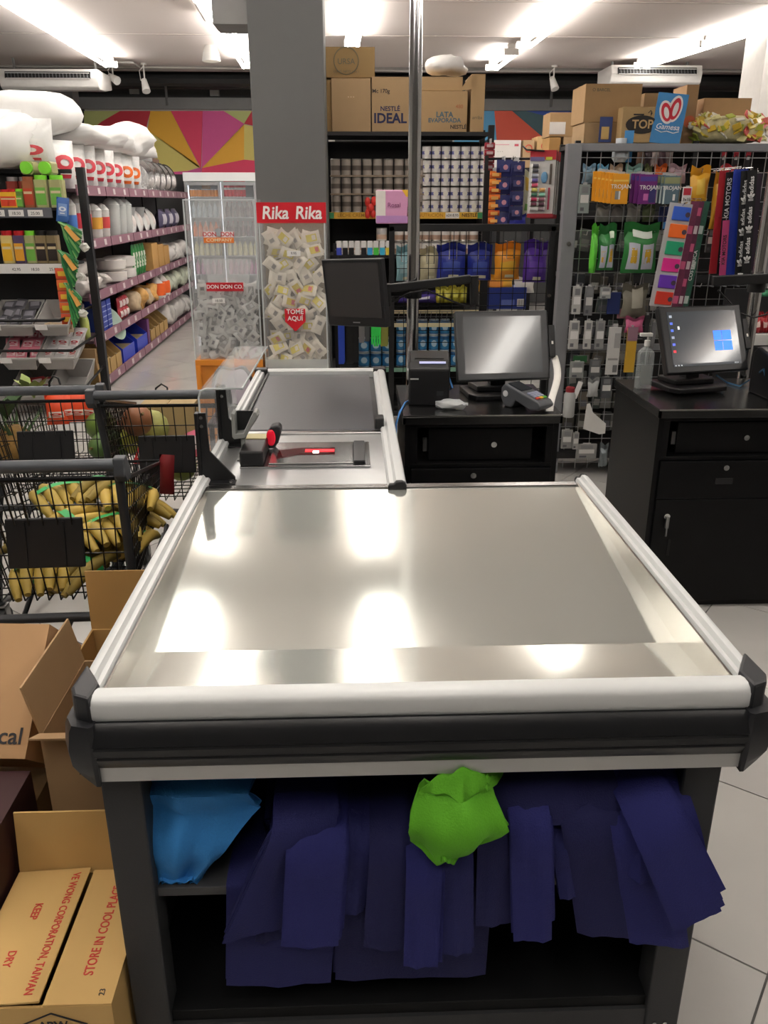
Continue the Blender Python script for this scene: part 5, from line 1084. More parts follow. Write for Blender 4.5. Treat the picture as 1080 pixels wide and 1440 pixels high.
for ly in range(2):
    for r_ in range(9):
        for c_ in range(6):
            z = .70+r_*.047+q.uniform(-.012, .012); x = (dx0+dx1)/2 + (-.5+(c_+.5)/6)*.35 + q.uniform(-.014, .014)
            if r_ > 6 and abs(x-(dx0+dx1)/2) < .09 and ly == 0: z -= .03
            y = RY+.05+.06*ly+q.uniform(-.012, .012); rot = (R(q.uniform(-35, 35)), R(q.uniform(-90, 90)), R(q.uniform(-40, 40)))
            v = q.choice((0, 1, 2))
            if n < 3: o = V2[n]; o.location = (x, y, z); o.rotation_euler = rot; o.scale = (.8,)*3
            else: dup(V2[v], (x, y, z), rot, None, None, .8)
            n += 1
# pale board with dark frame behind the belt
p = at(328, 549, Y=4.3)
t = thing('stool', 'stool with rounded pale back in a dark frame, behind the belt', 'stool', (p.x, 4.3, 0))
oval = [(.115*cos(a), (.135 if sin(a) > 0 else .10)*sin(a)*(1-.15*cos(a*4))) for a in [2*pi*i/28 for i in range(28)]]
zc = p.z
m = MB(); m.prism([(x, z+zc) for x, z in oval], 'y', .0, .02); obj('back_frame', m, P('3a2c30', .5), t, bev=.004)
m = MB(); m.prism([(x*.86, z*.86+zc+.004) for x, z in oval], 'y', -.006, .0); obj('back_pad', m, P('c9bfca', .5), t)
m = MB(); m.box(-.15, .15, .0, .3, .44, .47); obj('seat', m, P('3a2c30', .5), t, bev=.01)
for s_ in (-1, 1):
    obj('back_post', MB().box(s_*.09-.012, s_*.09+.012, .005, .025, .46, zc-.04), P('3a2c30', .5), t)
    for yy in (.02, .27): obj('leg', MB().box(s_*.13-.012, s_*.13+.012, yy-.012, yy+.012, 0, .44), P('3a2c30', .5), t)

# ================================================================ ceiling fittings
def ac(label, p0, p1, y):
    a, b = at(*p0, Y=y), at(*p1, Y=y); w = (b.x-a.x)
    t = thing('air_conditioner', label, 'air conditioner', ((a.x+b.x)/2, y, a.z-.03))
    pr = [(0, .0), (-.03, .10), (0, .18), (.0, .20), (.62, .20), (.62, .03), (.3, -.02), (.05, -.03)]
    m = MB(); m.prism([(y_, z_) for y_, z_ in pr], 'x', -w/2, w/2); obj('casing', m, P('e4e1dd', .45), t, bev=.012)
    m = MB(); m.obox((0, -.02, .128), (w*.86, .03, .075), (R(-18), 0, 0)); gr = obj('outlet', m, P('1b1b1c', .6), t)
    m = MB()
    for k in range(24): m.obox((-w*.4+k*w*.8/23, -.036, .122), (.010, .012, .05), (R(-18), 0, R(20)))
    obj('vanes', m, P('55585a', .5), gr)['kind'] = 'stuff'
    for zz in (.092, .15): obj('louver', MB().obox((0, -.042, zz), (w*.84, .02, .006), (R(10), 0, 0)), P('e8e6e2', .4), t)
    obj('nameplate', MB().box(w*.28, w*.38, -.014, -.006, .058, .066), P('6a6a6a', .5), t)
    for s_ in (-1, 1): obj('hanger', MB().box(s_*w*.42-.012, s_*w*.42+.012, .28, .31, .2, ZC+.03-a.z), P('8a8a88', .5), t)
    return t
ac('long white air conditioner hanging at the upper left', (0, 118), (139, 118), 11.7)
ac('long white air conditioner hanging behind the cartons at right', (858, 112), (986, 112), 11.7)
p = at(88, 152, Y=13.2); t = thing('support_bracket', 'grey duct post with white label under the left air conditioner', 'duct', (p.x, 13.2, p.z-.5)); obj('duct', MB().box(-.16, .16, 0, .3, 0, 4.0-p.z+.5), P('77767a', .5), t); obj('label', MB().box(-.07, .07, -.004, 0, .42, .52), P('d0cfce', .5), t)
def spot(label, px, py, y, aim):
    top = at(px, py, Y=y); t = thing('spotlight', label, 'spotlight', (top.x, y, ZC)); dz = top.z-ZC+.06
    m = MB(); m.cyl((0, 0, 0), (0, 0, -.02), .04, n=12); m.cyl((0, 0, -.02), (0, 0, dz-.12), .010, n=8); obj('stem', m, WHITE, t, smooth=40)
    m = MB(); c = V((0, -.0, dz-.16)); d = V(aim).normalized(); m.cyl(c-d*.08, c+d*.09, .035, .055, n=14); obj('lamp_head', m, WHITE, t, smooth=40)
    m = MB(); m.tube([(0, 0, -.03), (-.06, 0, -.09), (-.05, 0, dz-.1), c], .006, 6); obj('wire', m, WHITE, t, smooth=60)
    return t
spot('white spotlight on a bent arm, right of the left air conditioner', 158, 98, 12.3, (.6, -.5, -.35)); spot('second white spotlight, nearer the mural', 203, 108, 12.35, (.2, -.4, -.8))
spot('white spotlight over the right mural', 779, 105, 12.35, (.2, -.4, -.8))
tag(obj('conduit', MB().tube([at(158, 87, Z=ZC-.03), at(187, 88, Z=ZC-.03), at(203, 99, Z=ZC-.03)], .014, 6), P('b5b2ae', .5), smooth=60), 'bent grey conduit joining the two spotlights', 'conduit')
p = at(297, 82, Y=11.0); t = thing('pendant_lamp', 'white bell-shaped pendant lamp left of the column', 'lamp', (p.x, 11.0, p.z))
m = MB(); m.lathe([(.105, -.035), (.108, -.03), (.095, .05), (.06, .14), (.02, .19), (.012, .20)], 20); m.f = [f for f in m.f if len(f) == 4]; m.m = m.m[:len(m.f)]; o = obj('shade', m, WHITE, t, smooth=60); sm = o.modifiers.new('s', 'SOLIDIFY'); sm.thickness = .004
m = MB(); m.cyl((0, 0, .19), (0, 0, ZC-p.z), .008, n=6); obj('cord', m, WHITE, t)
m = MB(); m.ball((0, 0, .02), .04, 10, 6); obj('bulb', m, P('fff4e4', .4, emit=2, var=0), t, smooth=180)
q1 = at(275, 0, Z=ZC-.06); q2 = at(290, 26, Z=ZC-.06); tag(obj('track_rail', MB().tube([q1, q2], .03, 8), WHITE), 'white lighting track on the ceiling by the pendant lamp', 'track')
for k, (px, py) in enumerate(((189, 128), (302, 131))):
    p = at(px, py, Y=YB-.03); tag(obj('junction_box', MB().box(-.07, .07, -.03, .03, -.04, .04), P('b9b8b6', .5), loc=p), 'small pale junction box in the dark void, %s above the mural' % ('left', 'right')[k], 'box')
# ================================================================ the tall can shelf behind the belt
SY = 6.40; sx0, sx1 = -.19, 1.0
t = thing('can_shelving', 'tall black shelving of canned milk with cartons on top', 'shelf', ((sx0+sx1)/2, SY, 0)); hw = (sx1-sx0)/2
for s_ in (-1, 1):
    for y in (.0, .44): obj('upright', MB().box(s_*hw-.02, s_*hw+.02, y, y+.04, 0, 2.08), BLACK, t, bev=.002)
    m = MB()
    for k in range(9): m.wire((s_*(hw-.0), .05+.045*k, .1), (s_*(hw-.0), .05+.045*k, 2.0), .003)
    for k in range(30): m.wire((s_*hw, .04, .1+k*.065), (s_*hw, .44, .1+k*.065), .003)
    obj('side_grid', m, WIRE, t)['kind'] = 'stuff'
obj('back_panel', MB().box(-hw, hw, .465, .475, .05, 2.0), P('161617', .6), t)
for z, c in ((2.035, BLACK), (1.495, BLACK), (1.20, BLACK), (.80, BLACK), (.36, BLACK), (.06, BLACK)):
    sh = obj('shelf_board', MB().box(-hw+.02, hw-.02, .0, .46, z-.025, z), P('1a1a1b', .5), t)
m = MB(); m.box(-hw+.02, hw-.02, -.006, 0, 1.455, 1.50); st = obj('label_strip', m, P('e0b040', .5), t)
for a, b, c in ((-hw+.02, -hw+.06, '3a8a5a'), (hw-.08, hw-.02, '3a8a5a'), (.28, .38, 'ece8e0')): obj('label_block', MB().box(a, b, -.0075, -.006, 1.457, 1.498), P(c, .5), st)
text('lettering', 'NESTLÉ', .034, (.455, -.0085, 1.478), FRONT, P('4a3a30', .5), st, .01); text('lettering', 'NUTRICIÓN', .034, (.17, -.0085, 1.478), FRONT, P('b07a28', .5), st, .005)
text('lettering', 'LECHE CREMA', .034, (-.40, -.0085, 1.478), FRONT, P('b07a28', .5), st, .005); text('lettering', 'x24 8.95', .026, (.33, -.0095, 1.478), FRONT, INKK, st)
m = MB(); m.box(-hw+.02, hw-.02, -.006, 0, .775, .80); obj('price_strip', m, P('d8c9a0', .5), t)
obj('price_strip', MB().box(-hw+.02, hw-.02, -.006, 0, .33, .362), P('8ab8a0', .5), t)
def tin(name, lab, grp, r, h, mats, locs, split=(.15, .85), cat='can', mark=None):
    f = None; m = MB(); a, b = split
    m.lathe([(r*.9, 0), (r, h*.03), (r*.97, h*.08), (r*.97, h*a), (r*.97, h*b), (r*.97, h*.94), (r, h*.97), (r*.88, h)], 14, mis=[1, 1, 2, 0, 2, 1, 1])
    if mark: m.mi = 3; m.prism([(r*.55*cos(q_), h*.5+h*.22*sin(q_)) for q_ in [2*pi*i/10 for i in range(10)]], 'y', -r*.985, -r*.80); mats = mats+[mark]
    xs = sorted(set(round(l[0], 3) for l in locs)); zs = sorted(set(round(l[2], 3) for l in locs), reverse=True); rows = ['top', 'second', 'third', 'fourth', 'fifth']
    for l in locs:
        L_ = '%s, %s from left, %s row' % (lab, ORDS[xs.index(round(l[0], 3))], rows[zs.index(round(l[2], 3))] if len(zs) > 1 else 'only')
        if f is None: f = tag(obj(name, m, mats, smooth=40, loc=l), L_, cat, grp)
        else: dup(f, l, None, L_)
    return f
TINM = P('b9b6b0', .3, .9)
GRC = [P('5f564f', .45), TINM, P('9a9188', .4)]; WHC = [P('6a6aa0', .45), TINM, P('dcd8d4', .4)]
def shx(px, y=SY): return at(px, 260, Y=y).x
gl_ = []
for r_ in range(3):
    for c_ in range(9): gl_.append((shx(472)+.0765*c_, SY+.06, 1.497+.122*r_))
tin('milk_can', 'greyish tall milk can on the upper shelf', 'grey milk cans', .036, .120, GRC, gl_, (.35, .62))
gl_ = [(l[0], l[1]+.09, l[2]) for l in gl_ if l[2] > 1.6]
wl = []
for r_ in range(5):
    for c_ in range(7): wl.append((shx(600)+.0705*c_, SY+.05, 1.497+.0885*r_ + (.004 if r_ > 1 else 0)+(.004 if r_ > 3 else 0)))
tin('milk_can', 'small white milk can right of the pole', 'white milk cans', .034, .086, WHC, wl, (.35, .6), 'can', P('e0dcd0', .45))
for zz in (1.617, 1.739): tag(obj('can_tray', MB().box(shx(472)-.04, shx(472)+.65, SY+.02, SY+.02+.005, zz, zz+.012), P('8a7a68', .7)), 'thin cardboard tray edge between %s layers of grey cans' % ('lower' if zz < 1.7 else 'upper'), 'tray')
tin('milk_can', 'white can with orange mark below the grey cans', 'orange marked cans', .040, .095, [P('d8b8a0', .45), TINM, P('dedad6', .4)], [(shx(478+15.5*k), SY+.06, 1.202) for k in range(5)]+[(shx(537), SY+.05, 1.297)], (.15, .5))
tin('milk_can', 'cream and brown can behind the wire rack', 'cans behind the wire rack', .036, .095, [P('a88a78', .45), TINM, P('e0dcd6', .4)], [(shx(562+13.5*k), SY+.06, 1.202+.096*j) for k in range(9) for j in range(2)], (.1, .45))
BLC = [P('3a86b8', .4), P('c9d4da', .35, .5), P('2a5f90', .4)]
tin('blue_can', 'blue can under the customer monitor', 'blue cans on the low shelf', .045, .11, BLC, [(shx(510+18*k)-.0, SY+.06, .362+.115*j) for k in range(3) for j in range(2)], (.15, .75), 'can', P('b9d4e4', .4))
tin('blue_can', 'blue can behind the wire rack', 'blue cans behind the wire rack', .038, .12, BLC, [(shx(566)+.085*k, SY+.06, .362+.122*j) for k in range(6) for j in range(3)], (.15, .75), 'can', P('b9d4e4', .4))
def cbox(label, px0, py0, px1, py1, y, d, mat, name='cardboard_carton', cat='box', txts=(), tape=True, z0=None, rz=0):
    a, b = at(px0, py1, Y=y), at(px1, py0, Y=y); w, h = b.x-a.x, b.z-a.z
    if z0 is not None: h = b.z-z0; a.z = z0
    t = thing(name, label, cat, ((a.x+b.x)/2, y, a.z), rz)
    obj('body', MB().box(-w/2, w/2, 0, d, 0, h-.004), mat, t, bev=.003)
    m = MB(); m.box(-w/2, w/2, 0, d/2-.002, h-.004, h); obj('top_flap', m, mat, t); m = MB(); m.box(-w/2, w/2, d/2+.002, d, h-.004, h); obj('top_flap', m, mat, t)
    if tape: obj('tape', MB().box(-w/2-.001, w/2+.001, d/2-.03, d/2+.03, h+.0, h+.001), P('cbb08a', .3), t)
    for s, sz, u, v, mt, bd in txts: text('lettering', s, sz, ((u-.5)*w, -.0015, v*h), FRONT, mt, t, bd)
    return t, w, h
C1, C2, C3 = P('a68a66', .8, var=.05), P('ae9068', .8, var=.05), P('8a7048', .8, var=.05); INKG = P('5a5848', .6); NVY = P('22264a', .6)
zt = 2.037
BY = SY+.03
cbox('plain tan carton with a small label, first on the can shelf', 467, 110, 521, 184, BY, .36, C1, z0=zt, txts=(('- - -', .03, .5, .66, P('e0c8a8', .5), .02),))
o, w, h = cbox('tan carton reading IDEAL in dark blue on the can shelf', 523, 108, 577, 184, BY, .36, C1, z0=zt, txts=(('IDEAL', .088, .48, .24, NVY, .03), ('NESTLÉ', .042, .48, .42, NVY, .02), ('Mc 170g', .036, .24, .74, INKK, .01)))
cbox('dark sliver of a carton beside the grey column', 444, 112, 466, 186, BY+.02, .36, C3, z0=zt)
o, w, h = cbox('drab carton with round print stacked highest beside the column', 447, 66, 527, 109, BY+.03, .34, C3, txts=(('URSA', .05, .5, .52, INKG, 0), ('CONT. NETO 24 x 1', .02, .5, .2, INKG, 0)))
m = MB(); m.tube([(.085*cos(2*pi*i/24), -.001, h*.55+.085*sin(2*pi*i/24)) for i in range(25)], .003, 4); obj('round_print', m, INKG, o)
cbox('tan carton with blue-grey can print, right of the pole', 586, 128, 658, 184, BY, .36, C2, z0=zt, txts=(('LATA', .05, .55, .42, P('4a6a78', .6), .02), ('EVAPORADA', .04, .55, .28, P('4a6a78', .6), .02), ('480', .035, .84, .62, P('b07048', .6), .01), ('NESTLÉ', .035, .83, .12, INKK, .02)))
cbox('flat carton lying on the carton right of the pole', 586, 108, 651, 127.4, BY+.02, .32, C2)
cbox('narrow upright carton at the right end of the can shelf', 661, 104, 683, 184, BY, .36, C2, z0=zt, txts=(('arriba', .03, .5, .25, INKG, 0),))
p = at(625, 107, Y=BY+.15); lump('white_bag', 'crumpled white plastic bag on top of the cartons by the pole', 'bag', (p.x, BY+.17, p.z), (.14, .12, .065), P('e2dfdb', .3, bump=.5, scale=18), 7, amp=.18)
o = tag(obj('flap_sheet', MB().prism([(0, 0), (.13, .02), (.12, .10), (.06, .08)], 'y', 0, .005), C2, loc=at(646, 128, Y=BY+.0)), 'loose carton flap leaning between cartons on the can shelf', 'cardboard')
# ================================================================ black wire rack with hanging bags
WY = 5.2
t = thing('wire_rack', 'black tube-framed wire rack carrying coloured bags on hooks', 'rack', (.73, WY, 0))
a, b = at(551, 316, Y=WY), at(778, 318, Y=WY); wl_, wr_ = a.x-.73, b.x-.73; zt2 = 1.435
for nm, bx in (('frame_tube', (wl_-.016, wl_+.016, 0, zt2)), ('frame_tube', (wr_-.016, wr_+.016, 0, zt2))): obj(nm, MB().box(bx[0], bx[1], -.016, .016, bx[2], bx[3]), BLACK, t, bev=.003)
obj('frame_tube', MB().box(wl_-.016, wr_+.04, -.016, .016, zt2-.03, zt2+.012), BLACK, t, bev=.003); obj('frame_tube', MB().box(wl_, wr_, -.012, .012, .28, .31), BLACK, t)
for s_, x in ((-1, wl_), (1, wr_)): obj('foot', MB().box(x-.016, x+.016, -.2, .25, 0, .03), BLACK, t)
m = MB(); n1 = 13
for k in range(1, n1): x = wl_+(wr_-wl_)*k/n1; m.wire((x, 0, .3), (x, 0, zt2-.02), .0028)
for k in range(1, 15): z = .3+(zt2-.32)*k/15; m.wire((wl_, 0, z), (wr_, 0, z), .0028)
obj('wire_mesh', m, WIRE, t)['kind'] = 'stuff'
for x in (wl_, wr_): obj('bolt', MB().cyl((x, -.017, 1.03), (x, -.022, 1.03), .011, n=10), CHROME, t, smooth=40)
def hang(label, px0, py0, px1, py1, y, cols, d=.09, name='sweet_bag', cat='bag', top=.25, txt=None, tm=None, bands=()):
    a, b = at(px0, py1, Y=y), at(px1, py0, Y=y); w, h = b.x-a.x, b.z-a.z
    t = thing(name, label, cat, ((a.x+b.x)/2, y, a.z)); m = MB()
    ph = rnd.uniform(0, 6)
    def fn(u, v, s): return ((u-.5)*w*(1-.12*sin(pi*min(1, v*1.25))*.5+.02*sin(v*9+ph)), s*d/2*max(0, sin(pi*u))**.5*max(0, sin(pi*min(1, v/.80)))**.6 + .006*sin(u*9+v*7+ph), v*h + .01*sin(u*7+ph)*v)
    for s in (-1, 1): m.grid(lambda u, v: fn(u, v, s), 8, 10)
    bag = obj('film', m, cols[0], t, smooth=60)
    for (u0, u1, v0, v1, c) in bands:
        m = MB(); m.grid(lambda u, v: (lambda p: (p[0], p[1]-.003, p[2]))(fn(u0+(u1-u0)*u, v0+(v1-v0)*v, -1)), 4, 4); obj('printed_label', m, c, t, smooth=60)
    if txt:
        for s, sz, u, v, mt in txt: text('lettering', s, sz, ((u-.5)*w, -d/2-.008, v*h), FRONT, mt, t, .015)
    return t, w, h
PB = [('pale blue bag hanging behind the pole on the wire rack', 557, 345, 580, 396, '8ab4bc', 'a8c8cc'), ('cream bag hanging just right of the pole on the wire rack', 590, 348, 617, 394, 'bdb494', 'd0c8a8'), ('navy bag hanging on the wire rack, left of two', 613, 342, 656, 393, '2a3690', '4456a8'),
      ('navy bag hanging on the wire rack, right of two', 656, 342, 693, 394, '27338a', '4456a8'), ('orange bag hanging on the wire rack between navy and purple', 694, 341, 733, 393, 'e0922a', 'd8a83a'), ('purple bag hanging at the right end of the wire rack', 734, 338, 771, 397, '5a369a', '6a4aa8')]
for k, (lb, x0, y0, x1, y1, c, c2) in enumerate(PB):
    o, w, h = hang(lb, x0, y0, x1, y1, WY+.075, [P(c, .3, bump=.35, scale=25, var=.12)], bands=((.2, .8, .25, .5, P(c2, .35)), (.4, .75, .06, .14, P('d8d4b8', .5))))
    c_ = o.location.x; m = MB(); z = at(0, y0+24, Y=WY).z; m.tube([(c_-.022, WY+.06, z+.10), (c_-.022, WY-.014, z+.10), (c_-.022, WY-.014, z), (c_+.022, WY-.014, z), (c_+.022, WY-.014, z+.10), (c_+.022, WY+.06, z+.10)], .003, 6)
    tag(obj('bag_hook', m, CHROME, smooth=60), 'chrome wire hook holding the %s' % lb.split(' hanging')[0] + (' at %s' % ('left', 'right')[k-2] if k in (2, 3) else ''), 'hook')
# things on the shelf behind the rack
def on(label, px0, py0, px1, py1, y, d, mat, nm, cat, z0, txts=()): return cbox(label, px0, py0, px1, py1, y, d, mat, nm, cat, txts, False, z0)
o, w, h = on('navy box with a barcode on the shelf behind the rack', 682, 404, 741, 425, SY+.02, .2, P('2a3a80', .4), 'printed_box', 'box', .802); obj('barcode', MB().box(w*.28, w*.46, -.002, -.0005, .02, .075), PAPER, o)
for k in range(7): obj('barcode_bar', MB().box(w*.30+k*.009, w*.30+k*.009+.004, -.003, -.002, .025, .07), INKK, o)
obj('text_block', MB().box(-w*.1, w*.22, -.002, -.0005, .03, .07), P('5a68a8', .5), o)
hang('yellow packet lying over the navy box', 672, 387, 722, 410, SY+.06, [P('e0a838', .4)], .08, 'snack_packet', 'packet', bands=((.2, .7, .3, .7, P('d88a3a', .5)),)); hang('white packet at the right behind the rack', 722, 388, 752, 412, SY+.06, [P('dcd8d4', .4)], .08, 'snack_packet', 'packet')
hang('purple packet on the shelf behind the pole', 560, 410, 616, 426, SY+.05, [P('4a3a8a', .35), ], .1, 'snack_packet', 'packet', bands=((.2, .8, .4, .6, P('d8d4e0', .5)),))
for k in range(4): hang('olive green packet behind the rack, %s from the left' % ORDS[k], 612+11*k, 402, 624+11*k, 426, SY+.05+.01*k, [P('b0a83a', .4)], .08, 'snack_packet', 'packet', bands=((.2, .8, .35, .6, P('d0cc60', .5)),))
t = thing('wire_basket_shelf', 'sloping wire basket shelf behind the rack', 'basket', ((shx(556)+shx(680))/2, SY-.12, .70)); m = MB(); w = (shx(690)-shx(556))/2
for k in range(18): x = -w+2*w*k/17; m.wire((x, 0, .03), (x+.02, .11, .09), .0025)
for zz, yy in ((.03, 0), (.06, .055), (.09, .11)): m.wire((-w, yy, zz), (w, yy, zz), .003)
obj('wires', m, P('77777a', .4, .7), t)['kind'] = 'stuff'; obj('front_strip', MB().box(-w, w, -.004, 0, -.01, .02), P('d8cfa8', .5), t)
# pink tissue pack standing on the rack, red toy on the shelf
p0, p1 = at(529, 312, Y=WY-.05), at(590, 267, Y=WY-.05); w, h = p1.x-p0.x, p1.z-1.449
t = thing('tissue_pack', 'pink and white pack with a yellow corner standing on the wire rack', 'pack', ((p0.x+p1.x)/2, WY-.03, 1.449)); obj('pack', MB().box(-w/2, w/2, 0, .06, 0, h), P('d79ac0', .4), t, bev=.006)
obj('white_panel', MB().box(-w/2-.001, -w*.28, -.0015, 0, .01, h-.004), P('e9e4dc', .5), t); obj('yellow_corner', MB().prism([(w*.1, h), (w/2, h), (w/2, h*.76), (w*.2, h*.8)], 'y', -.002, 0), P('e8b83a', .5), t)
obj('lilac_band', MB().box(-w/2, w/2, -.0018, 0, .005, .045), P('b98ac0', .5), t); text('lettering', 'Rosal', .036, (-w*.08, -.002, h*.55), FRONT, P('7a3a6a', .5), t)
m = MB(); m.prism([(w*.22, h*.22), (w*.40, h*.22), (w*.42, h*.5), (w*.36, h*.66), (w*.28, h*.66), (w*.23, h*.5)], 'y', -.0022, 0); f_ = obj('portrait_hair', m, P('2a1c1a', .6), t); m = MB(); m.cyl((w*.31, -.0022, h*.5), (w*.31, -.003, h*.5), .016, n=14); obj('portrait_face', m, P('b98a70', .6), f_)
p = at(521, 299, Y=SY-.06); t = thing('red_bow', 'red bow ornament on the milk can shelf edge', 'bow', (p.x, SY-.03, 1.47)); 
for nm, c, r in (('knot', (0, 0, .06), (.03, .02, .03)), ('loop', (-.02, 0, .10), (.02, .015, .035)), ('loop', (.025, 0, .105), (.02, .015, .035)), ('tail', (-.02, 0, .02), (.02, .012, .035)), ('tail', (.02, 0, .02), (.02, .012, .03))): m = MB(); m.ball(c, r, 10, 8); obj(nm, m, P('d0362c', .45), t, smooth=180)
# pens and hanging pieces around the customer monitor
t = thing('pen_rail', 'white rail holding a row of pens above the customer monitor', 'rail', (shx(508, 5.9), 5.9, at(508, 352, Y=5.9).z)); obj('rail', MB().box(-.17, .2, 0, .02, -.012, .0), WHITE, t)
for k in range(9):
    x = -.155+.042*k; c = ('3a4ab0', '1a1a1c', '1a1a1c', 'e0e0de', '1a1a1c', '3a9ad0', '4ac04a', '3aa8c8', 'd8c040')[k]
    g_ = thing('pen', 'pen with %s cap standing on the white rail, %s from the left' % (('blue', 'black', 'black', 'white', 'black', 'sky blue', 'green', 'cyan', 'yellow')[k], ORDS[k]), 'pen', (t.location.x+x, 5.89, t.location.z)); obj('barrel', MB().box(-.016, .016, -.012, 0, .018, .062), P('e6e4e2', .4), g_, bev=.002); obj('cap', MB().box(-.017, .017, -.013, 0, -.03, .018), P(c, .4), g_, bev=.002)
m = MB(); m.wire((shx(470, 5.9), 5.9, at(0, 352, Y=5.9).z-.006), (shx(470, 5.9), SY, at(0, 352, Y=5.9).z-.006), .005); m.wire((shx(546, 5.9), 5.9, at(0, 352, Y=5.9).z-.006), (shx(546, 5.9), SY, at(0, 352, Y=5.9).z-.006), .005); obj('rail_arm', m, BLACK, t)['kind'] = 'stuff'; bpy.data.objects['rail_arm'].location = -t.location
def band(label, px, py0, py1, y, w, mat, name='lanyard', cat='lanyard', loop=True, marks=()):
    a, b = at(px, py0, Y=y), at(px+1, py1, Y=y); h = a.z-b.z; t = thing(name, label, cat, (a.x, y, b.z)); 
    m = MB(); m.box(-w/2, w/2, -.003, 0, 0, h); obj('ribbon', m, mat, t); m = MB(); m.box(-w/2+.004, w/2+.006, .010, .013, .01, h); obj('back_ribbon', m, mat, t)
    obj('hook', MB().wire((0, 0, h-.004), (0, 6.0-y, h+.0), .004), BLACK, t)
    for s, sz, v, mt in marks: text('lettering', s, sz, (0, -.0045, v*h), (pi/2, -pi/2, 0), mt, t, .015)
    return t
BLU = P('2a4ab8', .5)
band('bright blue strap hanging under the customer monitor', 479, 448, 512, 5.95, .04, BLU); band('black strap with white specks beside the blue strap', 491, 448, 512, 5.97, .05, P('131314', .5, var=.8, scale=60)); band('black strap, second beside the blue strap', 499, 450, 510, 5.99, .04, P('161618', .5))
band('silver strap hanging under the monitor', 508, 450, 482, 5.9, .035, P('8a8a8c', .35, .5)); band('grey strap right of the silver one', 516, 450, 480, 5.92, .03, P('55565a', .5)); band('olive strap right of the green glove', 540, 450, 487, 5.9, .05, P('98984a', .5))
t = thing('green_glove', 'fluorescent green glove hanging under the customer monitor', 'glove', (shx(528, 5.88), 5.88, at(528, 487, Y=5.88).z)); obj('palm', MB().box(-.035, .035, -.008, .008, .07, .2), P('3ad85a', .4), t, bev=.006); obj('hook', MB().wire((0, 0, .195), (0, .12, at(0, 447, Y=6.0).z-t.location.z), .004), BLACK, t)
for k in range(4): obj('finger', MB().box(-.034+.0175*k, -.019+.0175*k, -.007, .007, .0+.012*(k in (0, 3)), .075), P('3ad85a', .4), t, bev=.004)
t = thing('hook_bar', 'dark bar from which straps and the glove hang', 'bar', (0, 6.0, 0)); z = at(0, 447, Y=6.0).z; obj('bar', MB().cyl((shx(468, 6), 0, z), (shx(552, 6), 0, z), .01, n=8), BLACK, t); obj('upright', MB().box(shx(470, 6)-.015, shx(470, 6)+.015, 0, .03, 0, 1.3), BLACK, t)
# ---------------------------------------------------------------- strips and cards between shelf and grid wall
HY = 5.85
def hs(label, px, py0, py1, w, n, c1, c2, mark=None, y=HY, nm='sachet_strip', lean=0):
    a, b = at(px, py0, Y=y), at(px, py1, Y=y); return strip(nm, label, 'sachets', a, w, (a.z-b.z)/n, n, [P(c, .35) for c in c1], [P(c, .5) for c in c2], 0, None, lean, mark, HY+.1-y)
hs('dark red sachet strip at the end of the can shelf', 689, 200, 240, .07, 4, ('a83a44', '98303a'), ('c8b0b0',), None, 6.0); hs('orange sachet strip beside the navy strips', 697, 240, 316, .075, 7, ('d8702a', 'e08a34', 'c85a28'), ('e8b060',))
hs('navy sachet strip with pink marks, left of two', 710, 224, 322, .105, 4, ('2a2f64', '262a58'), ('3a4078',), P('d89aa8', .5)); hs('navy sachet strip with pink marks, right of two', 729, 226, 310, .09, 4, ('2c3060', '262a54'), ('4a4c78',), P('c8909a', .5), HY-.05)
hs('dark strip peeking between the navy strips', 720, 226, 300, .06, 4, ('20223a',), ('8a3a44',), None, HY+.08)
hang('white and green bag hanging behind the sewing card', 733, 240, 752, 302, HY+.09, [P('cfd0b8', .35)], .05, 'sweet_bag', 'bag', bands=((.2, .8, .55, .85, P('d8b84a', .5)), (.2, .8, .1, .25, P('7ab05a', .5))))
hang('blue crumpled packet resting at the foot of the navy strips', 716, 300, 740, 318, HY-.02, [P('33389a', .35)], .06, 'snack_packet', 'packet')
t = thing('display_rail', 'thin dark rail behind the hanging strips', 'rail', (0, HY+.1, 0)); z = at(0, 222, Y=HY+.1).z; obj('rail', MB().cyl((shx(684, HY), 0, z), (shx(800, HY), 0, z), .008, n=8), BLACK, t); obj('post', MB().box(shx(686, HY)-.012, shx(686, HY)+.012, -.01, .01, 0, z+.02), BLACK, t); obj('post', MB().box(shx(792, HY)-.012, shx(792, HY)+.012, -.01, .01, 0, z+.02), BLACK, t)
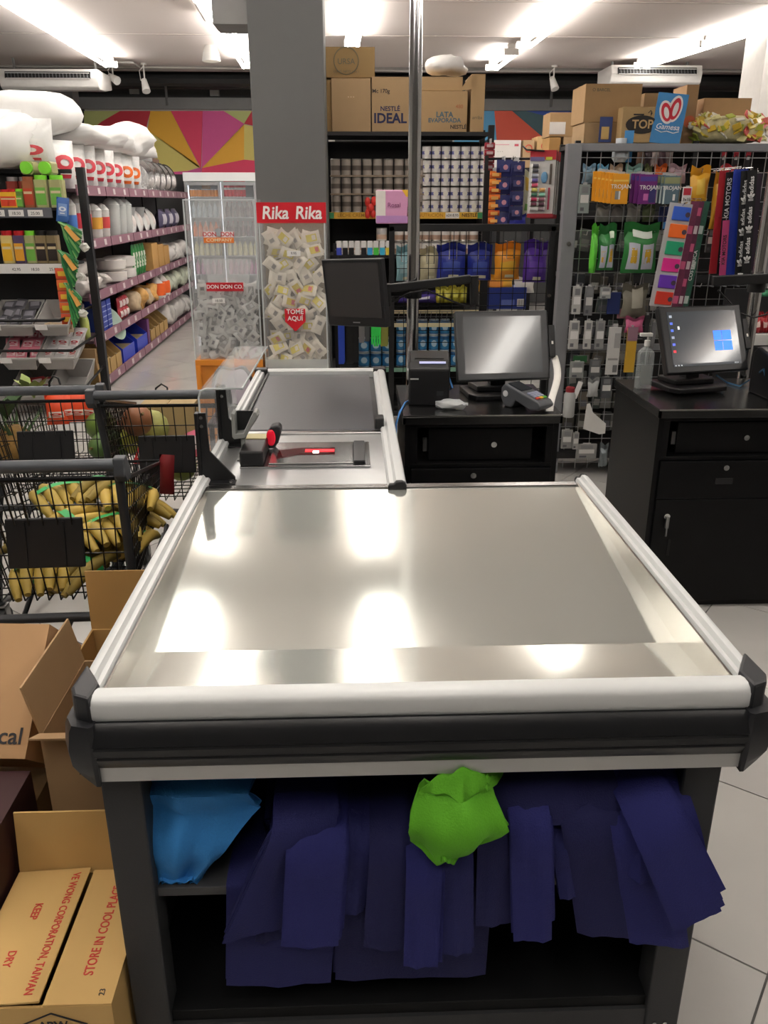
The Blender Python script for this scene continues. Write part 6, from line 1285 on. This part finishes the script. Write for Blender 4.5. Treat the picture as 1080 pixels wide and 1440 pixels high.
# sewing kit cards
KY = 5.5; a, b = at(741, 306, Y=KY), at(783, 211, Y=KY); w, h = b.x-a.x, b.z-a.z
for k in range(3):
    t = thing('sewing_card', ('sewing kit card with rows of thread spools and a blue tool', 'sewing kit card edge behind the spool card', 'last sewing kit card edge behind the others')[k], 'sewing kit', ((a.x+b.x)/2+.025*k, KY+.05*k, a.z-.004*k))
    obj('card', MB().box(-w/2, w/2, 0, .006, 0, h), P('d6d4d0', .5), t); obj('red_header', MB().box(-w/2, w/2, -.003, .008, h*.86, h), P('b8323a', .5), t); obj('red_foot', MB().box(-w/2, w/2, -.003, .008, 0, h*.06), P('a8343e', .5), t)
    obj('dark_edge', MB().box(w/2, w/2+.004, -.002, .04, h*.05, h), P('4a4644', .5), t)
    if k: continue
    obj('purple_block', MB().box(-w/2, w*.05, -.004, 0, h*.84, h*.9), P('6a6490', .5), t); obj('lime_tag', MB().box(w*.1, w*.34, -.005, 0, h*.855, h*.9), P('c8d04a', .5), t)
    cols = ['55525a', '5a5860', 'b8bcc8', '6a62a0', 'd8607a', 'd8d070', '4a7a68', 'b83a5a', '6a3a4a', 'd8d4d2']; c2 = [None]*5+['e0a868', '8ac8b0', 'a06a78', '5a3a48', '8a7a80']
    for j in range(10):
        z = h*.77-j*h*.071
        for i, c in ((0, cols[j]), (1, c2[j])):
            if c: 
                x = -w*.42+i*w*.30; m = MB(); m.cyl((x, -.010, z), (x+w*.25, -.010, z), .011, n=10); s_ = obj('thread_spool', m, P(c, .5), t, smooth=40)
                for e_ in (0, w*.25): m = MB(); m.cyl((x+e_-.002, -.010, z), (x+e_+.002, -.010, z), .0125, n=10); obj('spool_end', m, WHITE, s_)
    m = MB(); m.ball((w*.08, -.004, h*.60), (w*.13, .008, h*.09), 14, 8); obj('blue_tool', m, P('6a9ac0', .4), t, smooth=180)
    obj('pen_tool', MB().box(w*.28, w*.36, -.012, 0, h*.5, h*.8), P('5a5048', .5), t, bev=.002); obj('red_needle_case', MB().box(w*.26, w*.33, -.010, 0, h*.12, h*.45), P('a03a50', .5), t, bev=.002)
t = thing('display_hook', 'long dark hook carrying the sewing kit cards', 'hook', ((a.x+b.x)/2, KY, b.z-.012)); obj('rod', MB().tube([(-.14, -.05, .03), (-.11, -.02, .012), (0, -.01, .006), (.02, .15, .006), (.03, .45, .006)], .005, 6), P('3a3a3c', .4, .6), t)
# ================================================================ cartons and shelving at the right rear
RYY = 7.0
t = thing('carton_shelving', 'black open shelving behind the grid wall, loaded with cartons', 'shelf', (2.5, RYY, 0))
for x in (-.72, .22, 1.15):
    for y in (0, .5): obj('upright', MB().box(x-.02, x+.02, y, y+.04, 0, 2.02), BLACK, t, bev=.002)
for z in (2.0, 1.5, 1.0, .5): obj('shelf_board', MB().box(-.74, 1.17, 0, .54, z-.03, z), P('1c1c1d', .5), t); obj('front_beam', MB().box(-.74, 1.17, -.02, 0, z-.06, z), BLACK, t)
obj('back_panel', MB().box(-.74, 1.17, .53, .54, .1, 2.0), P('1a1a1b', .6), t)
ZB = 2.002
o, w, h = cbox('big tan carton highest on the rear shelving', 820, 118, 904, 172, RYY+.05, .4, P('a3835c', .8), txts=(('○ BARCEL', .03, .28, .84, INKG, .01),)); zc_ = o.location.z
cbox('tan carton under the big one with a navy tag', 820, 172.3, 868, 204, RYY+.05, .38, P('a68a66', .8), z0=ZB)
tag(obj('price_card', MB().box(-.05, .05, -.004, 0, 0, .18), P('3a4a80', .5), loc=at(850, 200, Y=RYY+.0)), 'navy card with a yellow figure hanging before the lower carton', 'card')
tag(obj('yellow_print', MB().box(-.03, .03, -.003, 0, 0, .09), P('d0b070', .5), loc=at(850, 196, Y=RYY-.01)), 'yellow print patch on the navy card', 'card')
o, w, h = cbox('tan carton with a black oval reading TOP', 872, 150, 922, 204, RYY-.08, .36, P('b09468', .8), z0=ZB, txts=())
m = MB(); m.prism([(.125*cos(a), .065*sin(a)) for a in [2*pi*i/24 for i in range(24)]], 'y', -.003, -.001); ov = obj('oval_print', m, P('2a2622', .6), o, loc=(w*.12, 0, h*.5)); text('lettering', 'TOP', .085, (w*.14, -.0045, h*.5), FRONT, P('c0a070', .6), o, .02); obj('stripe_print', MB().box(-.04, .04, -.002, 0, h*.76, h*.8), INKK, o); text('arrow_print', '↑', .06, (w*.36, -.002, h*.8), FRONT, INKK, o)
cbox('tan carton behind the blue sign', 904, 131, 936, 160, RYY+.3, .3, P('ae9068', .8), z0=ZB)
o, w, h = cbox('narrow upright carton right of the blue sign', 959, 119, 984, 187, RYY+.1, .3, P('9c7a55', .8), z0=ZB); m = MB(); m.cyl((.0, -.001, h*.38), (0, -.003, h*.38), .045, n=16); obj('red_stamp', m, P('c06038', .6), o)
cbox('long carton with bulging lid on the rear shelving', 986, 138, 1058, 178, RYY+.25, .28, P('aa8862', .8), z0=ZB)
# blue sign
a, b = at(921, 192, Y=RYY-.12), at(956, 130, Y=RYY-.12)
t = thing('blue_sign', 'blue sign with a heart-shaped red and white logo between the cartons', 'sign', ((a.x+b.x)/2, RYY-.12, ZB-.01), R(-14)); w, h = .225, b.z-a.z+.05
T = Matrix.Rotation(R(6), 4, 'Y') @ Matrix.Rotation(R(-6), 4, 'X')
m = MB(T); m.box(-w/2, w/2, 0, .012, 0, h); obj('board', m, P('3f86c0', .45), t)
def ell(cx, cz, rx, rz_, tilt, n=24): return [(cx+rx*cos(a)*cos(tilt)-rz_*sin(a)*sin(tilt), cz+rx*cos(a)*sin(tilt)+rz_*sin(a)*cos(tilt)) for a in [2*pi*i/n for i in range(n)]]
for nm, cx, cz, rx, rz_, tl, c, dy in (('logo_white', .03, h*.70, .05, .095, -.15, 'eeeae8', .002), ('logo_white', -.03, h*.62, .05, .085, .35, 'eeeae8', .002), ('logo_red', .032, h*.70, .036, .078, -.15, 'c8283a', .003), ('logo_red', -.03, h*.62, .036, .068, .35, 'c8283a', .003), ('logo_core', .034, h*.69, .018, .05, -.15, 'eeeae8', .004), ('logo_core', -.028, h*.61, .018, .042, .35, 'eeeae8', .004)):
    m = MB(T); m.prism(ell(cx, cz, rx, rz_, tl), 'y', -dy, 0); obj(nm, m, P(c, .45), t)
text('lettering', 'Gamesa', .055, T @ V((0, -.004, h*.33)), (pi/2-R(6), R(6), 0), P('f0eeee', .5), t, .01, shear=.2)
m = MB(T); m.tube([(-.09, -.002, h*.27), (-.04, -.002, h*.22), (0, -.002, h*.25), (.05, -.002, h*.22), (.09, -.002, h*.26)], .004, 4); obj('swash', m, P('f0eeee', .5), t)
p = at(1030, 181, Y=RYY-.0); ls = lump('snack_sack', 'long clear sack of yellow snack packets on the rear shelving', 'sack', (p.x+.02, RYY+.12, ZB), (.30, .12, .105), P('d4cca0', .3, var=.5, scale=22, bump=.4), 17, amp=.04)
q = random.Random(3)
for k in range(70):
    a_, b_ = q.uniform(pi, 2*pi), q.uniform(-.7, 1.2); x_, y_, z_ = .33*cos(a_)*cos(b_*.9), .135*sin(a_)*cos(b_*.7), .105+.115*sin(b_)
    obj('snack_packet', MB().obox((0, 0, 0), (.065, .05, .012)), P(('d8c04a', 'a8b048', 'e4e0d4', 'c8a83a', 'd0605a', 'e0d8a0')[k % 6], .35), ls, loc=(x_, y_, z_), rot=(R(q.uniform(20, 80)), R(q.uniform(-40, 40)), R(q.uniform(-60, 60))), bev=.004)
# cartons farther behind, left of the big ones
FYY = 9.6; ft = thing('far_shelving', 'far shelf top carrying small cartons beyond the can shelf', 'shelf', (2.2, FYY, 0)); zf_ = at(740, 236, Y=FYY).z
obj('top_board', MB().box(-.6, 1.3, 0, .5, zf_-.03, zf_), P('2a2a2b', .5), ft)
for x in (-.58, 1.28): obj('upright', MB().box(x-.02, x+.02, 0, .5, 0, zf_-.03), BLACK, ft)
o, w, h = cbox('white carton with red band and script print on the far shelf', 690, 197, 733, 236, FYY, .3, P('dedad6', .6), z0=zf_, txts=(('mali', .09, .62, .3, INKG, 0), ('- - -', .04, .3, .6, INKG, 0))); obj('red_mark', MB().box(w*.28, w*.42, -.002, 0, h*.78, h*.86), P('c05060', .5), o); obj('pink_line', MB().box(-w*.4, w*.1, -.002, 0, h*.82, h*.85), P('d8a0a8', .5), o)
for k, (x0, y0, x1, lb) in enumerate(((734, 197, 752, 'small kraft carton with red ring, beside the white one'), (753, 192, 778, 'kraft carton with red ring on the far shelf'), (779, 188, 794, 'small kraft carton at the end of the far shelf'))):
    o, w, h = cbox(lb, x0, y0, x1, 236, FYY+.02*k, .3, P(('b09470', 'c0a070', 'b08a5a')[k], .8), z0=zf_)
    if k < 2: m = MB(); m.tube([(.035*cos(2*pi*i/16), -.001, h*.7+.035*sin(2*pi*i/16)) for i in range(17)], .006, 4); obj('red_ring', m, P('c0483a', .6), o)
o, w, h = cbox('tan carton with white label left of the big carton', 772, 158, 819, 192, 8.2, .3, P('a68660', .8)); obj('white_label', MB().box(-w*.5, -.0, -.002, 0, .02, h*.6), P('e4e0dc', .5), o); zz = o.location.z; yy = 8.2
o2, w, h = cbox('kraft carton below the carton with white label', 790, 192.5, 819, 236, 8.2, .3, P('b09470', .8)); t = thing('side_shelving', 'narrow dark shelf carrying the labelled cartons', 'shelf', (o2.location.x-.05, 8.2, 0)); obj('top_board', MB().box(-.3, .25, 0, .4, o2.location.z-.03, o2.location.z), BLACK, t)
for x in (-.28, .23): obj('upright', MB().box(x-.02, x+.02, .0, .4, 0, o2.location.z-.03), BLACK, t)
cbox('kraft carton beside the stack below the white label carton', 770, 193, 789, 236, 8.2, .3, P('a9824e', .8), z0=o2.location.z)
# ================================================================ grid wall with hanging goods
GWY = 4.85
t = thing('grid_wall', 'grey framed wire grid wall hung with packets and lanyards', 'rack', (1.7, GWY, 0)); g0, g1 = 1.212-1.7, 2.36-1.7; ztop = 1.845
FR = P('85868a', .42, .3)
obj('frame_post', MB().box(g0-.042, g0+.036, -.035, .035, 0, ztop+.02), FR, t, bev=.004); obj('frame_post', MB().box(g1-.03, g1+.03, -.03, .03, 0, ztop+.02), FR, t, bev=.004)
obj('frame_bar', MB().box(g0, g1, -.025, .025, ztop-.018, ztop+.022), FR, t, bev=.004); obj('frame_bar', MB().box(g0, g1, -.02, .02, .75, .785), FR, t, bev=.003); obj('base_plate', MB().box(g0-.04, g1, -.05, .26, .10, .14), P('1a1a1b', .5), t); obj('back_panel', MB().box(g0, g1, .25, .262, .14, .80), P('2b2b2a', .6), t)
m = MB(); nx = 15
for k in range(1, nx): x = g0+(g1-g0)*k/nx; m.wire((x, .006, .02), (x, .006, ztop), .0026)
for k in range(0, 24): z = .06+k*.0755; m.wire((g0, 0, z), (g1, 0, z), .0026)
obj('wire_grid', m, P('b9babc', .3, .9), t)['kind'] = 'stuff'
obj('bolt', MB().cyl((g0, -.036, 1.35), (g0, -.042, 1.35), .012, n=10), CHROME, t, smooth=40)
m = MB()
for k in range(14):
    for z in (1.72, 1.40, 1.12): m.tube([(g0+.08+k*.075, .0, z), (g0+.08+k*.075, -.10, z), (g0+.08+k*.075, -.11, z+.02)], .0024, 4)
obj('prong_hooks', m, CHROME, t)['kind'] = 'stuff'
def card(label, px0, py0, px1, py1, y, mat, nm='packet_card', cat='packet', d=.012, n=1, step=(-.018, .02), lab=(), txts=(), rz=0, grp=None, tilt=0):
    a, b = at(px0, py1, Y=y), at(px1, py0, Y=y); w, h = b.x-a.x, b.z-a.z; fst = None
    for k in range(n):
        L_ = label if n == 1 else label % ORDS[k]
        t = thing(nm, L_, cat, ((a.x+b.x)/2+step[0]*k, y+step[1]*k, a.z+.003*k), rz); t.rotation_euler = (0, R(tilt), rz)
        obj('pack', MB().box(-w/2, w/2, 0, d, 0, h*.97), mat, t, bev=.002); obj('hang_tab', MB().box(-w*.2, w*.2, d*.4, d*.5, h*.97, h*1.04), P('d6d6d4', .3, alpha=.6), t)
        if k == 0 or n > 1:
            for (u0, u1, v0, v1, c) in lab: obj('printed_label', MB().box((u0-.5)*w, (u1-.5)*w, -.0015, 0, v0*h, v1*h), c, t)
        if k == 0:
            for s, sz, u, v, mt in txts: text('lettering', s, sz, ((u-.5)*w, -.003, v*h), FRONT, mt, t, .012)
    return t
HYG = GWY-.115; YEL, PUR, TEA = P('e09a22', .4), P('6a2470', .4), P('5a707c', .4)
W_ = P('e8e6e4', .5)
card('orange-yellow packet card on the grid wall, %s in its stack', 859, 243, 886, 287, HYG, YEL, n=6, step=(-.018, .014), lab=((.05, .95, .72, .78, P('e8c060', .5)), (.2, .42, .15, .42, P('8a8a8a', .4)), (.42, .52, .15, .42, W_)), txts=(('TROJAN', .030, .52, .56, W_),))
card('purple packet card on the grid wall, %s in its stack', 896, 244, 926, 287, HYG, PUR, n=3, step=(-.018, .016), lab=((.05, .95, .75, .9, P('4a3a8a', .5)), (.3, .55, .12, .34, P('c06aa8', .4)), (.6, .95, .05, .6, P('2a2a60', .5))), txts=(('TROJAN', .030, .6, .54, W_),))
card('grey-teal packet card on the grid wall, %s in its stack', 931, 246, 958, 287, HYG, TEA, n=3, step=(-.014, .016), lab=((.02, .98, .7, .92, P('8a9068', .5)), (.62, .76, .12, .34, W_), (0, .1, 0, .6, P('c8d4d0', .4))), txts=(('TROJAN', .028, .5, .55, W_),))
card('small red and white price card right of the teal packets', 958, 262, 974, 287, HYG-.02, W_, 'price_card', 'card', .004, lab=((.1, .9, .5, .9, P('b83040', .5)),), txts=(('3x18', .022, .5, .25, INKK),))
def glass(label, px0, py0, px1, py1, y, c, nm='blister_pack', lab='c9c8c4'): return card(label, px0, py0, px1, py1, y, P(c, .3, alpha=.9), nm, 'packet', .02, lab=((.12, .88, .35, .62, P(lab, .5)), (.2, .8, .68, .9, P('77787a', .5)), (.15, .5, .08, .2, P('55565a', .5))))
glass('clear grey blister pack left of the yellow packets', 813, 258, 831, 300, HYG+.06, '8a9490')
for k, (x0, x1, c, lb) in enumerate(((836, 858, '8a8a86', 'crumpled silver packet behind the grid, below the yellow packets'), (858, 880, '7a7674', 'silver packet with dark print below the purple packets'), (880, 902, '9a9a94', 'silver grey packet below the teal packets'), (902, 922, '5f6a48', 'olive packet hanging below the teal packets'))): hang(lb, x0, 288, x1, 312, GWY+.05, [P(c, .3, bump=.4, scale=20, var=.3)], .05, 'snack_packet', 'packet')
card('navy packet behind the grid, right of the olive one', 926, 290, 942, 312, GWY+.04, P('26346a', .5)); card('sky blue packet under the navy one', 932, 312, 941, 322, GWY+.02, P('4a8ac8', .5))
# green bags
GB, GB2 = P('2f7a3c', .35, bump=.3, scale=20, var=.25), P('5ab83a', .35, bump=.3, scale=20)
for k, (x0, y0, x1, y1, c, lb) in enumerate(((827, 316, 843, 384, GB2, 'bright green sliver of a snack bag, leftmost green bag'), (838, 315, 868, 380, GB, 'green and white snack bag with yellow figures, middle of the grid wall'), (872, 314, 928, 384, GB, 'large green and white snack bag with yellow figures on the grid wall'))):
    bands = () if k == 0 else (((.12, .46, .08, .6, P('b9bcc8', .35)), (.20, .38, .2, .5, P('c9a02c', .5)), (.54, .88, .08, .6, P('b9bcc8', .35)), (.62, .80, .2, .5, P('c9a02c', .5)), (.25, .8, .72, .86, P('dfe8dc', .5))) if k == 2 else ((.1, .44, .06, .55, P('b0b4c4', .35)), (.17, .36, .18, .45, P('c9a02c', .5)), (.55, .9, .06, .55, P('b0b4c4', .35)), (.62, .82, .18, .45, P('c9a02c', .5)), (.6, .85, .68, .82, P('cfe0c8', .5))))
    hang(lb, x0, y0, x1, y1, HYG+.0, [c], .07, 'snack_bag', 'bag', bands=bands)
hang('dark green snack bag at the right behind the coloured tags', 928, 316, 944, 384, GWY+.05, [P('2a5a34', .4, var=.2)], .06, 'snack_bag', 'bag')
# coloured tag strip
SYG = 4.55; p = at(960, 289, Y=SYG); t = thing('tag_strip', 'clear strip of six coloured tags in blue, orange, green, pink, purple and red', 'tags', p); t.rotation_euler = (0, R(5.5), 0)
hh = (at(960, 289, Y=SYG).z-at(945, 432, Y=SYG).z)/6
obj('clear_sleeve', MB().box(-.068, .055, .004, .007, -6*hh, .01), P('e8e6e6', .2, alpha=.55), t)
for k, c in enumerate(('3a62c8', 'f0702e', '2a9a6e', 'd8308a', '6a3ab0', 'c83a2c')):
    g_ = obj('coloured_tag', MB().box(-.045, .05, -.006, .003, -(k+1)*hh+.012, -k*hh-.006), P(c, .35, var=.05), t, bev=.004); m = MB(); m.cyl((.035, -.007, -(k+.5)*hh), (.035, -.0085, -(k+.5)*hh), .013, n=12); obj('dark_mark', m, P('4a3a4a', .5), g_)
obj('hook', MB().tube([(0, .0, .0), (0, -.02, .01), (.06, .1, .02), (.08, .3, .02)], .003, 6), CHROME, t)
for k, (px, c, c2, lb) in enumerate(((978, '6a2a48', 'c85a80', 'maroon patterned lanyard right of the coloured tags'), (985, '5a2440', 'd8c8cc', 'maroon and white floral lanyard'), (993, '2a5a48', 'b8c8c0', 'green lanyard with white lettering'))):
    a, b = at(px, 283, Y=4.6+.03*k), at(px-12, 432, Y=4.6+.03*k); t = thing('lanyard', lb, 'lanyard', a); h = a.z-b.z; t.rotation_euler = (0, R(5), 0)
    obj('ribbon', MB().box(-.022, .022, -.002, 0, -h, 0), P(c, .5, var=.3, scale=60), t)
    for j in range(6):
        if k == 1 or j % 2: obj('flower_print' if k < 2 else 'print', MB().box(-.014, .014, -.0035, -.002, -h*(j+.8)/6, -h*(j+.35)/6), P(c2 if j % 2 else 'c85a80' if k < 2 else c2, .5), t)
    if k == 2: text('lettering', 'COSTA RICA', .028, (0, -.0045, -h*.6), (pi/2, -pi/2, 0), P('e0e4e0', .5), t, .01)
    obj('hook', MB().tube([(0, .002, 0), (0, -.004, .012), (0, .2, .012)], .0025, 4), CHROME, t)
# yellow bags, lanyards at the right end of the grid
hang('yellow snack bag at the right of the grid wall, upper', 966, 234, 1000, 290, HYG+.02, [P('d8a028', .35, bump=.3, scale=20)], .06, 'snack_bag', 'bag', bands=((.3, .7, .3, .7, P('e0b848', .5)),))
hang('yellow snack bag at the right of the grid wall, lower', 996, 240, 1022, 322, HYG+.03, [P('c8962a', .35, bump=.3, scale=20)], .06, 'snack_bag', 'bag', bands=((.2, .8, .6, .8, P('e0c060', .5)), (.2, .7, .2, .4, P('b07a20', .5))))
glass('dark grey blister pack under the yellow bags', 992, 320, 1008, 355, HYG+.04, '4a4c4a')
WHT = P('ecebe9', .5)
def lan(label, px, py0, py1, c, w=.045, y=4.62, dx=-8, words=None, tref=False, col=WHT, sz=.034):
    a, b = at(px, py0, Y=y), at(px+dx, py1, Y=y); t = thing('lanyard', label, 'lanyard', a); h = a.z-b.z; t.rotation_euler = (0, math.atan2(a.x-b.x, h), 0)
    obj('ribbon', MB().box(-w/2, w/2, -.0025, 0, -h, 0), P(c, .5), t, bev=.0008); obj('back_ribbon', MB().box(-w/2+.006, w/2+.008, .012, .0145, -h*.97, 0), P(c, .5), t)
    if words:
        for j, v in enumerate(words[1]): text('lettering', words[0], sz, (0, -.004, -h*v), (pi/2, -pi/2, 0), col, t, .015)
    if tref:
        for v in tref:
            for ang in (-40, 0, 40):
                m = MB(); e_ = ell(0, .014, .006, .014, 0, 12); m.prism([(x*cos(R(ang))-z*sin(R(ang)), x*sin(R(ang))+z*cos(R(ang))-h*v) for x, z in e_], 'y', -.0042, -.0025); obj('leaf_logo', m, col, t)
            for q_ in range(2): obj('logo_bar', MB().box(-.013, .013, -.0042, -.0025, -h*v-.006-q_*.006, -h*v-.003-q_*.006), P(c, .5) if False else col, t)
    obj('hook', MB().tube([(0, .002, -.004), (0, -.006, .012), (0, .22, .012)], .0028, 4), CHROME, t); return t
lan('red lanyard beside the black one with white lettering', 1018, 240, 385, 'b02a34', .045, 4.70, -16)
lan('black lanyard reading KIA MOTORS in white', 1027, 242, 385, '141416', .045, 4.66, -14, ('KIA MOTORS', (.25, .7)))
lan('grey lanyard behind the blue one', 1035, 240, 380, '85888c', .045, 4.68, -14)
lan('pink and black lanyard reading KIA MOTORS', 1021, 310, 392, 'a83a6a', .035, 4.60, -6, ('KIA MOTORS', (.5,)), False, P('2a1a22', .5), .026)
lan('royal blue lanyard with white edge', 1042, 238, 390, '22389a', .075, 4.62, -16)
lan('black lanyard with white leaf logos reading adidas, left of two', 1049, 240, 392, '111113', .05, 4.585, -10, ('adidas', (.16, .42, .72)), (.28, .57, .86))
lan('black lanyard with white leaf logos reading adidas, right of two', 1058, 239, 394, '111113', .05, 4.57, -10, ('adidas', (.13, .40, .68)), (.25, .54, .82))
lan('dark purple lanyard at the end of the grid wall', 1066, 244, 380, '2a1a2c', .04, 4.6, -10)
card('white price sticker on the black lanyards', 1037, 384, 1045, 389, 4.56, WHT, 'price_sticker', 'card', .002)
# top zone behind the grid
t = thing('toy_bottle', 'white and blue bottle hanging at the top of the grid wall', 'bottle', at(871, 228, Y=GWY+.05)); 
m = MB(); m.lathe([(.03, 0), (.045, .02), (.045, .05), (.025, .075), (.03, .10), (.03, .12)], 12); obj('body', m, P('d6dde2', .3), t, smooth=50); obj('blue_card', MB().box(.02, .07, .01, .014, .0, .16), P('4a90c8', .5), t)
for k in range(5): hang('striped dark and white packet at the top of the grid, %s from the left' % ORDS[k], 894+10*k, 208, 908+10*k, 234, GWY+.09, [P(('8a6a58', '4a3a40', 'b8a8a4', '5a4048', '8a7a78')[k], .35, var=.6, scale=30)], .03, 'snack_packet', 'packet')
for k in range(3): 
    o = card('red and black hanging card at the top right of the grid, %s' % ORDS[k], 1012+17*k, 208, 1024+17*k, 236, GWY+.08, P('2a2426', .5), lab=((.1, .9, .55, .95, P('b83a44', .5)), (.25, .75, .4, .62, W_)))
for k, (x0, x1, c, lb) in enumerate(((818, 838, '9ab8cc', 'pale blue packet at the upper left of the grid'), (838, 856, '8ac0d8', 'light blue packet beside the pale blue one'), (856, 876, 'c0a890', 'beige packet hanging behind the yellow cards'), (878, 904, '8ab0a8', 'mint packet behind the purple cards'), (904, 918, '6a7048', 'olive packet behind the teal cards'), (918, 938, 'e0702e', 'bright orange packet behind the teal cards'), (938, 966, 'b8a0a8', 'pale pink packet behind the teal cards'), (1010, 1036, 'c84a50', 'red packet above the lanyards'))): hang(lb, x0, 232, x1, 258, GWY+.06, [P(c, .35, bump=.4, scale=20, var=.3)], .05, 'snack_packet', 'packet')
# lower grid goods
CARDW = 'b9b8b4'
glass('white hanging card at the upper left of the lower grid', 804, 402, 819, 442, HYG+.03, CARDW, lab='dcdbd8'); glass('grey hanging card right of the white one', 821, 402, 836, 444, HYG+.05, '77787a'); glass('small clear box hanging in the lower grid', 844, 404, 860, 420, HYG+.02, 'a0a4a2')
card('navy hanging pouch in the lower grid', 853, 410, 874, 442, HYG+.06, P('1e2c60', .5)); hang('grey-brown round pouch with paper label in the lower grid', 872, 400, 912, 446, HYG+.05, [P('7a7668', .3, alpha=.92)], .06, 'pouch', 'pouch', bands=((.35, .8, .3, .9, P('a9a596', .5)),))
for k, (x0, x1, lb) in enumerate(((799, 816, 'tilted white card with clips, lower grid, first'), (820, 834, 'tilted white card with clips, lower grid, second'), (836, 852, 'grey card with clips, lower grid, third'))): glass(lb, x0, 450, x1, 491, HYG+.01, ('b4b3af', 'b9b8b4', '8e8f8d')[k], lab='d4d3d0')
card('tall white box hanging across the lower bar', 851, 458, 875, 527, HYG-.01, P('bdbdba', .45), lab=((.1, .9, .3, .34, P('8a8a88', .5)), (.5, .95, .55, .85, P('9a9a98', .5)), (.55, .9, .05, .2, P('6a6a6a', .5))))
card('yellow and mauve pack hanging beside the tall white box', 877, 460, 898, 524, HYG+.0, P('b9922e', .4), lab=((0, 1, .7, 1, P('8a6a78', .5)),)); hang('pink patterned packet above the yellow pack', 878, 446, 906, 468, HYG+.02, [P('b85a80', .35, var=.5, scale=40)], .04, 'snack_packet', 'packet'); card('pale pink card under the round pouch', 868, 434, 890, 448, HYG+.08, P('c08a90', .5))
card('dark scissors card right of the pink packet', 904, 442, 915, 480, HYG+.04, P('2a2a2c', .5)); card('grey strip card behind the pump bottle', 914, 452, 924, 490, HYG+.05, P('6a6a6c', .5))
glass('clear blister pack under the lower bar, left', 801, 508, 822, 532, HYG+.02, '8e918e'); card('green packet under the lower bar', 806, 500, 826, 510, HYG+.06, P('2a5a34', .5)); glass('clear pack with dark tools under the lower bar', 828, 505, 846, 534, HYG+.05, '6a6c6c')
t = thing('spray_bottle', 'white bottle with red cap hanging low on the grid wall', 'bottle', at(799, 586, Y=HYG)); m = MB(); m.lathe([(.03, 0), (.035, .01), (.035, .13), (.025, .15)], 12); obj('body', m, P('a9aaa8', .35), t, smooth=40); m = MB(); m.lathe([(.027, .15), (.027, .175), (.02, .18)], 12); obj('cap', m, P('8a2a30', .4), t, smooth=40)
card('slanted white label low on the grid wall', 804, 535, 813, 560, HYG-.01, W_, 'price_card', 'card', .002, tilt=18); hang('clear crumpled bag low on the grid wall', 825, 532, 843, 558, HYG+.02, [P('b4b6b4', .25, alpha=.85, bump=.4)], .05, 'pouch', 'pouch'); glass('dark blister pack beside the clear crumpled bag', 844, 530, 862, 560, HYG+.04, '55585a')
a = at(820, 603, Y=HYG); t = thing('folded_paper', 'torn white sheet of card low on the grid wall', 'paper', a); m = MB(); m.prism([(0, .0), (.10, -.035), (.135, -.03), (.135, .03), (.05, .10), (.028, .155), (.01, .15), (.005, .07)], 'y', 0, .004); obj('sheet', m, P('d6d5d0', .5), t)
glass('grey printed box at the bottom of the grid, left', 789, 604, 806, 631, HYG, '8a8a88'); glass('small printed card at the bottom of the grid', 805, 608, 815, 632, HYG-.01, 'a0a09c'); glass('grey printed box at the bottom of the grid, right', 810, 624, 840, 645, HYG-.01, '8e8e8c')
hang('silvery wrapped packet at the bottom right of the grid', 841, 624, 856, 656, HYG+.02, [P('8e979a', .25, .6, bump=.5)], .05, 'snack_packet', 'packet')
# right edge, behind the second pole
hang('yellow bag at the right frame edge behind the pole', 1070, 300, 1095, 372, 4.9, [P('c8962a', .4)], .05, 'snack_bag', 'bag'); 
for k in range(3): hang('red packet low at the right frame edge, %s' % ORDS[k], 1058+9*k, 440, 1072+9*k, 468, 4.3+.03*k, [P('a82a30', .35, var=.4, scale=30)], .05, 'snack_packet', 'packet', bands=((.2, .7, .3, .6, P('d8c0b8', .5)),))
card('white packet under the red ones at the right edge', 1056, 470, 1092, 486, 4.25, P('d0d0cc', .5), d=.05); hang('green packet hanging at the right edge over the arm', 1060, 405, 1092, 417, 4.4, [P('4a9a70', .4)], .03, 'snack_packet', 'packet')
t = thing('side_shelf', 'dark shelf at the right frame edge under the red packets', 'shelf', (at(1075, 490, Y=4.3).x+.2, 4.2, 0)); zz = at(1075, 487, Y=4.25).z; obj('top_board', MB().box(-.28, .5, 0, .5, zz-.03, zz), BLACK, t); obj('back_panel', MB().box(-.28, .5, .48, .5, 0, zz+.25), P('1c1c1e', .6), t)
for x in (-.27, .49): obj('upright', MB().box(x-.01, x+.01, 0, .48, 0, zz-.03), BLACK, t)

# cluttered stock behind the lower grid
q = random.Random(21); f = None; n = 0
for z in (.22, .36, .50, .64, .80, .94, 1.06, 1.30):
    for k in range(8):
        x = 1.27+.075*k+q.uniform(-.015, .015); c = ('6a6b6a', '4a4b4a', '82827e', '55534c', '33353a', '7a7468', '5a6460', '92928e')[q.randrange(8)]
        w_, h_ = q.uniform(.05, .075), q.uniform(.09, .125); n += 1
        t = thing('blister_pack', 'dim small pack in the clutter hung behind the lower grid', 'packet', (x, GWY+.14+q.uniform(-.03, .03), z), 0, 'clutter behind the grid wall'); t.rotation_euler = (0, R(q.uniform(-9, 9)), R(q.uniform(-20, 20)))
        obj('pack', MB().box(-w_/2, w_/2, 0, .02, 0, h_), P(c, .35), t, bev=.003)
        obj('printed_label', MB().box(-w_*.35, w_*.35, -.0012, 0, h_*.2, h_*.55), P(('b0afaa', '8a8a86', '6a6a70')[n % 3], .5), t)
